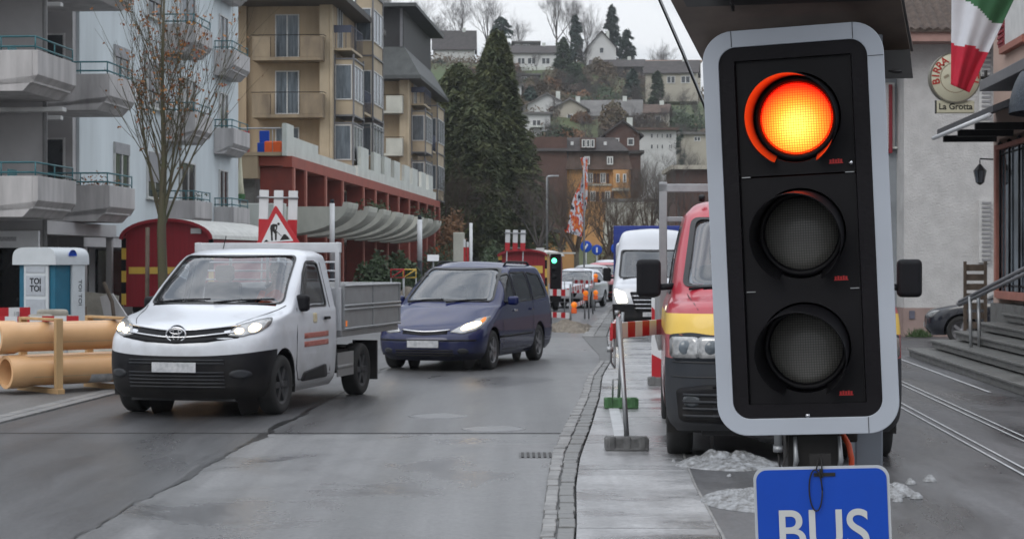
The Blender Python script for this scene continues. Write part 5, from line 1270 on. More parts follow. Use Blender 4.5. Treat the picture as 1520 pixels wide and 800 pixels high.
def podium():
    t = sthing('podium_building', 'long shop podium with dark red columns, curved concrete planters and white parapet', 'building', -13.5, 71.4)
    b = MB(); b.box(-8, -1.6, .6, 54, 2.75, 5.4); b.box(-8, -2.4, .3, 54, 0, 2.74); b.build('wall', mat('podium_grey_wall', (.24, .23, .215), .8, var=.3), t)
    be = MB(); be.box(-.35, .02, -.05, 54, 5.45, 5.88); be.box(-1.9, -.353, -.04, 54, 5.5, 5.86); be.build('beam', M['redbeam'], t)
    dk = MB(); dk.box(-7.5, -.36, -.35, 17, 5.885, 6.02); dk.box(-7.5, -1.3, -.3, .3, 5.0, 5.88); dk.build('terrace_deck', M['tan'], t)
    ft = MB(); ft.box(-7.5, -2.9, -.1, .3, 0, 5.0); ft.build('end_wall', mat('brown_end_wall', (.17, .125, .09), .8, var=.2, vs=1), t)
    for i, y in enumerate([.2, 2.8, 7.6, 12.2, 18.6, 22.8, 27.4, 32, 36.8, 41.4, 46, 50.6, 53.6]):
        f = MB(); f.box(-.80 if i else -1.3, -.02, y, y + (.35 if i else .3), 0, 5.46); f.build('column', M['redcol'], t, bevel=.01)
        e = MB(); e.box(-.018, .05, y + .02, y + .30, 0, 5.44); e.build('column_edge', mat('column_edge_pink', (.34, .12, .09), .7), t)
    for i in range(11):
        y = 1.6 + i * 4.7
        w = MB(); w.box(-1.595, -1.55, y, y + 2.6, 3.1, 5.3); w.build('window', M['winglass_cur'], t)
        if i % 2: 
            w = MB(); w.box(-2.39, -2.3, y, y + 3, .1, 2.6); w.build('shop_window', M['shop'], t)
    # planters, quarter-round
    for i in range(8):
        y0 = -1.6 + i * 4.25 + (1.2 if i else 0); y1 = y0 + 2.5
        P = [(-.1, 2.75)] + [(-.1 + 2.6 * math.sin(a), 3.98 - 1.2 * math.cos(a) ** 1.0) for a in [R(8) + R(82) * k / 10 for k in range(11)]] + [(2.5, 4.02), (2.3, 4.02), (2.25, 3.85), (-.1, 3.85)]
        p = MB(); p.prism(P, 'y', y0, y1); p.build('planter', M['planter'], t, bevel=.02)
    for (y, x) in ((29, 1.8), (14, 1.2)):
        f = MB(); random.seed(int(y))
        for _ in range(420):
            c = Vector((x + random.gauss(0, .35), y + random.gauss(0, .9), 3.95 + abs(random.gauss(0, .28)))); s_ = .11
            f.add([c + Vector([random.uniform(-s_, s_) for _ in range(3)]) for _ in range(3)], [(0, 1, 2)])
        f.build('planter_shrub', M['hedge'], t)['kind'] = 'stuff'
    pa = MB(); pa.box(-.33, -.15, -.3, 1.2, 5.885, 7.15); pa.box(-.33, -.15, 1.2, 6.8, 5.885, 6.7); pa.box(-.33, -.15, 6.8, 17.4, 5.885, 6.35); pa.build('parapet', M['whiteconc'], t)
    cr = MB(); cr.box(-.33, -.15, 18.0, 53, 5.885, 6.45)
    for y in (19, 23.5, 27.5, 31.5, 36, 40, 44.5, 48.5): cr.box(-.33, -.15, y, y + 2.6, 6.453, 7.45)
    cr.build('parapet', M['whiteconc'], t)
    r = MB(); r.tube([(-7.4, -.3, 6.95), (-.4, -.3, 6.95)], .03, 6)
    for q in range(6): r.tube([(-7.2 + q * 1.3, -.3, 6.0), (-7.2 + q * 1.3, -.3, 6.95)], .018, 5)
    r.build('railing', M['steel'], t)
    for k, (x, c) in enumerate(((-2.1, 'signred'), (-1.3, 'signblue'), (-2.6, 'signblue'), (-3.2, 'signred'))):
        f = MB(); f.box(x - .2, x + .2, .6, 1.0, 6.03, 6.45); f.box(x - .2, x + .2, 1.0, 1.06, 6.45, 6.95); f.build('terrace_chair', M[c], t, bevel=.02)
    f = MB(); f.box(-1.2, -.5, .5, 1.0, 6.03, 6.5); f.build('terrace_box', M['orange'], t, bevel=.05)
    sg_ = MB(); sg_.box(-.2, .9, 51.2, 51.3, 1.9, 3.1); so = sg_.build('hanging_sign', M['darkin'], t)
    sg_ = MB(); sg_.lathe([(0, -.04), (.42, -.03), (.46, 0)], 'y', c=(.35, 51.2, 2.35), n=24); sg_.build('sign_disc', mat('orange_sign', (.7, .10, .02), .5), so)
podium()
# pale concrete planter wall in front of the podium end
t = sthing('planter_wall', 'pale concrete planter wall in front of the brown podium end', 'wall', -14.3, 69)
m_ = MB(); m_.prism([(-3.6, 2.5), (-2.6, 2.5), (-2.2, 4.0), (-3.6, 4.0)], 'y', 0, .3); m_.box(-2.25, 1.0, -.02, .32, 2.6, 3.95); m_.box(-3.6, 1.0, .33, 2.2, 2.45, 2.6); m_.build('panel', M['whiteconc'], t, bevel=.03)
for x in (-3.2, 0.6):
    m_ = MB(); m_.box(x, x + .3, .5, .8, 0, 2.45); m_.build('post', M['concrete'], t)
t = sthing('parasol', 'folded cream parasol with a green top standing on the first-floor terrace', 'parasol', -15.1, 69.5, z=3.9)
m_ = MB(); m_.lathe([(.03, 2.0), (.05, 1.6), (.10, .9), (.16, .35), (.05, .3)], n=12); m_.build('canopy', M['cream'], t)
m_ = MB(); m_.tube([(0, 0, -1.3), (0, 0, .4)], .03, 8); m_.build('pole', M['steel'], t)
m_ = MB(); m_.lathe([(.17, .42), (.19, .3), (.12, .2)], n=12); m_.build('band', M['greenfoot'], t)

# ------------------------------------------------------------------ things in front of the left-hand houses
def wagon(name, label, px0, px1, Y, ln, roofz, eave, posz=.6, yelz=(1.55, 1.8)):
    X0, X1 = xz(px0, Y), xz(px1, Y); w = (X1 - X0) / 2
    t = thing(name, label, 'site wagon', ((X0 + X1) / 2, Y, 0), R(-9))
    n = 16; prof = [(-w, .55)] + [(w * math.cos(PI - PI * k / n), eave + (roofz - eave) * math.sin(PI * k / n)) for k in range(n + 1)] + [(w, .55)]
    b = MB(); b.prism(prof, 'y', 0, ln); b.build('body', M['wagonred'], t)
    r = MB(); o_ = [( (w + .08) * math.cos(PI - PI * k / n), eave - .02 + (roofz + .07 - eave) * math.sin(PI * k / n)) for k in range(n + 1)]; i_ = [((w + .02) * math.cos(PI - PI * k / n), eave - .02 + (roofz + .012 - eave) * math.sin(PI * k / n)) for k in range(n + 1)]
    for k in range(n):
        r.prism([o_[k], o_[k + 1], i_[k + 1], i_[k]], 'y', -.12, ln + .12, 0 if 0 else 0)
    ro = r.build('roof', M['tin'], t, fixn=True)
    ed = MB()
    for k in range(n): ed.prism([(o_[k][0] * 1.004, o_[k][1] + .003), (o_[k + 1][0] * 1.004, o_[k + 1][1] + .003), (i_[k + 1][0] * .97, i_[k + 1][1] - .02), (i_[k][0] * .97, i_[k][1] - .02)], 'y', -.15, -.121)
    ed.build('roof_edge', M['wagonred'], ro, fixn=True)
    y = MB(); y.box(-w + .14, w - .14, -.02, -.003, yelz[0], yelz[1])
    y.build('yellow_band', M['yellow'], t)
    c = MB(); k = 0; z = .6
    while z < eave - .05:
        for sx in (-1, 1): c.box(sx * w - .06, sx * w + .06, -.03, -.003 if 0 else .03, z, min(z + .3, eave), k % 2)
        z += .3; k += 1
    c.build('corner_strip', [M['yellow'], M['black']], t)
    for sx in (-.5,): 
        h = MB(); h.box(.55 * w, .55 * w + .28, -.06, -.003, eave + .12, eave + .26); h.build('vent', M['winframe'], t)
    ch = MB(); ch.box(-w + .2, w - .2, .1, ln - .1, .42, .55); ch.build('chassis', M['black'], t)
    for yy in (.9, ln - .9):
        for sx in (-w + .12, w - .12):
            q = MB(); q.lathe([(.1, -.08), (.34, -.08), (.36, 0), (.34, .08), (.1, .08)], 'x', c=(sx, yy, .36), n=24); q.build('wheel', M['rubber'], t)
    return t
wagon('site_wagon', 'red round-roofed site wagon behind the white flatbed truck, near the bare street tree', 181, 316, 48, 5.5, 2.83, 2.36, yelz=(1.42, 1.60))
wagon('site_wagon', 'far red site wagon with a pale roof edge beside the green signal', 742, 812, 62, 4, 2.12, 1.95, yelz=(1.35, 1.6))
def boards(label, px0, px1, ytop, ybot, Y, zsplit):
    X0, X1 = xz(px0, Y), xz(px1, Y); w = X1 - X0; z1 = zz(ytop, Y); z0 = zz(ybot, Y)
    t = thing('folded_road_barrier', label, 'road barrier', (X0, Y, 0), 0, rot=(0, R(1.5), 0))
    bw = w * .24
    for k in range(3):
        x = w * (.0 + .38 * k); b = MB(); b.box(x, x + bw, 0, .03, zsplit, z1); o = b.build('board', M['signwhite'], t, bevel=.004)
        r = MB(); r.box(x, x + bw, -.002, .032, z0, zsplit - .002); r.build('board', M['signred'], t)
    c = MB(); c.tube([(-.04, -.02, z1 - (z1 - zsplit) * .25), (w + .02, -.02, z1 - (z1 - zsplit) * .25)], .018, 6); c.tube([(0, .05, z0 + .1), (w, .05, z0 + .1)], .018, 6)
    for x in (.1 * w, .9 * w): c.tube([(x, .06, 0), (x, .06, z1 - .3)], .02, 6)
    c.build('frame', M['steel'], t)
    return t
t = boards('three upright white and red boards standing behind the roadworks triangle', 379, 436, 282, 362, 36.6, zz(325, 36.6))
m_ = MB(); x_ = .02; m_.box(.03, xz(436, 36.6) - xz(379, 36.6) - .03, .04, .06, zz(362, 36.6), zz(328, 36.6)); m_.build('back_panel', M['signred'], t)
boards('three small upright white and red boards beside the far red site wagon', 747, 777, 341, 372, 60.8, zz(360, 60.8))
# roadworks triangle
def triangle():
    Y = 36.0; c = at(411, 343, Y); s = 70 * Y / FPX
    t = thing('roadworks_sign', 'triangular roadworks sign with a red edge and a digging figure, above the white truck', 'road sign', (c.x, c.y, c.z), 0, rot=(0, R(-3), R(-8)))
    def tri(k, r): 
        h = s * .866 * k; a = [(0, h * .62), (-s * k / 2, -h * .38), (s * k / 2, -h * .38)]
        return rpoly(a, r)
    b = MB(); b.prism(tri(1.05, .07), 'y', 0, .012); b.build('red_plate', M['signred'], t, fixn=True)
    b = MB(); b.prism(tri(.70, .02), 'y', -.004, -.0005); b.build('white_face', M['signwhite'], t, fixn=True)
    k = s / 70.0
    def pp(L): return [((x - 411) * k, (343 - y) * k) for x, y in L]
    f = MB()
    # figure: head, back, legs, arm, shovel, heap
    hd = [(414.2 + 2.1 * math.cos(a), 332.6 + 2.1 * math.sin(a)) for a in [2 * PI * q / 10 for q in range(10)]]
    shapes = [hd, [(402, 334), (406, 332), (411.5, 333), (412.5, 335), (408, 337), (408.5, 341), (411, 345), (410, 356.5), (407.5, 356.5), (407.6, 347), (404.8, 343), (404.4, 350), (404.4, 357), (401.6, 357), (401.6, 345), (401, 339)],
              [(410.5, 334), (412.6, 335), (411.3, 341), (408.5, 343.5), (407.8, 342.4), (409.8, 339.5)], [(408, 341.8), (408.8, 341), (418, 350.4), (417.4, 351.2)],
              [(415, 357), (418, 352.5), (421, 348.5), (424, 348.5), (427, 351.5), (430.5, 356.3)], [(390.5, 358.2), (393, 355.6), (395, 355), (397.5, 357.8)]]
    for i, S_ in enumerate(shapes): f.prism(pp(S_), 'y', -.0075 - i * .0002, -.0045)
    f.build('pictogram', M['black'], t, fixn=True)
    p = MB(); p.tube([(0, .03, -c.z + .02), (0, .03, .1)], .03, 8); p.build('post', M['steel'], t)
triangle()
# portable toilet
def toilet():
    Y = 37.5; c = xz(50, Y)
    t = thing('portable_toilet', 'white and teal portable toilet cabin by the striped barrier boards', 'portable toilet', (xz(24, Y), Y, 0), R(-24))
    w, d, h = 1.0, .98, 1.86
    b = MB(); b.box(.04, w - .04, .04, d - .04, .08, h - .08); b.build('cabin', M['toiteal'], t, bevel=.03)
    f = MB(); f.box(.20, w - .17, -.02, .038, .10, h - .16); fo = f.build('door', M['toiwhite'], t, bevel=.03)
    for z0, z1 in ((1.05, 1.46), (.50, .98), (1.52, 1.64)):
        q = MB(); q.box(.27, w - .24, -.034, -.018, z0, z1); q.build('door_panel', mat('toilet_panel', (.36, .385, .42), .5), fo, bevel=.01)
    q = MB(); put_text(q, 'TOI', .17, facing(Vector((.52, -.037, 1.34))), .002, bold=.004); put_text(q, 'TOI', .17, facing(Vector((.52, -.037, 1.19))), .002, bold=.004)
    q.build('lettering', M['black'], fo)
    s = MB(); s.box(w - .036, w + .03, .52, d - .04, .12, h - .16); so = s.build('side_panel', M['toiwhite'], t, bevel=.02)
    q = MB()
    mt = Matrix.Translation(Vector((w + .033, .76, 1.1))) @ Matrix.Rotation(R(90), 4, 'Z') @ Matrix.Rotation(R(90), 4, 'X') @ Matrix.Rotation(R(-90), 4, 'Z')
    put_text(q, 'TOI TOI', .15, mt, .002); q.build('lettering', M['greyplastic'], so)
    r = MB()
    def rf(u, v):
        a = u * PI; x = w / 2 - (w / 2 + .05) * math.copysign(abs(math.cos(a)) ** .45, math.cos(a)); z = h - .18 + .36 * math.sin(a) ** .5
        return (x, -.06 + (d + .12) * v, z)
    r.grid(rf, 24, 10); P = [rf(k / 24, 0) for k in range(25)]; P2 = [rf(k / 24, 1) for k in range(25)]
    r.add(P, [tuple(range(25))]); r.add(P2, [tuple(range(25))[::-1]]); r.add([rf(0, 0), rf(1, 0), rf(1, 1), rf(0, 1)], [(0, 1, 2, 3)])
    r.build('roof', M['toiwhite'], t, bevel=.0)
    bl = MB(); bl.lathe([(0, -.012), (.13, -.01), (.13, 0)], 'x', c=(w + .062, d * .5, h + .0), n=20); bl.v = [(v[0], v[1], max(v[2], h + .0)) for v in bl.v]; bl.build('badge', M['signblue'], t)
toilet()
# pipe stack
def pipe(label, x0, y0, z0, ang, ln, r, cap=None):
    t = thing('drain_pipe', label, 'pipe', (x0, y0, z0), PI / 2 - ang, 'orange drain pipes stacked by the road')
    b = MB(); b.lathe([(r - .022, 0), (r - .022, ln)], 'x', n=40); b.lathe([(r * 1.12, -.0), (r * 1.13, .02), (r * 1.12, .26), (r, .32), (r, ln)], 'x', n=40); b.lathe([(r - .022, 0), (r * 1.12, 0)], 'x', n=40, smooth=False)
    for a in (R(60), R(115), R(200), R(290)): b.add([(.3, math.cos(a) * r * 1.003, math.sin(a) * r * 1.003), (ln, math.cos(a) * r * 1.003, math.sin(a) * r * 1.003), (ln, math.cos(a + .06) * r * 1.003, math.sin(a + .06) * r * 1.003), (.3, math.cos(a + .06) * r * 1.003, math.sin(a + .06) * r * 1.003)], [(0, 1, 2, 3)], 1)
    b.build('barrel', [M['pipe'], mat('pipe_marking', (.50, .36, .22), .5)], t)
    else_ = None
    if 'front' in label:
        lb_ = MB(); n_ = 6
        for k in range(n_):
            a0, a1 = R(200 + k * 8), R(208 + k * 8); rr_ = r * 1.006
            lb_.add([(1.15, -math.cos(a0) * rr_ * -1, math.sin(a0) * -rr_ * -1), (1.5, -math.cos(a0) * rr_ * -1, math.sin(a0) * -rr_ * -1), (1.5, -math.cos(a1) * rr_ * -1, math.sin(a1) * -rr_ * -1), (1.15, -math.cos(a1) * rr_ * -1, math.sin(a1) * -rr_ * -1)], [(0, 1, 2, 3)])
        lb_.build('sticker', M['plate'], t)
    if cap:
        c = MB(); c.lathe([(0, .03), (r - .03, .03), (r - .022, .01)], 'x', n=32); c.build('end_cap', M['signwhite'], t)
    return t
pang = R(48)
r_ = .195; Yp = 23.7; sc = FPX / Yp
u_ = Vector((math.sin(pang), math.cos(pang)))
e0 = Vector((xz(8, Yp), Yp)); back = Vector((-math.cos(pang), math.sin(pang)))
low = e0
pipe('lower front orange pipe with an open dark end', low.x, low.y, .09 + r_ * 1.12, pang, 4.2, r_)
p2 = low - u_ * .2 + back * .46; pipe('lower back orange pipe, mostly hidden by the pipe in front', p2.x, p2.y, .09 + r_ * 1.12, pang, 4.2, r_)
p3 = low + back * .10 - u_ * .10; pipe('upper orange pipe closed by a white cap', p3.x, p3.y, .09 + r_ * 3.36 + .01, pang, 4.2, r_, 1)
def crate(label, s):
    c = low + u_ * s; t = thing('pipe_crate', label, 'crate', (c.x, c.y, 0), PI / 2 - pang, 'timber frames round the orange pipes')
    b = MB(); b.box(-.05, .05, -.30, -.23, .03, 1.0); b.build('upright', M['timber'], t, bevel=.006)
    b = MB(); b.box(-.05, .05, .70, .77, .03, 1.0); b.build('upright', M['timber'], t, bevel=.006)
    b = MB(); b.box(-.052, .052, -.34, .80, .002, .075); b.build('crosspiece', M['timber'], t, bevel=.006)
    b = MB(); b.box(-.052, .052, -.225, .695, .965, 1.0); b.build('crosspiece', M['timber'], t, bevel=.006)
crate('pale timber frame round the near end of the orange pipes', .62); crate('pale timber frame round the middle of the orange pipes', 1.62); 
# label on the pipe is part of the pipe's look; striped boards, blocks, slabs
for i, (px0, px1, pt, pb, Y, n, lab) in enumerate(((-30, 106, 470, 489, 30, 8, 'long red and white barrier board lying behind the orange pipes'), (-20, 34, 457, 471, 34, 4, 'shorter red and white barrier board at the left edge behind the longer one'))):
    t = thing('barrier_board', lab, 'barrier', (0, 0, 0)); b = MB(); striped(b, (xz(px0, Y), Y), (xz(px1, Y), Y + .5), zz(pb, Y), zz(pt, Y), n, .03); b.build('board', [M['signwhite'], M['signred']], t)
    f = MB()
    for px in (px0 + 40, px1 - 8): x = xz(px, Y + .3); f.box(x - .02, x + .02, Y + .3, Y + .34, 0.01, zz(pb, Y) + .1)
    f.build('leg', M['steel'], t)
random.seed(11)
for i, (px, py, w, h) in enumerate(((60, 484, .42, .34), (78, 480, .5, .42), (45, 488, .3, .26), (92, 488, .35, .3))):
    Y = 33 + i * .4; c = Vector((xz(px, Y), Y, zz(py, Y))); m_ = MB(); m_.obox((0, 0, h / 2), w, w * .8, h, random.random()); o = m_.build('stone_block', M['blocks'], bevel=.06, seg=3, loc=(c.x, c.y, max(.01, c.z - h / 2) if 0 else .45))
    tag(o, 'rough pale stone block on the heap behind the striped barrier boards', 'stone', 'stone blocks heaped by the portable toilet')
def heap(name, label, cx, cy, rx, ry, h, seed, mt=None, kind=None):
    def fn(u, v):
        a = 2 * PI * u; nn = 1 + .35 * noise.noise(Vector((math.cos(a) * 1.2 + seed, math.sin(a) * 1.2, seed))); x = math.cos(a) * v * rx * nn; y = math.sin(a) * v * ry * nn
        return (x, y, max(-.02, h * (1 - v ** 1.3) * (.8 + .5 * noise.noise(Vector((x, y, seed)))) + .12 * noise.noise(Vector((x * 3, y * 3, seed)))) if v < .98 else -.02)
    m_ = MB(); m_.grid(fn, 50, 24, smooth=False); tag(m_.build(name, mt or M['gravel'], loc=(cx, cy, 0.015)), label, 'heap', kind=None)
heap('rubble_heap', 'heap of earth and rubble behind the orange pipes', xz(60, 33.5), 33.8, 1.6, .9, .5, 2, M['blocks'])
heap('gravel_heap', 'heap of brown gravel between the flatbed truck and the dark blue people carrier', xz(600, 58), 58, 1.5, 1.6, 1.0, 3)
heap('gravel_heap', 'low gravel spoil under the red and white barriers behind the dark blue car', xz(845, 47), 47, .7, 2.5, .22, 6)
t = thing('stone_slab', 'pale grey slab propped on edge behind the orange pipes', 'slab', (xz(112, 45), 45, 0), R(4))
m_ = MB(); m_.prism([(0, 0), (1.0, 0), (1.05, .9), (.1, 1.02)], 'y', 0, .12); m_.build('slab', M['blocks'], t, bevel=.02)
t = thing('stone_slab', 'leaning pale slab beside the dark prop, left of the truck', 'slab', (xz(160, 44), 44, 0), R(-6))
m_ = MB(); m_.prism([(0, 0), (.75, 0), (.1, .98), (-.2, .9)], 'y', 0, .1); m_.build('slab', M['concrete'], t, bevel=.02)
t = thing('timber_prop', 'dark leaning timber between the two pale slabs', 'timber', (xz(165, 43), 43, 0))
m_ = MB(); m_.tube([(.12, 0, 0), (0, .1, .8), (-.22, .2, 1.25)], .05, 6); m_.build('beam', M['darktimber'], t)
t = thing('timber_peg', 'short brown timber peg standing by the pale slab', 'timber', (xz(127, 40), 40, 0))
m_ = MB(); m_.obox((0, 0, .38), .06, .05, .76, 0); m_.build('peg', M['darktimber'], t)
# white site posts with dark feet
for i, (px, yt, yb, ym, Y, lab) in enumerate(((493, 302, 425, 388, 52, 'tall white post with a dark foot behind the flatbed truck bed'), (623, 326, 420, 387, 74, 'white lamp post with a dark foot in front of the podium planters'))):
    t = thing('lamp_post', lab, 'post', (xz(px, Y), Y, 0)); r = 3.8 * Y / FPX
    a = MB(); a.tube([(0, 0, zz(ym, Y)), (0, 0, zz(yt, Y))], r, 12); a.build('shaft', M['signwhite'], t)
    a = MB(); a.tube([(0, 0, 0), (0, 0, zz(ym, Y))], r * .95, 12); a.build('foot', M['greyplastic'], t)
    a = MB(); a.tube([(0, 0, zz(yt, Y)), (0, 0, zz(yt - 6, Y))], r * .8, 12); a.build('cap', M['greyplastic'], t)
t = thing('info_board', 'small tilted white information board on a post behind the dark blue car', 'sign', (xz(643, 66), 66, 0))
m_ = MB(); m_.obox((0, 0, zz(383, 66)), .42, .02, .28, rot=Matrix.Rotation(R(-35), 3, 'X')); m_.build('board', M['signwhite'], t)
m_ = MB(); m_.tube([(0, .05, 0), (0, .05, zz(385, 66))], .03, 6); m_.build('post', M['steel'], t)
t = thing('marker_post', 'tall white post with a short red and white marker beside it, before the dark conifer', 'post', (xz(699, 80), 80, 0))
m_ = MB(); m_.tube([(0, 0, 0), (0, 0, zz(331, 80))], .07, 8); m_.build('pole', M['signwhite'], t)
for k, x in enumerate((-.28, -.14)):
    m_ = MB(); m_.box(x - .05, x + .05, 0, .05, zz(378, 80), zz(367, 80), 0); m_.box(x - .05, x + .05, 0, .05, zz(388, 80), zz(378, 80) - .002, 0); m_.box(x - .05, x + .05, 0, .05, zz(367, 80) + .002, zz(355 + 4 * k, 80), 1)
    m_.v = m_.v; m_.build('marker_board', [M['signred'] if 1 else M['signwhite'], M['signwhite']], t)
for px, Y, c1, lab in ((590, 56, 'signred', 'small red barrier frame before the shrubs'), (608, 57, 'yellow', 'small yellow barrier frame before the shrubs')):
    t = thing('work_barrier', lab, 'barrier', (xz(px, Y), Y, 0)); m_ = MB(); z1 = zz(400, Y); z0 = zz(412, Y); s_ = .2
    m_.tube([(-s_, 0, z0), (-s_, 0, z1), (s_, 0, z1), (s_, 0, z0), (-s_, 0, z0), (s_, 0, z1)], .025, 6); m_.build('frame', M[c1], t)
    m_ = MB(); m_.tube([(-s_, 0, 0), (-s_, 0, z0)], .02, 6); m_.tube([(s_, 0, 0), (s_, 0, z0)], .02, 6); m_.build('leg', M['steel'], t)

# ------------------------------------------------------------------ small green signal, work barriers, flag, signs
Y = 57; t = thing('temporary_signal', 'small far traffic signal showing green on a timber post behind the dark blue car', 'traffic light', (xz(825, Y), Y, 0))
m_ = MB(); m_.box(-.17, .17, 0, .14, zz(448, Y), zz(377, Y)); m_.build('housing', M['sigblack'], t, bevel=.02)
m_ = MB(); m_.box(-.27, -.19, .02, .12, 0, zz(374, Y)); m_.build('post', M['timber'], t)
m_ = MB(); m_.box(-.30, .62, -.05, .25, zz(377, Y) + .003, zz(374.5, Y)); m_.build('roof', M['tin'], t)
for k, (dy, gm) in enumerate(((387, mat('green_light', (.1, .7, .35), .4, emit=(.10, 1, .45), es=2.2)), (399, M['sigmod']), (411, M['sigmod']))):
    m_ = MB(); m_.lathe([(0, -.012), (.075, -.01), (.08, 0)], 'y', c=(-.05, -.002, zz(dy, Y)), n=20); m_.build('lens', gm, t)
def workbar(name, label, a, b, rails, n):
    (pa, Ya), (pb, Yb) = a, b; A = Vector((xz(pa, Ya), Ya)); Bv = Vector((xz(pb, Yb), Yb))
    t = thing('work_barrier', label, 'barrier', (0, 0, 0), group=None)
    for z0, z1 in rails:
        m_ = MB(); striped(m_, A, Bv, z0, z1, n, .025); m_.build('striped_board', [M['signwhite'], M['signred']], t)
    for P in (A, Bv):
        m_ = MB(); m_.tube([(P.x, P.y - .25, .02), (P.x, P.y, 1.15), (P.x, P.y + .25, .02)], .018, 6); m_.build('leg', M['steel'], t)
workbar('w', 'lower red and white barrier facing the road, nearest behind the dark blue car', (815, 48), (846, 47), ((.85, 1.02), (.28, .42)), 5)
workbar('w', 'barrier running away from the nearest barrier, seen at a slant', (847, 47.2), (868, 55), ((.95, 1.08), (.5, .6)), 12)
workbar('w', 'far barrier with small red and white stripes in front of the white hatchback', (838, 60), (868, 59), ((.72, .86),), 8)
workbar('w', 'farthest barrier with small stripes, in front of the red parked car', (850, 66), (882, 64), ((.95, 1.08),), 8)
workbar('w', 'tall bent barrier frame between the orange lamps', (874, 55), (880, 60), ((.9, 1.0),), 6)
for i, (px, py, Y, lab) in enumerate(((852, 457, 46.8, 'lowest and nearest orange warning lamp on the barriers'), (869, 439, 54, 'orange warning lamp in the middle of the three big lamps'), (884, 438, 58, 'rightmost big orange warning lamp, level with the middle one'), (884, 413, 63, 'smallest orange warning lamp, topmost of the four'))):
    t = thing('warning_lamp', lab, 'lamp', (xz(px, Y), Y - .1, zz(py, Y)), group='orange warning lamps on the barriers')
    m_ = MB(); m_.box(-.07, .07, -.05, .05, -.14, .0); m_.build('battery_case', M['orange'], t, bevel=.02)
    m_ = MB(); m_.lathe([(0, -.05), (.07, -.045), (.08, 0), (.07, .045), (0, .05)], 'y', c=(0, 0, .08), n=20); m_.build('lens', M['orangelamp'], t)
# feather flag
def banner_mat():
    m = mat('banner_print', (.5, .5, .5), .8, col2=(.5, .5, .5), vs=2.4, detail=4, stretch=(2.0, 1, .8)); r = [n for n in m.node_tree.nodes if n.type == 'VALTORGB'][0]
    e = r.color_ramp.elements; r.color_ramp.interpolation = 'CONSTANT'; e[0].position = 0; e[0].color = (.02, .02, .03, 1); e[1].position = .40; e[1].color = (.55, .56, .6, 1)
    a = e.new(.50); a.color = (.45, .03, .02, 1); a = e.new(.55); a.color = (.60, .16, .03, 1); a = e.new(.62); a.color = (.55, .56, .6, 1)
    return m
def feather():
    Y = 75; t = thing('feather_flag', 'tall narrow white and orange advertising flag on a pole over the parked cars', 'flag', (xz(867, Y), Y, 0))
    p = MB(); p.tube([(0, 0, 0), (0, 0, zz(300, Y)), (-.0, 0, zz(234, Y))], .035, 8); p.build('pole', M['steel'], t)
    c = MB(); zt = zz(234, Y); zb = zz(352, Y)
    def fn(u, v):
        w = .28 + .42 * smooth(.2, 1, v); x = -w * u + .1 * math.sin(v * 9) * u - .18 * smooth(.45, 1, v) * 1.2 + .13
        return (x * 1.1, .10 * math.sin(u * 7 + v * 11), zt + (zb - zt) * v + .25 * u * (v > .95))
    random.seed(2); cs = {}
    def mf(i, j):
        v = j / 36
        if v < .22: return 0
        if v < .45: return 1 if (i + j // 2) % 3 else 0
        return (0, 2, 3, 2, 1)[(i * 2 + j // 3 + (j * i) % 3) % 5]
    c.grid(fn, 6, 36, mf=mf); c.build('cloth', banner_mat(), t)
feather()
for i, (px, py, Y, lab) in enumerate(((870, 366, 95, 'leftmost round blue road sign beyond the parked cars'), (886, 371, 105, 'middle blue road sign beyond the parked cars'), (915, 369, 98, 'rightmost blue road sign beyond the parked cars, left of the white panel van'))):
    t = thing('road_sign', lab, 'road sign', (xz(px, Y), Y, 0), group='blue road signs')
    z = zz(py, Y); m_ = MB(); m_.lathe([(0, -.03), (.26, -.03), (.30, -.02), (.30, 0)], 'y', c=(0, 0, z), n=24); m_.build('disc', M['signblue'], t)
    m_ = MB(); m_.obox((0, -.035, z), .09, .01, .30, rot=Matrix.Rotation(R((30, 0, -25)[i]), 3, 'Y')); m_.build('symbol', M['signwhite'], t)
    m_ = MB(); m_.tube([(0, .02, 0), (0, .02, z + .3)], .035, 6); m_.build('post', M['steel'], t)
Y = 120; t = thing('street_lamp', 'tall grey street lamp with a short arm before the brown house', 'street lamp', (xz(812, Y), Y, 0))
m_ = MB(); m_.tube([(0, 0, 0), (0, 0, zz(264, Y)), (.08, 0, zz(262, Y)), (.4, 0, zz(261.5, Y))], .07, 8); m_.build('pole', M['steel'], t)
m_ = MB(); m_.obox((.55, 0, zz(261.5, Y)), .45, .2, .1); m_.build('lamp_head', M['steel'], t, bevel=.03)
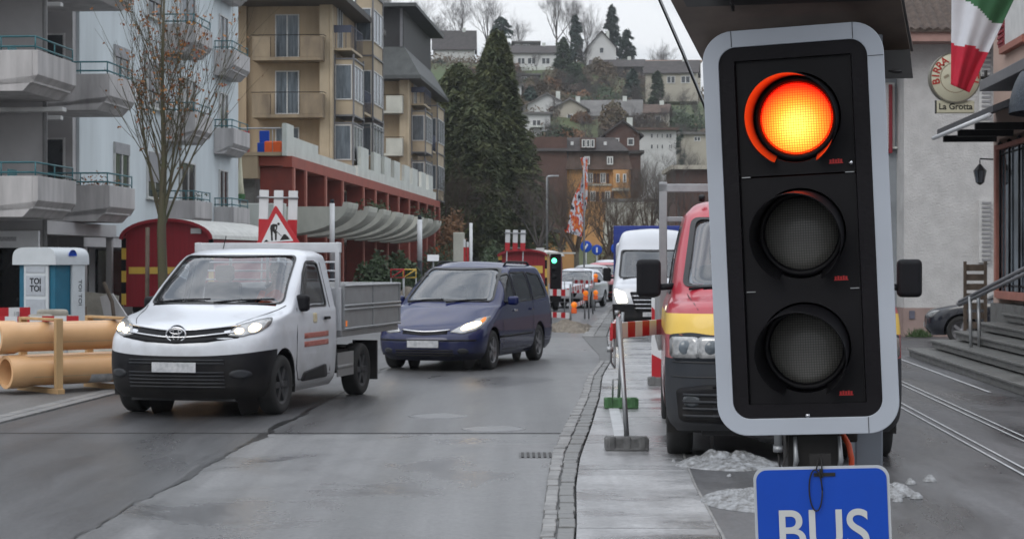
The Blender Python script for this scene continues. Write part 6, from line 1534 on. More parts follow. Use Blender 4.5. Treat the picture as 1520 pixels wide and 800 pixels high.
# ------------------------------------------------------------------ right-hand side: grey house, pink house, steps
def greyhouse():
    Y = 42; t = thing('grey_house', 'rough grey rendered house with a salmon base band, behind the red truck', 'building', (0, Y, 0), 0)
    x0, x1 = xz(1342, Y), xz(1345, Y) + 7.5; zt = zz(66, Y)
    b = MB(); b.box(x0, x1, 0, 9, .68, zt); b.build('wall', M['roughcast'], t)
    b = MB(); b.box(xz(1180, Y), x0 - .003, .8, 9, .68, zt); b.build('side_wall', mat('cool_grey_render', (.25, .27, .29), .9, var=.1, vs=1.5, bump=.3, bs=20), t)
    b = MB(); b.box(x0 - .02, x1, -.03, 9, 0, .678); b.box(xz(1180, Y), x0 - .022, .77, 9, 0, .678); b.build('base_band', mat('salmon_band', (.30, .22, .20), .85, var=.15, vs=2), t)
    f = MB(); f.box(xz(1180, Y), x1, -.75, -.60, zt - .02, zt + .22); f.box(xz(1180, Y), x1, -.60, .0, zt - .0, zt + .06); f.build('fascia', mat('pink_fascia', (.36, .22, .19), .7), t)
    r = MB(); X0 = xz(1180, Y)
    n = 9
    for k in range(n):                                   # tile courses as overlapping strips with scalloped rounds
        y0 = -.82 + k * .42; z0 = zt + .24 + k * .30
        xx = X0
        while xx < x1:
            r.add([(xx, y0, z0), (xx + .10, y0 - .03, z0 + .05), (xx + .2, y0, z0), (xx + .2, y0 + .48, z0 + .34), (xx + .10, y0 + .45, z0 + .39), (xx, y0 + .48, z0 + .34), (xx, y0, z0 - .06), (xx + .2, y0, z0 - .06)], [(0, 1, 4, 5), (1, 2, 3, 4), (0, 6, 7, 2, 1)])
            xx += .2
    r.build('roof', M['tile'], t)
    w = wintop(t, xz(1322, Y) , .8, zz(215, Y), .5, 1.5, mull=0, sill=True)
    s = MB(); s.box(xz(1312, Y), xz(1330, Y), .68, .76, zz(214, Y), zz(122, Y))
    for k in range(18): s.box(xz(1314, Y), xz(1328, Y), .665, .679, zz(210, Y) + k * .075, zz(210, Y) + k * .075 + .035)
    s.build('blind', M['signwhite'], t); 
    s = MB(); s.box(xz(1328, Y), xz(1333, Y), .62, .80, zz(225, Y), zz(122, Y)); s.build('blind_edge', M['redshutter'], t)
    for z0, z1 in ((zz(182, Y), zz(70, Y)), (zz(390, Y), zz(297, Y))):
        s = MB(); xa, xb = xz(1452, Y), xz(1468, Y); s.box(xa, xb, -.10, -.0, z0, z1); k = z0 + .05
        while k < z1 - .05: s.box(xa + .06, xb + .02, -.125, -.102, k, k + .05, 1); k += .10
        s.build('shutter', [M['winframe'], M['shutter']], t)
    w = MB(); w.box(xz(1318, Y), xz(1330, Y), .74, .79, zz(380, Y), zz(296, Y)); w.build('cellar_window', M['winglass'], t)
    q = MB(); q.box(xz(1349, Y), xz(1357, Y), -.06, -.032, zz(473, Y), zz(461, Y)); q.build('house_plate', M['signblue'] if 0 else mat('plate_grey', (.12, .12, .16), .6), t)
greyhouse()
# weed tuft at the wall foot
random.seed(5); m_ = MB()
for _ in range(260):
    p = Vector((xz(random.gauss(1365, 7), 41.6), 41.6 + random.uniform(-.2, .2), .03)); h = random.uniform(.05, .22); a = random.uniform(-.1, .1); b_ = random.uniform(-.1, .1)
    m_.add([p, p + Vector((.03, 0, 0)), p + Vector((a, b_, h))], [(0, 1, 2)])
tag(m_.build('weeds', mat('weed_green', (.05, .09, .03), .8)), 'tuft of green weeds at the foot of the rough grey wall', 'plant')

def pinkhouse():
    L = 6.55; t = sthing('pink_house', 'salmon pink house with a red-framed barred shop window above the stone steps', 'building', L, 0)
    Y1 = 33.4
    b = MB(); b.box(0, 6, 20, Y1, 3.95, 12); b.box(.0, 6, Y1 - .50, Y1, 1.0, 3.948); b.box(0, 6, 20, 27, 1.0, 3.948); b.box(.28, 6, 27.003, Y1 - .503, .86, 3.947); b.build('wall', M['pinkwall'], t)
    b = MB(); b.box(-.05, 6, 20, Y1 + .02, 0, .998); b.build('plinth', M['stepstone'], t)
    # window
    z0, z1 = 1.22, 3.75; f = MB(); ya, yb = 27.1, Y1 - .5
    f.box(-.06, .02, yb - .02, yb + .13, z0 - .12, z1 + .1); f.box(-.06, .02, ya, yb - .02, z0 - .14, z0); f.box(-.06, .02, ya, yb - .02, z1, z1 + .08); fo = f.build('window_frame', M['pinkstone'], t, bevel=.01)
    g = MB(); g.box(.03, .05, ya, yb - .02, z0, z1); g.build('pane', mat('shop_window_pane', (.16, .19, .22), .03, metal=.6, var=.9, vs=1.6, spec=1.0), fo)
    br = MB()
    for k in range(7): y = yb - .12 - k * .82; br.tube([(.0, y, z0), (.0, y, z1 + .06)], .022, 6)
    for z in (z1 - .08, z0 + .1): br.tube([(.02, ya, z), (.02, yb, z)], .016, 6)
    for k in range(7): y = yb - .12 - k * .82; br.lathe([(0, -.06), (.045, -.02), (.045, .02), (0, .06)], 'z', c=(.0, y, z1 + .10), n=8)
    br.build('window_bars', M['black'], t)
    # upper shuttered window
    z2, z3 = zz(66, 32), zz(-40, 32)
    s = MB(); s.box(-.06, -.0, Y1 - 1.25, Y1 - .72, z2, z3)
    k = z2 + .05
    while k < z3: s.box(-.085, -.061, Y1 - 1.2, Y1 - .77, k, k + .045); k += .09
    s.build('shutter', M['redshutter'], t)
    s = MB(); s.box(-.12, .0, Y1 - 3.0, Y1 - 1.1, z2 - .16, z2 - .04); s.build('window_sill', M['pinkstone'], t, bevel=.01)
    s = MB(); s.box(-.05, .0, Y1 - 3.0, Y1 - 1.28, z2 - .0, z3); s.build('upper_window', M['winframe'], t)
    # small porch roof
    p = MB(); xa = -1.05; y0, y1 = 28.0, Y1 - .2
    p.add([(xa, y0, 4.05), (xa, y1, 4.05), (0, y1, 4.45), (0, y0, 4.45), (xa, y0, 4.15), (xa, y1, 4.15), (0, y1, 4.58), (0, y0, 4.58)], [(0, 1, 2, 3), (4, 7, 6, 5), (0, 4, 5, 1), (1, 5, 6, 2), (2, 6, 7, 3), (3, 7, 4, 0)])
    po = p.build('porch_roof', mat('porch_dark', (.04, .04, .045), .5), t)
    p = MB(); p.tube([(xa - .05, y0, 4.0), (xa - .05, y1 + .1, 4.0)], .038, 10); p.build('gutter', M['signwhite'], po)
    for y in (y1 - .1, y1 - 1.6, y1 - 3.2): p = MB(); p.box(xa + .1, 0, y, y + .08, 3.92, 4.04); p.build('porch_bracket', M['black'], t)
    # canopy slab above
    c = MB(); c.box(-.7, 0, 26.0, 31.0, zz(128, 30) + .0, zz(112, 30)); c.build('canopy', M['greyframe'], t, bevel=.01)
    # dark scaly hood awning
    h = MB()
    def hf_(u, v):
        a = PI * u; r = .85 * math.sin(v * PI / 2) ** .8
        return (-.02 - 1.0 * math.sin(a) * r, 27.6 + 1.2 * math.cos(a) * r * 1.0, 4.95 - .95 * (1 - math.cos(v * PI / 2)) * 1.0 + .0)
    h.grid(hf_, 24, 12); h.build('hood_awning', mat('slate_blue_hood', (.03, .04, .055), .5, var=.5, vs=18, bump=.7, bs=30), t)
    return t
pinkhouse()
t = sthing('wall_lantern', 'small black wall lantern by the corner of the pink house', 'lantern', 6.35, 33.55, z=3.20)
m_ = MB(); m_.tube([(.25, -.1, .42), (.0, 0, .44), (0, 0, .36)], .015, 6); m_.lathe([(.12, .22), (.04, .32), (0, .36)], n=6, smooth=False); m_.lathe([(.0, -.05), (.05, -.02), (.07, 0)], n=6, smooth=False)
for k in range(6): a = PI * 2 * k / 6; m_.tube([(.07 * math.cos(a), .07 * math.sin(a), 0), (.115 * math.cos(a), .115 * math.sin(a), .22)], .008, 4)
m_.build('lantern_frame', M['black'], t)
m_ = MB(); m_.lathe([(.062, 0), (.105, .22)], n=6, smooth=False); m_.build('lantern_glass', M['winglass_cur'], t)
# steps
t = sthing('stone_steps', 'dark wet stone steps leading up to the pink house', 'steps', 4.95, 0)
for k in range(5):
    m_ = MB(); ye = 33.3 - .32 * k; m_.box(.36 * k + .04, 1.62, 15, ye - .02, .03 + .17 * k if k else .018, .17 * (k + 1) - .045); m_.box(.36 * k, 1.62, 14.98, ye, .17 * (k + 1) - .042, .17 * (k + 1) + (.0))
    o = m_.build('step', M['stepstone'], t, bevel=.01)
t = sthing('handrail', 'grey tubular handrail with a double post on the stone steps', 'handrail', 5.3, 0)
m_ = MB()
pA = at(1424, 448, 30.5); pB = at(1560, 378, 27.0)
t.location = (0, 0, 0); t.rotation_euler = (0, 0, 0)
for dz in (0, -.10): m_.tube([pA + Vector((0, 0, dz * .5)), pB + Vector((0, 0, dz))], .032, 8)
m_.tube([pA, pA + Vector((-.03, 0, -.05))], .03, 8); m_.build('rail', M['greyframe'], t)
m_ = MB(); pC = at(1446, 440, 30.0); pD = at(1450, 550, 30.0)
for dx in (-.07, .07): m_.tube([(pC.x + dx, 30, pC.z), (pC.x + dx + .02, 30, .2)], .03, 8)
m_.build('post', M['stepstone'] if 0 else M['steel'], t)
# slatted wooden panel
t = thing('slatted_panel', 'weathered slatted wooden panel between the black car and the steps', 'fence', (xz(1432, 36), 36.0, 0), R(8))
w = 34 * 36 / FPX
for k in range(7):
    m_ = MB(); z = .42 + k * .19; m_.box(0, w, 0, .03, z, z + .13); m_.build('slat', M['darktimber'], t, bevel=.004)
m_ = MB(); m_.box(-.03, .03, -.03, -.001, .03, 1.75); m_.box(w - .06, w, -.03, -.001, .03, 1.75); m_.build('post', M['darktimber'], t)
# round hanging sign
Y = 33.0; c = at(1417, 116, Y); rr = 37 * Y / FPX
t = thing('hanging_sign', 'round cream restaurant sign with red arched lettering, half hidden by the flag', 'sign', c, 0)
m_ = MB(); m_.lathe([(0, -.06), (rr - .02, -.06), (rr, -.04), (rr, .10), (rr - .02, .12), (0, .12)], 'y', n=48); m_.build('disc', M['cream'], t)
m_ = MB(); m_.lathe([(rr - .015, -.063), (rr + .008, -.063), (rr + .008, .123)], 'y', n=48, smooth=False); m_.build('rim', mat('sign_rim', (.16, .15, .12), .5), t)
m_ = MB()
def arc(mb, txt, rad, a0, a1, size, bold=.004):
    for i, ch in enumerate(txt):
        a = a0 + (a1 - a0) * i / (len(txt) - 1); put_text(mb, ch, size, Matrix.Translation(Vector((rad * math.cos(a), -.066, rad * math.sin(a)))) @ Matrix.Rotation(-(a - PI / 2), 4, 'Y') @ Matrix.Rotation(R(90), 4, 'X'), .001, bold=bold)
arc(m_, 'BIRRA MORETTI', rr * .78, R(192), R(-12), .19); m_.build('lettering', mat('lettering_red', (.42, .03, .02), .5), t)
m_ = MB(); arc(m_, 'MORETTI UDINE', rr * .80, R(215), R(325), .05, 0) if 0 else None
m_.lathe([(rr * .58, -.0625), (rr * .59, -.0635), (rr * .61, -.0635), (rr * .62, -.0625)], 'y', n=48); m_.obox((-rr * .36, -.064, .02), .10, .004, .05, rot=Matrix.Rotation(R(-30), 3, 'Y'))
m_.build('inner_ring', mat('lettering_faded', (.30, .26, .18), .5), t)
m_ = MB(); m_.tube([(rr, .03, 0), (xz(1470, Y) - c.x, .03, .02)], .03, 8); m_.tube([(xz(1464, Y) - c.x, .03, -.14), (xz(1464, Y) - c.x, .03, .14)], .03, 8); m_.tube([(0, .03, -rr), (0, .03, -rr - .06)], .02, 6); m_.build('bracket', M['black'], t)
c2 = at(1418, 159, Y); 
m_ = MB(); m_.box(-.345, .345, -.05, .05, -.115, .115); o = m_.build('name_board', M['cream'], t, bevel=.02, loc=(c2.x - c.x, .03, c2.z - c.z))
m_ = MB(); put_text(m_, 'La Grotta', .155, facing(Vector((0, -.054, .0))), .001, bold=.003); m_.build('lettering', M['black'], o)
m_ = MB(); m_.box(-.352, -.346, -.052, .052, -.12, .12); m_.build('board_edge', M['black'], o)
# Italian flag hanging from a pole
Y = 27.0
t = thing('italian_flag', 'green, white and red flag hanging limp over the round restaurant sign', 'flag', at(1452, -40, Y), 0)
o_ = t.location
m_ = MB()
def ff(u, v):
    # outline: left edge, right edge by height
    yl = 0 + 135 * v
    xl = 1413 - 1.5 * v; 
    xr = 1534 - 95 * v
    ly = -60 + 186 * v + 12 * u * v
    px = xl + (max(xr, xl + 26) - xl) * u; fold = .06 * math.sin(u * 7 + v * 2.5) + .018 * math.sin(u * 19 + 2 + v * 3)
    p = at(px, ly, Y + fold); return p - o_
def fm(i, j):
    u = (i + .5) / 40; v = (j + .5) / 60
    if v > .665 + .03 * u + .015 * math.sin(u * 9): return 2
    lim = .30 + .17 * smooth(.1, .8, u) + .01 * math.sin(u * 9)
    return 0 if v < lim else 1
m_.grid(ff, 40, 60, mf=fm); fl_ = m_.build('cloth', [M['flaggreen'], M['flagwhite'], M['flagred']], t)
so = fl_.modifiers.new('solid', 'SOLIDIFY'); so.thickness = .006
m_ = MB(); m_.tube([at(1400, -70, Y) - o_, at(1600, -20, Y + 1.5) - o_], .02, 8); m_.build('pole', M['timber'], t)

# ------------------------------------------------------------------ trees
def branch(mb, p, d, L, r, depth, rnd, sides=(6, 5, 4, 3, 3, 3), up=.25, spread=.55, kids=(3, 5), leaves=None, tips=None, wob=.18, m=0, decay=.68):
    n = 4; pts = [p.copy()]; dd = d.normalized(); q = p.copy()
    for i in range(n):
        dd = (dd + Vector((rnd.uniform(-wob, wob), rnd.uniform(-wob, wob), rnd.uniform(-wob, wob) + up * .25))).normalized()
        q = q + dd * (L / n); pts.append(q.copy())
    rs = [r * (1 - .55 * i / n) for i in range(n + 1)]
    lvl = len(sides) - depth
    mb.tube(pts, rs, sides[max(0, min(len(sides) - 1, lvl))], m=m, cap=False)
    if tips is not None and depth <= 2: tips += pts[1:]
    if depth <= 1: return
    k = rnd.randint(*kids)
    for i in range(k):
        f = .3 + .7 * (i + rnd.random()) / k; f = min(f, .999); j = int(f * n); a = pts[j] + (pts[j + 1] - pts[j]) * (f * n - j)
        ang = rnd.uniform(0, 2 * PI); o = dd.orthogonal().normalized(); o.rotate(Matrix.Rotation(ang, 3, dd).to_quaternion() if False else Matrix.Rotation(ang, 3, dd))
        nd = (dd + o * spread * rnd.uniform(.6, 1.3)).normalized(); nd.z += up * .3
        branch(mb, a, nd, L * decay * rnd.uniform(.75, 1.15), max(rs[min(j + 1, n)] * .62, .006), depth - 1, rnd, sides, up, spread, kids, leaves, tips, wob, m, decay)
def bare_tree(name, label, loc, h, seed, depth=5, mt='twig', group=None, spread=.55, up=.25, r=None, cat='tree', minr=None):
    t = thing(name, label, cat, loc, 0, group); rnd = random.Random(seed); mb = MB(); r = r or h * .018
    mb.tube([(0, 0, -.5), (0, 0, h * .12), (rnd.uniform(-.02, .02) * h, 0, h * .30)], [r * 1.3, r, r * .85], 8); mb.build('trunk', M['bark'], t)
    cr_ = MB()
    for k in range(4):
        a = 2 * PI * k / 4 + rnd.random(); branch(cr_, Vector((0, 0, h * (.24 + .05 * k * .5))), Vector((math.cos(a) * spread, math.sin(a) * spread, 1)), h * .30, r * .62, depth, rnd, up=up, spread=spread)
    branch(cr_, Vector((0, 0, h * .29)), Vector((0, 0, 1)), h * .34, r * .75, depth, rnd, up=up, spread=spread)
    cr_.build('crown', M[mt], t)
    return t
# the street tree with its last leaves
def street_tree():
    Y = 42; X = xz(241, Y); t = thing('street_tree', 'slim street tree with few rusty leaves before the pale blue apartment house', 'tree', (X, Y, 0), 0)
    rnd = random.Random(5); mb = MB(); z1 = zz(345, Y)
    mb.tube([(0, 0, 0), (.02, 0, 1.0), (-.02, 0, z1), (.04, 0, zz(240, Y)), (.0, 0, zz(120, Y)), (.06, 0, zz(-60, Y))], [.14, .115, .105, .065, .04, .012], 12); mb.build('trunk', M['mossbark'], t)
    mb = MB(); tips = []
    for k in range(26):
        z = z1 + .05 + (zz(110, Y) - z1) * (k / 26) ** 1.25; a = k * 2.4 + rnd.random(); s = (.48 if k > 5 else .34)
        branch(mb, Vector((0, 0, z)), Vector((math.cos(a) * s * 1.15, math.sin(a) * s, 1)), (rnd.uniform(1.7, 2.5) if k > 6 else rnd.uniform(2.2, 3.8)) * (1 - k * .008), (.020 if k > 6 else .034) - k * .0003, 3, rnd, sides=(5, 4, 3), up=.30, spread=.42, kids=(3, 5), tips=tips, wob=.10)
    mb.build('crown', M['mossbark'], t)
    lf = MB()
    for p in tips:
        if rnd.random() < .20:
            for q in range(rnd.choice((1, 1, 2, 3))):
                c = p + Vector([rnd.uniform(-.06, .06) for _ in range(3)]); a = Vector([rnd.uniform(-1, 1) for _ in range(3)]).normalized() * .045; b = a.orthogonal().normalized() * .032
                lf.add([c - a, c - b * .9, c + a, c + b], [(0, 1, 2, 3)])
    lf.build('leaves', M['leafrust'], t)
    st = thing('tree_stake', 'round timber stake beside the trunk of the street tree', 'stake', (X - .32, Y - .2, 0)); mb = MB(); mb.tube([(0, 0, 0), (.02, 0, zz(338, Y))], .05, 8); mb.build('stake', M['darktimber'], st)
street_tree()
def conifer(name, label, loc, h, w, seed, mt='conifer', n=9000, group=None, top=1.0, droop=.25, z0=.06, leaf=.5, shape=.8):
    t = thing(name, label, 'tree', loc, 0, group); rnd = random.Random(seed)
    mb = MB(); mb.tube([(0, 0, -1), (0, 0, h * .5), (0, 0, h * .97)], [w * .055, w * .035, .04], 8); mb.build('trunk', M['bark'], t)
    lf = MB(); lay = int(n / 60)
    lobes = [(rnd.uniform(0, 2 * PI), rnd.uniform(.0, 1)) for _ in range(14)]
    for b in range(lay):
        f = (b + rnd.random()) / lay; f = f ** .9; z = h * (z0 + (1 - z0) * f); a = rnd.uniform(0, 2 * PI)
        R0 = w * .5 * ((1 - f) ** shape) * (.72 + .4 * noise.noise(Vector((math.cos(a) * 1.5, math.sin(a) * 1.5, z * 3.5 / h + seed)))+ .12 * rnd.random()) + .25
        da = Vector((math.cos(a), math.sin(a), 0)); sd = Vector((-math.sin(a), math.cos(a), 0))
        for k in range(60):
            s = rnd.random() ** .6; p = Vector((0, 0, z)) + da * (R0 * s) + sd * rnd.gauss(0, .10 * R0 + .15) * (1.1 - s * .6) + Vector((0, 0, -droop * R0 * s * s + rnd.gauss(0, .16)))
            L = leaf * rnd.uniform(.6, 1.3); d = (da * rnd.uniform(.2, 1) + sd * rnd.uniform(-.7, .7) + Vector((0, 0, rnd.uniform(-.7, .25)))).normalized() * L; wv = d.cross(Vector((rnd.uniform(-1, 1), rnd.uniform(-1, 1), 1))).normalized() * L * .30
            lf.add([p - d * .4 - wv * .5, p - d * .4 + wv * .5, p + d * .6], [(0, 1, 2)])
    lf.build('crown', M[mt], t); return t
def bush(name, label, loc, rx, ry, h, seed, mt='hedge', n=2500, leaf=.3, group=None, cat='shrub'):
    rnd = random.Random(seed); t = thing(name, label, cat, loc, 0, group); lf = MB()
    for _ in range(n):
        v = Vector([rnd.gauss(0, 1) for _ in range(3)]).normalized(); v.z = abs(v.z); k = 1 + .35 * noise.noise(v * 2 + Vector((seed, 0, 0))); s = rnd.random() ** .35 * k
        p = Vector((v.x * rx * s, v.y * ry * s, v.z * h * s)); L = leaf * rnd.uniform(.5, 1.3); a = Vector([rnd.uniform(-1, 1) for _ in range(3)]).normalized() * L; b = a.orthogonal().normalized() * L * .5
        lf.add([p - a * .5, p + b * .5, p + a * .5, p - b * .5], [(0, 1, 2, 3)])
    lf.build('foliage', M[mt], t)
    st = MB()
    for k in range(5): a = k * 1.3; st.tube([(0, 0, -.3), (math.cos(a) * rx * .25, math.sin(a) * ry * .25, h * .6)], [.06, .02], 5)
    st.build('stems', M['bark'], t); return t

Y = 150; conifer('conifer', 'tallest dark conifer in the middle, behind the small green signal', (xz(738, Y), Y, 0), zz(50, Y), 12, 3, n=70000, leaf=.52, droop=.35, shape=.60)
Y = 158; conifer('conifer', 'broad dark conifer left of the tallest one, beside the farther ochre block', (xz(680, Y), Y, 0), zz(100, Y), 13, 7, n=60000, leaf=.52, droop=.3, shape=.42)
conifer('conifer', 'lower dark conifer between the two tall conifers', (xz(706, 146), 146, 0), zz(165, 146), 9, 12, n=26000, leaf=.5, droop=.3, shape=.4)
Y = 132; bare_tree('bare_tree', 'brown-leaved tree between the podium planters and the dark conifers', (xz(668, Y), Y, 0), 9.5, 21, 5, 'twig', spread=.5)
rb = bush('beech_shrub', 'rusty brown beech shrub at the end of the podium', (xz(672, 118), 118, 0), 1.1, 1.5, 5.2, 31, 'leafbrown', 2600, .3)
Y = 60
bush('evergreen_shrub', 'left one of the two round evergreen shrubs in front of the podium', (xz(558, 64), 64, 0), .85, .8, 1.9, 1, 'hedge', 5000, .2)
bush('evergreen_shrub', 'right one of the two round evergreen shrubs in front of the podium', (xz(597, 66), 66, 0), .75, .8, 1.9, 2, 'hedge', 4500, .2)
bush('evergreen_shrub', 'dark rounded evergreen below the conifers, above the dark blue car roof', (xz(727, 90), 90, 0), .9, 1, 2.5, 3, 'hedge', 2600, .2)
bush('evergreen_shrub', 'dark shrub at the foot of the brown beech', (xz(655, 100), 100, 0), 1.6, 1, 2.6, 4, 'hedge', 2600, .2)
t = thing('wall_panel', 'pale weathered wall piece standing below the brown tree', 'wall', (xz(681, 96), 96, 0)); m_ = MB(); m_.box(-.3, .3, 0, .3, 0, zz(345, 96)); m_.build('panel', M['planter'], t, bevel=.05)
# bare trees in the middle distance
for i, (px, Y, h, dp, lab, mt) in enumerate(((856, 105, 7.6, 5, 'bare brown street tree behind the feather flag', 'twig'), (905, 112, 6.8, 5, 'bare brown street tree above the parked red car', 'twig'), (935, 118, 7.2, 5, 'bare brown street tree left of the white panel van roof', 'twig'),
        (800, 128, 8.8, 5, 'bare dark tree at the right edge of the tallest conifer', 'twiggrey'), (965, 135, 10, 5, 'bushy bare tree above the blue lorry', 'twig'), (832, 138, 9.5, 5, 'bare tree in front of the brown house gable', 'twig'), (1010, 128, 9.5, 5, 'bare tree behind the rack of the red truck', 'twiggrey'))):
    bare_tree('bare_tree', lab, (xz(px, Y), Y, 0), h, 40 + i, dp, mt, 'bare street trees', spread=.6, r=.16)
bush('olive_shrub', 'yellow-green bush left of the blue lorry', (xz(912, 125), 125, 0), 1.3, 1.2, 3.6, 9, 'brush', 1800, .25)

# ------------------------------------------------------------------ houses
def gable_house(name, label, px, Y, w, d, hw, hr, rz=0, wall='signwhite', roof='mansard', wins=(), zoff=0, ridge='x', chim=True, over=.5, pzb=None, band=None):
    X = xz(px, Y); z = hill_z(X, Y) + zoff
    t = thing(name, label, 'house', (X, Y, z), rz)
    b = MB(); b.box(-w / 2, w / 2, 0, d, -3, hw)
    if ridge == 'y': b.add([(-w / 2, .0, hw), (w / 2, 0, hw), (0, 0, hw + hr), (-w / 2, d, hw), (w / 2, d, hw), (0, d, hw + hr)], [(0, 1, 2), (3, 5, 4)])
    else: b.add([(-w / 2, 0, hw), (-w / 2, d, hw), (-w / 2, d / 2, hw + hr), (w / 2, 0, hw), (w / 2, d, hw), (w / 2, d / 2, hw + hr)], [(0, 1, 2), (3, 5, 4)])
    b.build('wall', M[wall], t)
    r = MB(); o = over; th = .22
    if ridge == 'y':
        k = hr / (w / 2); P = [(-w / 2 - o, hw - k * o + .02), (0, hw + hr + .02), (w / 2 + o, hw - k * o + .02), (w / 2 + o, hw - k * o + th), (0, hw + hr + th + .1), (-w / 2 - o, hw - k * o + th)]
        r.prism(P, 'y', -o, d + o)
    else:
        k = hr / (d / 2); P = [(-o, hw - k * o + .02), (d / 2, hw + hr + .02), (d + o, hw - k * o + .02), (d + o, hw - k * o + th), (d / 2, hw + hr + th + .1), (-o, hw - k * o + th)]
        r.prism(P, 'x', -w / 2 - o, w / 2 + o)
    ro = r.build('roof', M[roof], t, fixn=True)
    if chim: c = MB(); c.box(w * .2, w * .2 + .7, d * .45, d * .45 + .7, hw + hr * .5, hw + hr + .9); c.build('chimney', M['whiteconc'], ro)
    for (x, zw, ww, wh) in wins: wintop(t, x, 0, zw, ww, wh, mull=1 if ww > 1 else 0, th=.12, sill=False, dep=.1)
    if band:
        bd = MB(); bd.box(-w / 2 - .3, w / 2 + .3, -1.2, -.02, band, band + .9); bd.build('balcony', M['whiteconc'], t)
    return t
MATS_extra = {}
M['housewhite'] = mat('house_white', (.52, .52, .51), .85, var=.06, vs=.4)
M['housecream'] = mat('house_cream', (.38, .35, .29), .85, var=.08, vs=.4)
M['houseochre'] = mat('house_orange_ochre', (.46, .24, .09), .85, var=.12, vs=.5)
M['roofdark'] = mat('roof_dark', (.045, .038, .036), .8, var=.35, vs=1.2)
M['roofbrown'] = mat('roof_brown_tiles', (.085, .055, .042), .85, var=.35, vs=1.2)
M['roofgrey'] = mat('roof_grey', (.12, .115, .11), .8, var=.3, vs=.6)
M['brownwall'] = mat('brown_cladding', (.085, .045, .035), .85, var=.2, vs=1)
# big brown and ochre house in the middle
def ochre_house():
    Y = 205; s = Y / FPX; X0, X1 = xz(800, Y), xz(943, Y); t = thing('ochre_house', 'large ochre house with a tall brown mansard roof and white dormer windows', 'house', (0, Y, 0), 0)
    z = lambda p: zz(p, Y)
    xm = xz(868, Y)
    b = MB(); b.box(xm - 2, xz(936, Y), 0, 11, 0, z(252)); b.build('wall', M['houseochre'], t)
    b = MB(); b.box(xz(792, Y), xm - 2.01, -.5, 11, 0, z(200) - .3); b.build('gable_wall', M['brownwall'], t)
    r = MB()
    xa, xb = xz(786, Y), xz(934, Y); xc, xd = xz(806, Y), xz(926, Y)
    r.add([(xa - .0, -1.0, z(225)), (xb, -1.0, z(225)), (xb, 12, z(225)), (xa, 12, z(225)), (xc, 1.5, z(203)), (xd - 1, 1.5, z(203)), (xd - 1, 10, z(203)), (xc, 10, z(203))], [(0, 1, 5, 4), (1, 2, 6, 5), (2, 3, 7, 6), (3, 0, 4, 7), (0, 3, 2, 1), (4, 5, 6, 7)])
    ro = r.build('roof', M['roofdark'], t)
    r = MB(); r.add([(xm - 2.2, -.7, z(252)), (xb + .3, -.7, z(252)), (xb + .3, 11.5, z(252)), (xm - 2.2, 11.5, z(252)), (xm - 1.8, -.2, z(225) - .05), (xb - .2, -.2, z(225) - .05), (xb - .2, 11, z(225) - .05), (xm - 1.8, 11, z(225) - .05)], [(0, 1, 5, 4), (1, 2, 6, 5), (2, 3, 7, 6), (3, 0, 4, 7), (0, 3, 2, 1)])
    r.build('mansard', M['roofbrown'], t)
    for px, pw in ((871, 8), (905, 9)): wintop(t, xz(px, Y), -.45, z(245), pw * s, 12 * s, th=.12, sill=False, name='dormer_window', dep=.3)
    dm = MB(); dm.box(xz(861, Y), xz(884, Y), -.95, 2, z(221), z(206)); d_ = dm.build('dormer', M['brownwall'], ro); 
    for k in range(3): wintop(d_, xz(866 + k * 6.5, Y), -.95, z(220), 5.6 * s, 12 * s, th=.1, mull=0, sill=False)
    for px in (849, 898): q = MB(); q.box(xz(px - 2, Y), xz(px + 2, Y), -.6, -.35, z(216), z(211)); q.build('skylight', M['winframe'], ro)
    for px, py in ((876, 272), (895, 272), (902, 299), (880, 299)): 
        w = wintop(t, xz(px, Y), 0, z(py), 8 * s, 15 * s, th=.1, sill=False)
        q = MB(); q.box(xz(px - 9, Y), xz(px - 5, Y), -.12, -.002, z(py), z(py - 14)); q.box(xz(px + 5, Y), xz(px + 9, Y), -.12, -.002, z(py), z(py - 14)); q.build('shutters', M['brownwall'], w)
    bay = MB(); bay.box(xz(909, Y), xz(932, Y), -1.4, -.01, z(280), z(253)); bo = bay.build('bay', M['houseochre'], t)
    for px in (916, 926): wintop(bo, xz(px, Y), -1.4, z(272), 5 * s, 13 * s, th=.1, mull=0, sill=False)
    q = MB(); q.box(xz(908, Y), xz(933, Y), -1.5, -.01, z(284), z(280) - .003); q.box(xz(868, Y), xz(908, Y) - .01, -.15, -.002, z(276), z(273)); q.build('cornice', M['housecream'], t)
    q = MB(); q.box(xz(895, Y), xz(936, Y), -.03, -.001, z(400), z(330)); q.build('ground_floor', M['housecream'], t)
ochre_house()
def flathouse(name, label, px0, px1, pt, pb, Y, wall, wins, roof='mansard', d=9, cat='house', par=.5, balcs=()):
    X0, X1 = xz(px0, Y), xz(px1, Y); z0, z1 = zz(pb, Y), zz(pt, Y); t = thing(name, label, cat, (X0, Y, z0), 0); w = X1 - X0; s = Y / FPX
    b = MB(); b.box(0, w, 0, d, -6, z1 - z0); b.build('wall', M[wall], t)
    r = MB(); r.box(-.4, w + .4, -par, d, z1 - z0 + .003, z1 - z0 + .35); r.build('roof', M[roof], t)
    for (a, b_, c, e) in wins: wintop(t, xz((a + c) / 2, Y) - X0, 0, zz(e, Y) - z0, (c - a) * s, (e - b_) * s, th=.1, sill=False, mull=1 if c - a > 5 else 0)
    for (a, c, pt_, pb_) in balcs: q = MB(); q.box(xz(a, Y) - X0, xz(c, Y) - X0, -1.2, -.003, zz(pb_, Y) - z0, zz(pt_, Y) - z0); q.build('balcony', M['whiteconc'], t)
    return t
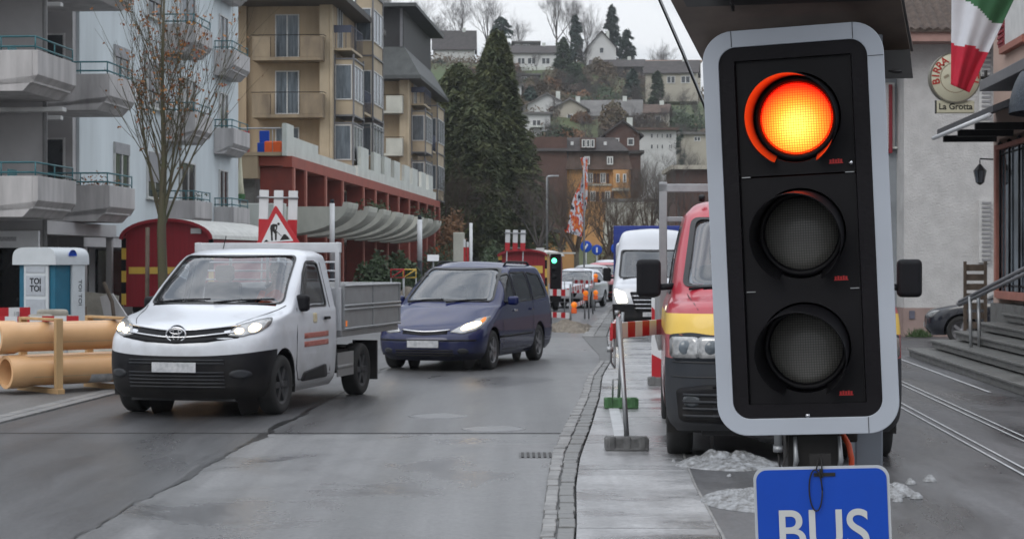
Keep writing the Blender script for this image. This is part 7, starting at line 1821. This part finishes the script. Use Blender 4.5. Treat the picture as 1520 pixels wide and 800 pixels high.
# list of hillside houses
Y = 415; gable_house('hillside_house', 'white-based dark house at the left end of the ridge, behind the ochre blocks', 674, Y, 9.2, 8, 5.4, 4.2, wall='housewhite', roof='roofdark', wins=((-3, 1.4, 1.0, 1.5), (1.2, 1.0, 1.8, 1.4), (3.2, 1.0, 1.6, 1.4)), zoff=zz(107, Y) - hill_z(xz(674, Y), Y), band=None)
t = thing('house_cladding', 'x', 'x'); bpy.data.objects.remove(t)
flathouse('hillside_house', 'small house with a dark roof standing higher behind the leftmost ridge house', 643, 680, 60, 75, 430, 'housewhite', [], 'roofdark')
flathouse('hillside_house', 'long low flat-roofed house high on the ridge below the bare trees', 762, 800, 64, 78, 400, 'roofgrey', ((765, 66, 772, 72), (776, 66, 786, 72)), 'roofgrey')
gable_house('hillside_house', 'wide dark-roofed house with a white balcony strip, in the middle of the ridge', 792, 385, 9.6, 8, 3.0, 1.7, roof='roofdark', wall='housewhite', wins=((-2.6, .6, 1.6, 1.4), (-.4, .6, 1.8, 1.4), (2.6, .6, 1.8, 1.4)), zoff=zz(98, 385) - hill_z(xz(792, 385), 385) - .3, band=-.9)
gable_house('hillside_house', 'house with a white gable and a dark roof on the right of the ridge', 893, 390, 6.2, 12, 2.4, 3.4, R(0), 'housewhite', 'roofdark', ((0, 1.2, 1.0, 1.3),), zz(88, 390) - hill_z(xz(893, 390), 390), 'y')
gable_house('hillside_house', 'long dark-roofed lower house below the white gable', 915, 384, 11, 7, 1.2, 1.6, R(-6), 'roofdark', 'roofdark', (), zz(108, 384) - hill_z(xz(915, 384), 384))
gable_house('hillside_house', 'cream house with a long dark roof near the right end of the ridge', 996, 350, 9.8, 8, 2.6, 2.4, R(-8), 'housecream', 'roofdark', ((-2.8, .5, 1.4, 1.4), (0, .5, 1.6, 1.4), (2.8, .5, 1.8, 1.4)), zz(128, 350) - hill_z(xz(996, 350), 350))
flathouse('hillside_house', 'flat salmon-coloured house at the right end of the skyline', 955, 1040, 92, 108, 410, 'housecream', ((975, 97, 985, 104),), 'pinkwall')
flathouse('hillside_house', 'white modern house with square windows right of the tallest conifer', 770, 817, 170, 213, 285, 'housewhite', ((773, 178, 781, 186), (790, 178, 803, 188), (775, 192, 781, 203), (786, 194, 794, 203), (803, 194, 812, 208)), 'roofgrey', balcs=((787, 806, 187, 190),))
flathouse('hillside_house', 'narrow white house peeking out beside the conifer, on the mid slope', 756, 774, 128, 158, 330, 'housewhite', ((760, 133, 767, 139), (760, 145, 768, 151)), 'roofgrey')
gable_house('hillside_house', 'pale chalet with a grey gable roof above the white modern house', 812, 305, 8, 9, 2.5, 2.2, 0, 'housewhite', 'roofgrey', ((-1.4, .6, 1.0, 1.2), (1.4, .6, 1.0, 1.2)), zz(182, 305) - hill_z(xz(812, 305), 305), 'y')
gable_house('hillside_house', 'pinkish cream chalet right of the pale chalet', 846, 300, 5.6, 9, 2.4, 1.6, 0, 'housecream', 'roofgrey', ((0, .4, 1.0, 1.2),), zz(184, 300) - hill_z(xz(846, 300), 300), 'y')
gable_house('hillside_house', 'long grey-roofed house with a white gutter in the middle of the slope', 906, 300, 9.6, 9, 1.4, 2.6, R(-5), 'housecream', 'roofgrey', ((-3, .1, 1, 1), (0, .1, 1, 1)), zz(184, 300) - hill_z(xz(906, 300), 300))
flathouse('hillside_house', 'white three-storey house with rows of small windows above the ochre house', 944, 1004, 194, 232, 240, 'housewhite', ((965, 198, 970, 206), (974, 198, 978, 206), (981, 198, 985, 206), (988, 198, 998, 206), (965, 214, 970, 222), (974, 214, 978, 222), (981, 214, 985, 222), (992, 214, 998, 222)), 'roofbrown', par=.8)
gable_house('hillside_house', 'dark gabled house with a balcony right behind the ochre house', 924, 224, 4.2, 10, 1.9, 1.5, 0, 'brownwall', 'roofdark', ((-.8, .5, .8, .9), (1.0, .5, .8, .9)), zz(224, 224) - hill_z(xz(927, 222), 222), 'y')
flathouse('hillside_house', 'pale terrace house at the right edge beside the signal, below the green lawn', 1006, 1062, 200, 212, 250, 'housecream', ((1030, 203, 1040, 210),), 'roofgrey')
flathouse('low_building', 'low red-brown building with pale roof edges behind the red truck', 1003, 1110, 252, 340, 150, 'brownwall', (), 'housecream', par=.6)
flathouse('low_building', 'orange-walled low building behind the small green signal', 792, 852, 346, 392, 175, 'houseochre', ((803, 352, 810, 370),), 'roofdark', par=.8)
flathouse('brick_annex', 'brown gable wall between the ochre house and the slope', 934, 951, 228, 250, 214, 'brownwall', (), 'roofdark', cat='building')
flathouse('retaining_wall', 'grey stone wall at the foot of the slope below the ochre house', 900, 1010, 300, 350, 190, 'planter', (), 'roofgrey', cat='wall', par=.1, d=2)

flathouse('hillside_house', 'small white cube house among brush below the dark conifer on the slope', 822, 846, 150, 166, 330, 'housewhite', ((826, 153, 832, 158), (836, 153, 842, 158)), 'roofgrey')
flathouse('hillside_house', 'low white house in front of the salmon house at the right end of the skyline', 948, 972, 100, 112, 385, 'housewhite', ((952, 103, 958, 108), (962, 103, 968, 108)), 'roofdark')
gable_house('hillside_house', 'little cream house with a brown roof between the long grey roof and the lawn', 968, 300, 4.6, 7, 2.0, 1.4, R(-10), 'housecream', 'roofbrown', ((-1, .5, .9, 1), (1, .5, .9, 1)), zz(186, 300) - hill_z(xz(968, 300), 300))
flathouse('hillside_house', 'grey garage block below the terraced ridge house, half hidden by brush', 770, 800, 112, 122, 368, 'roofgrey', ((774, 114, 782, 121),), 'roofgrey')
# ------------------------------------------------------------------ hillside planting
rnd = random.Random(77)
def hz_at(px, Y): return hill_z(xz(px, Y), Y)
# ground cover brush: one uncountable mass
m_ = MB()
for _ in range(42000):
    Yv = rnd.uniform(228, 420); px = rnd.uniform(600, 1120)
    X = xz(px, Yv); zv = hill_z(X, Yv)
    dens = noise.noise(Vector((X * .05, Yv * .03, 1))) + .42
    sc_ = EYE - (zv - EYE) if 0 else 0
    pyv = HOR - (zv - EYE) * FPX / Yv
    if pyv < 88 and rnd.random() < .85: continue
    if px > 960 and 158 < pyv < 200: continue
    if px < 705 and 105 < pyv < 145: continue
    if dens < rnd.random() * .45 - .1: continue
    h = rnd.uniform(.4, 2.6); p = Vector((X + rnd.gauss(0, .5), Yv + rnd.gauss(0, .5), zv + rnd.random() ** 1.3 * h)); L = rnd.uniform(.35, 1.0); a = Vector([rnd.uniform(-1, 1) for _ in range(3)]).normalized() * L; b = a.orthogonal().normalized() * L * .4
    m_.add([p - a * .5, p + b * .5, p + a * .5, p - b * .5], [(0, 1, 2, 3)])
tag(m_.build('hillside_brush', M['brush']), 'brown winter brush covering the slope between the houses', 'undergrowth', kind='stuff')

def reuse(proto, loc, sc, rz, label, group):
    c = copy_tree(proto); c.location = loc; c.scale = (sc, sc, sc); c.rotation_euler = (0, 0, rz); c['label'] = label; c['group'] = group; return c
def hill_bare(px, ytop, Y, seed, label, proto=None, mt='twiggrey', grp='bare trees on the hill'):
    X = xz(px, Y); z = hill_z(X, Y); h = zz(ytop, Y) - z
    if proto: return reuse(proto, (X, Y, z), h / proto['h0'], seed * 1.7, label, grp)
    t = bare_tree('bare_tree', label, (X, Y, z), h, seed, 6 if h > 11 else 5, mt, grp, spread=.5, r=h * .012); t['h0'] = h; return t
bt = hill_bare(826, -35, 400, 101, 'biggest bare tree on the ridge, its wide crown against the sky', mt='twiggrey')
bt2 = hill_bare(683, -18, 420, 102, 'bare tree on the ridge above the leftmost ridge house')
hill_bare(723, -22, 425, 103, 'second bare tree on the ridge, left of the tallest conifer', bt2)
hill_bare(872, 8, 400, 4, 'bare tree right of the biggest one on the ridge', bt2)
hill_bare(848, -10, 412, 5, 'bare tree just behind the biggest one on the ridge', bt)
hill_bare(768, 22, 430, 6, 'small bare tree between the round conifer and the biggest bare tree', bt2)
hill_bare(655, 14, 430, 7, 'reddish bare tree at the left end of the ridge', bt)
hill_bare(885, 30, 405, 8, 'small bare tree in front of the tall ridge conifer', bt2)
hill_bare(985, 62, 420, 9, 'thin bare tree alone on the right end of the skyline', bt2)
hill_bare(975, 70, 425, 10, 'very small bare tree next to the thin one on the right skyline', bt2)
hill_bare(575, -40, 360, 11, 'pale bare tree above the farther ochre apartment block', bt)
hill_bare(618, -5, 380, 12, 'bare tree behind the roof edge of the farther ochre block', bt2)
labs = ['bare tree on the slope below the terraced ridge house', 'bare tree on the slope above the pale chalet', 'bare shrubby tree on the slope right of the pale chalet', 'pale bare tree on the slope below the white gable', 'bare tree above the long grey-roofed house', 'bare tree in the hedge left of the green lawn', 'bare tree left of the white modern house', 'small bare tree beside the white modern house', 'bare tree between the ochre house and the white three-storey house', 'bare tree right of the white three-storey house', 'bare tree at the upper left of the ochre house roof', 'bare tree below the right end of the skyline']
for i, (px, yt, Y) in enumerate(((806, 104, 365), (838, 118, 350), (868, 124, 340), (908, 112, 350), (940, 128, 330), (985, 130, 320), (770, 120, 340), (818, 168, 275), (948, 232, 200), (1020, 208, 225), (812, 186, 245), (1015, 128, 335))):
    hill_bare(px, yt, Y, 20 + i, labs[i], bt2 if i % 2 else bt, grp='bare trees on the hill')
cf = conifer('conifer', 'tall dark conifer on the ridge right of the bare trees', (xz(908, 405), 405, hz_at(908, 405)), zz(10, 405) - hz_at(908, 405), 6.8, 51, 'conifer2', 5000, leaf=1.0, group='conifers on the hill', shape=.6)
for (px, yt, Y, w, lab, mt) in ((744, 27, 408, 9.5, 'round-topped dark conifer on the ridge above the tallest street conifer', 'conifer2'), (836, 58, 372, 5.0, 'green conifer beside the terraced ridge house', 'hedge'), (930, 46, 400, 5.5, 'smaller conifer right of the tall ridge conifer', 'conifer2'),
        (854, 24, 395, 4, 'narrow dark conifer in front of the biggest bare tree', 'conifer2'), (855, 96, 355, 6, 'dark green conifer at the top of the slope', 'hedge'), (938, 106, 330, 4.5, 'column-shaped evergreen on the slope', 'conifer2'), (975, 108, 345, 3.5, 'small olive-green conifer before the cream house', 'hedge'), (787, 132, 330, 4, 'low dark conifer on the mid slope by the narrow white house', 'conifer2'), (650, 92, 400, 4, 'small dark conifer below the leftmost ridge house', 'conifer2')):
    z = hz_at(px, Y); conifer('conifer', lab, (xz(px, Y), Y, z), zz(yt, Y) - z, w, int(px), mt, 3600, leaf=.9, group='conifers on the hill', shape=.4)
Y = 228; z = hz_at(1010, Y); conifer('cypress', 'narrow dark cypress right of the white three-storey house', (xz(1010, Y), Y, z), zz(193, Y) - z, 1.5, 61, 'conifer2', 1800, leaf=.4, shape=.35)
for i, (px, Y, rx, h, mt, lab) in enumerate(((985, 312, 6, 4.0, 'hedge', 'long dark hedge above the green lawn on the right'), (1025, 308, 6, 4.2, 'hedge', 'right-hand dark hedge above the green lawn'), (880, 350, 5, 3.2, 'hedge', 'dark evergreen bush at the top of the slope'), (800, 262, 4, 3.5, 'brush', 'brown bush below the white modern house'),
        (842, 280, 4, 3, 'leafbrown', 'rusty bush on the middle of the slope'), (1028, 238, 4, 4, 'hedge', 'dark bush right of the narrow cypress'), (905, 268, 3.5, 3, 'brush', 'brown bush below the long grey-roofed house'), (960, 185, 5, 4.5, 'brush', 'brown bush behind the blue lorry'), (1000, 176, 4, 5.5, 'brush', 'tall brown bush behind the red truck rack'), (820, 360, 3, 2.6, 'leafbrown', 'orange-brown bush by the terraced ridge house'), (862, 330, 5, 3.4, 'leafbrown', 'reddish bush below the white gable house'), (815, 340, 5, 3.2, 'brush', 'brown bush below the terraced ridge house'))):
    bush('hill_bush', lab, (xz(px, Y), Y, hz_at(px, Y) - .3), rx, rx * .7, h, 200 + i, mt, 1500, .7, 'bushes on the hill')
protos = []
for i, (mt, rx, h) in enumerate((('brush', 3.6, 3.0), ('hedge', 3.0, 2.8), ('leafbrown', 3.0, 2.6), ('twig', 3.2, 3.2), ('brush', 2.6, 4.0))):
    px, Y = ((790, 352), (845, 318), (905, 322), (955, 300), (700, 300))[i]
    protos.append(bush('slope_bush', 'low bush growing among the winter brush on the slope', (xz(px, Y), Y, hz_at(px, Y) - .3), rx, rx * .8, h, 300 + i, mt, 1300, .6, 'low bushes on the slope'))
rnd = random.Random(9)
for k in range(120):
    Y = rnd.uniform(262, 385); px = rnd.uniform(690, 1050); z = hz_at(px, Y); py = HOR - (z - EYE) * FPX / Y
    if px > 955 and 150 < py < 200: continue
    reuse(protos[k % 5], (xz(px, Y), Y, z - .3), rnd.uniform(.6, 1.25), rnd.random() * 6, 'low bush growing among the winter brush on the slope', 'low bushes on the slope')
for k in range(30):
    Y = rnd.uniform(265, 380); px = rnd.uniform(745, 1050); z = hz_at(px, Y); py = HOR - (z - EYE) * FPX / Y
    if px > 955 and 150 < py < 200: continue
    reuse(bt2 if k % 2 else bt, (xz(px, Y), Y, z), rnd.uniform(.28, .45) * (1 if k % 2 else .8), rnd.random() * 6, 'small bare tree among the low bushes on the slope', 'small bare trees on the slope')
for o in list(COL.objects):
    if 'h0' in o.keys(): del o['h0']
# ------------------------------------------------------------------ thin damp air
hz = MB(); hz.box(-620, 620, -75, 1000, -72, 115)
o = hz.build('haze', bpy.data.materials.new('haze')); o['kind'] = 'stuff'; tag(o, 'thin damp winter air over the street and the hillside', 'haze')
hm = o.data.materials[0]; hm.use_nodes = True; hm.node_tree.nodes.clear()
ho = hm.node_tree.nodes.new('ShaderNodeOutputMaterial'); pv = hm.node_tree.nodes.new('ShaderNodeVolumePrincipled')
pv.inputs['Density'].default_value = .00022; pv.inputs['Color'].default_value = (.86, .90, .95, 1); hm.node_tree.links.new(pv.outputs[0], ho.inputs['Volume'])
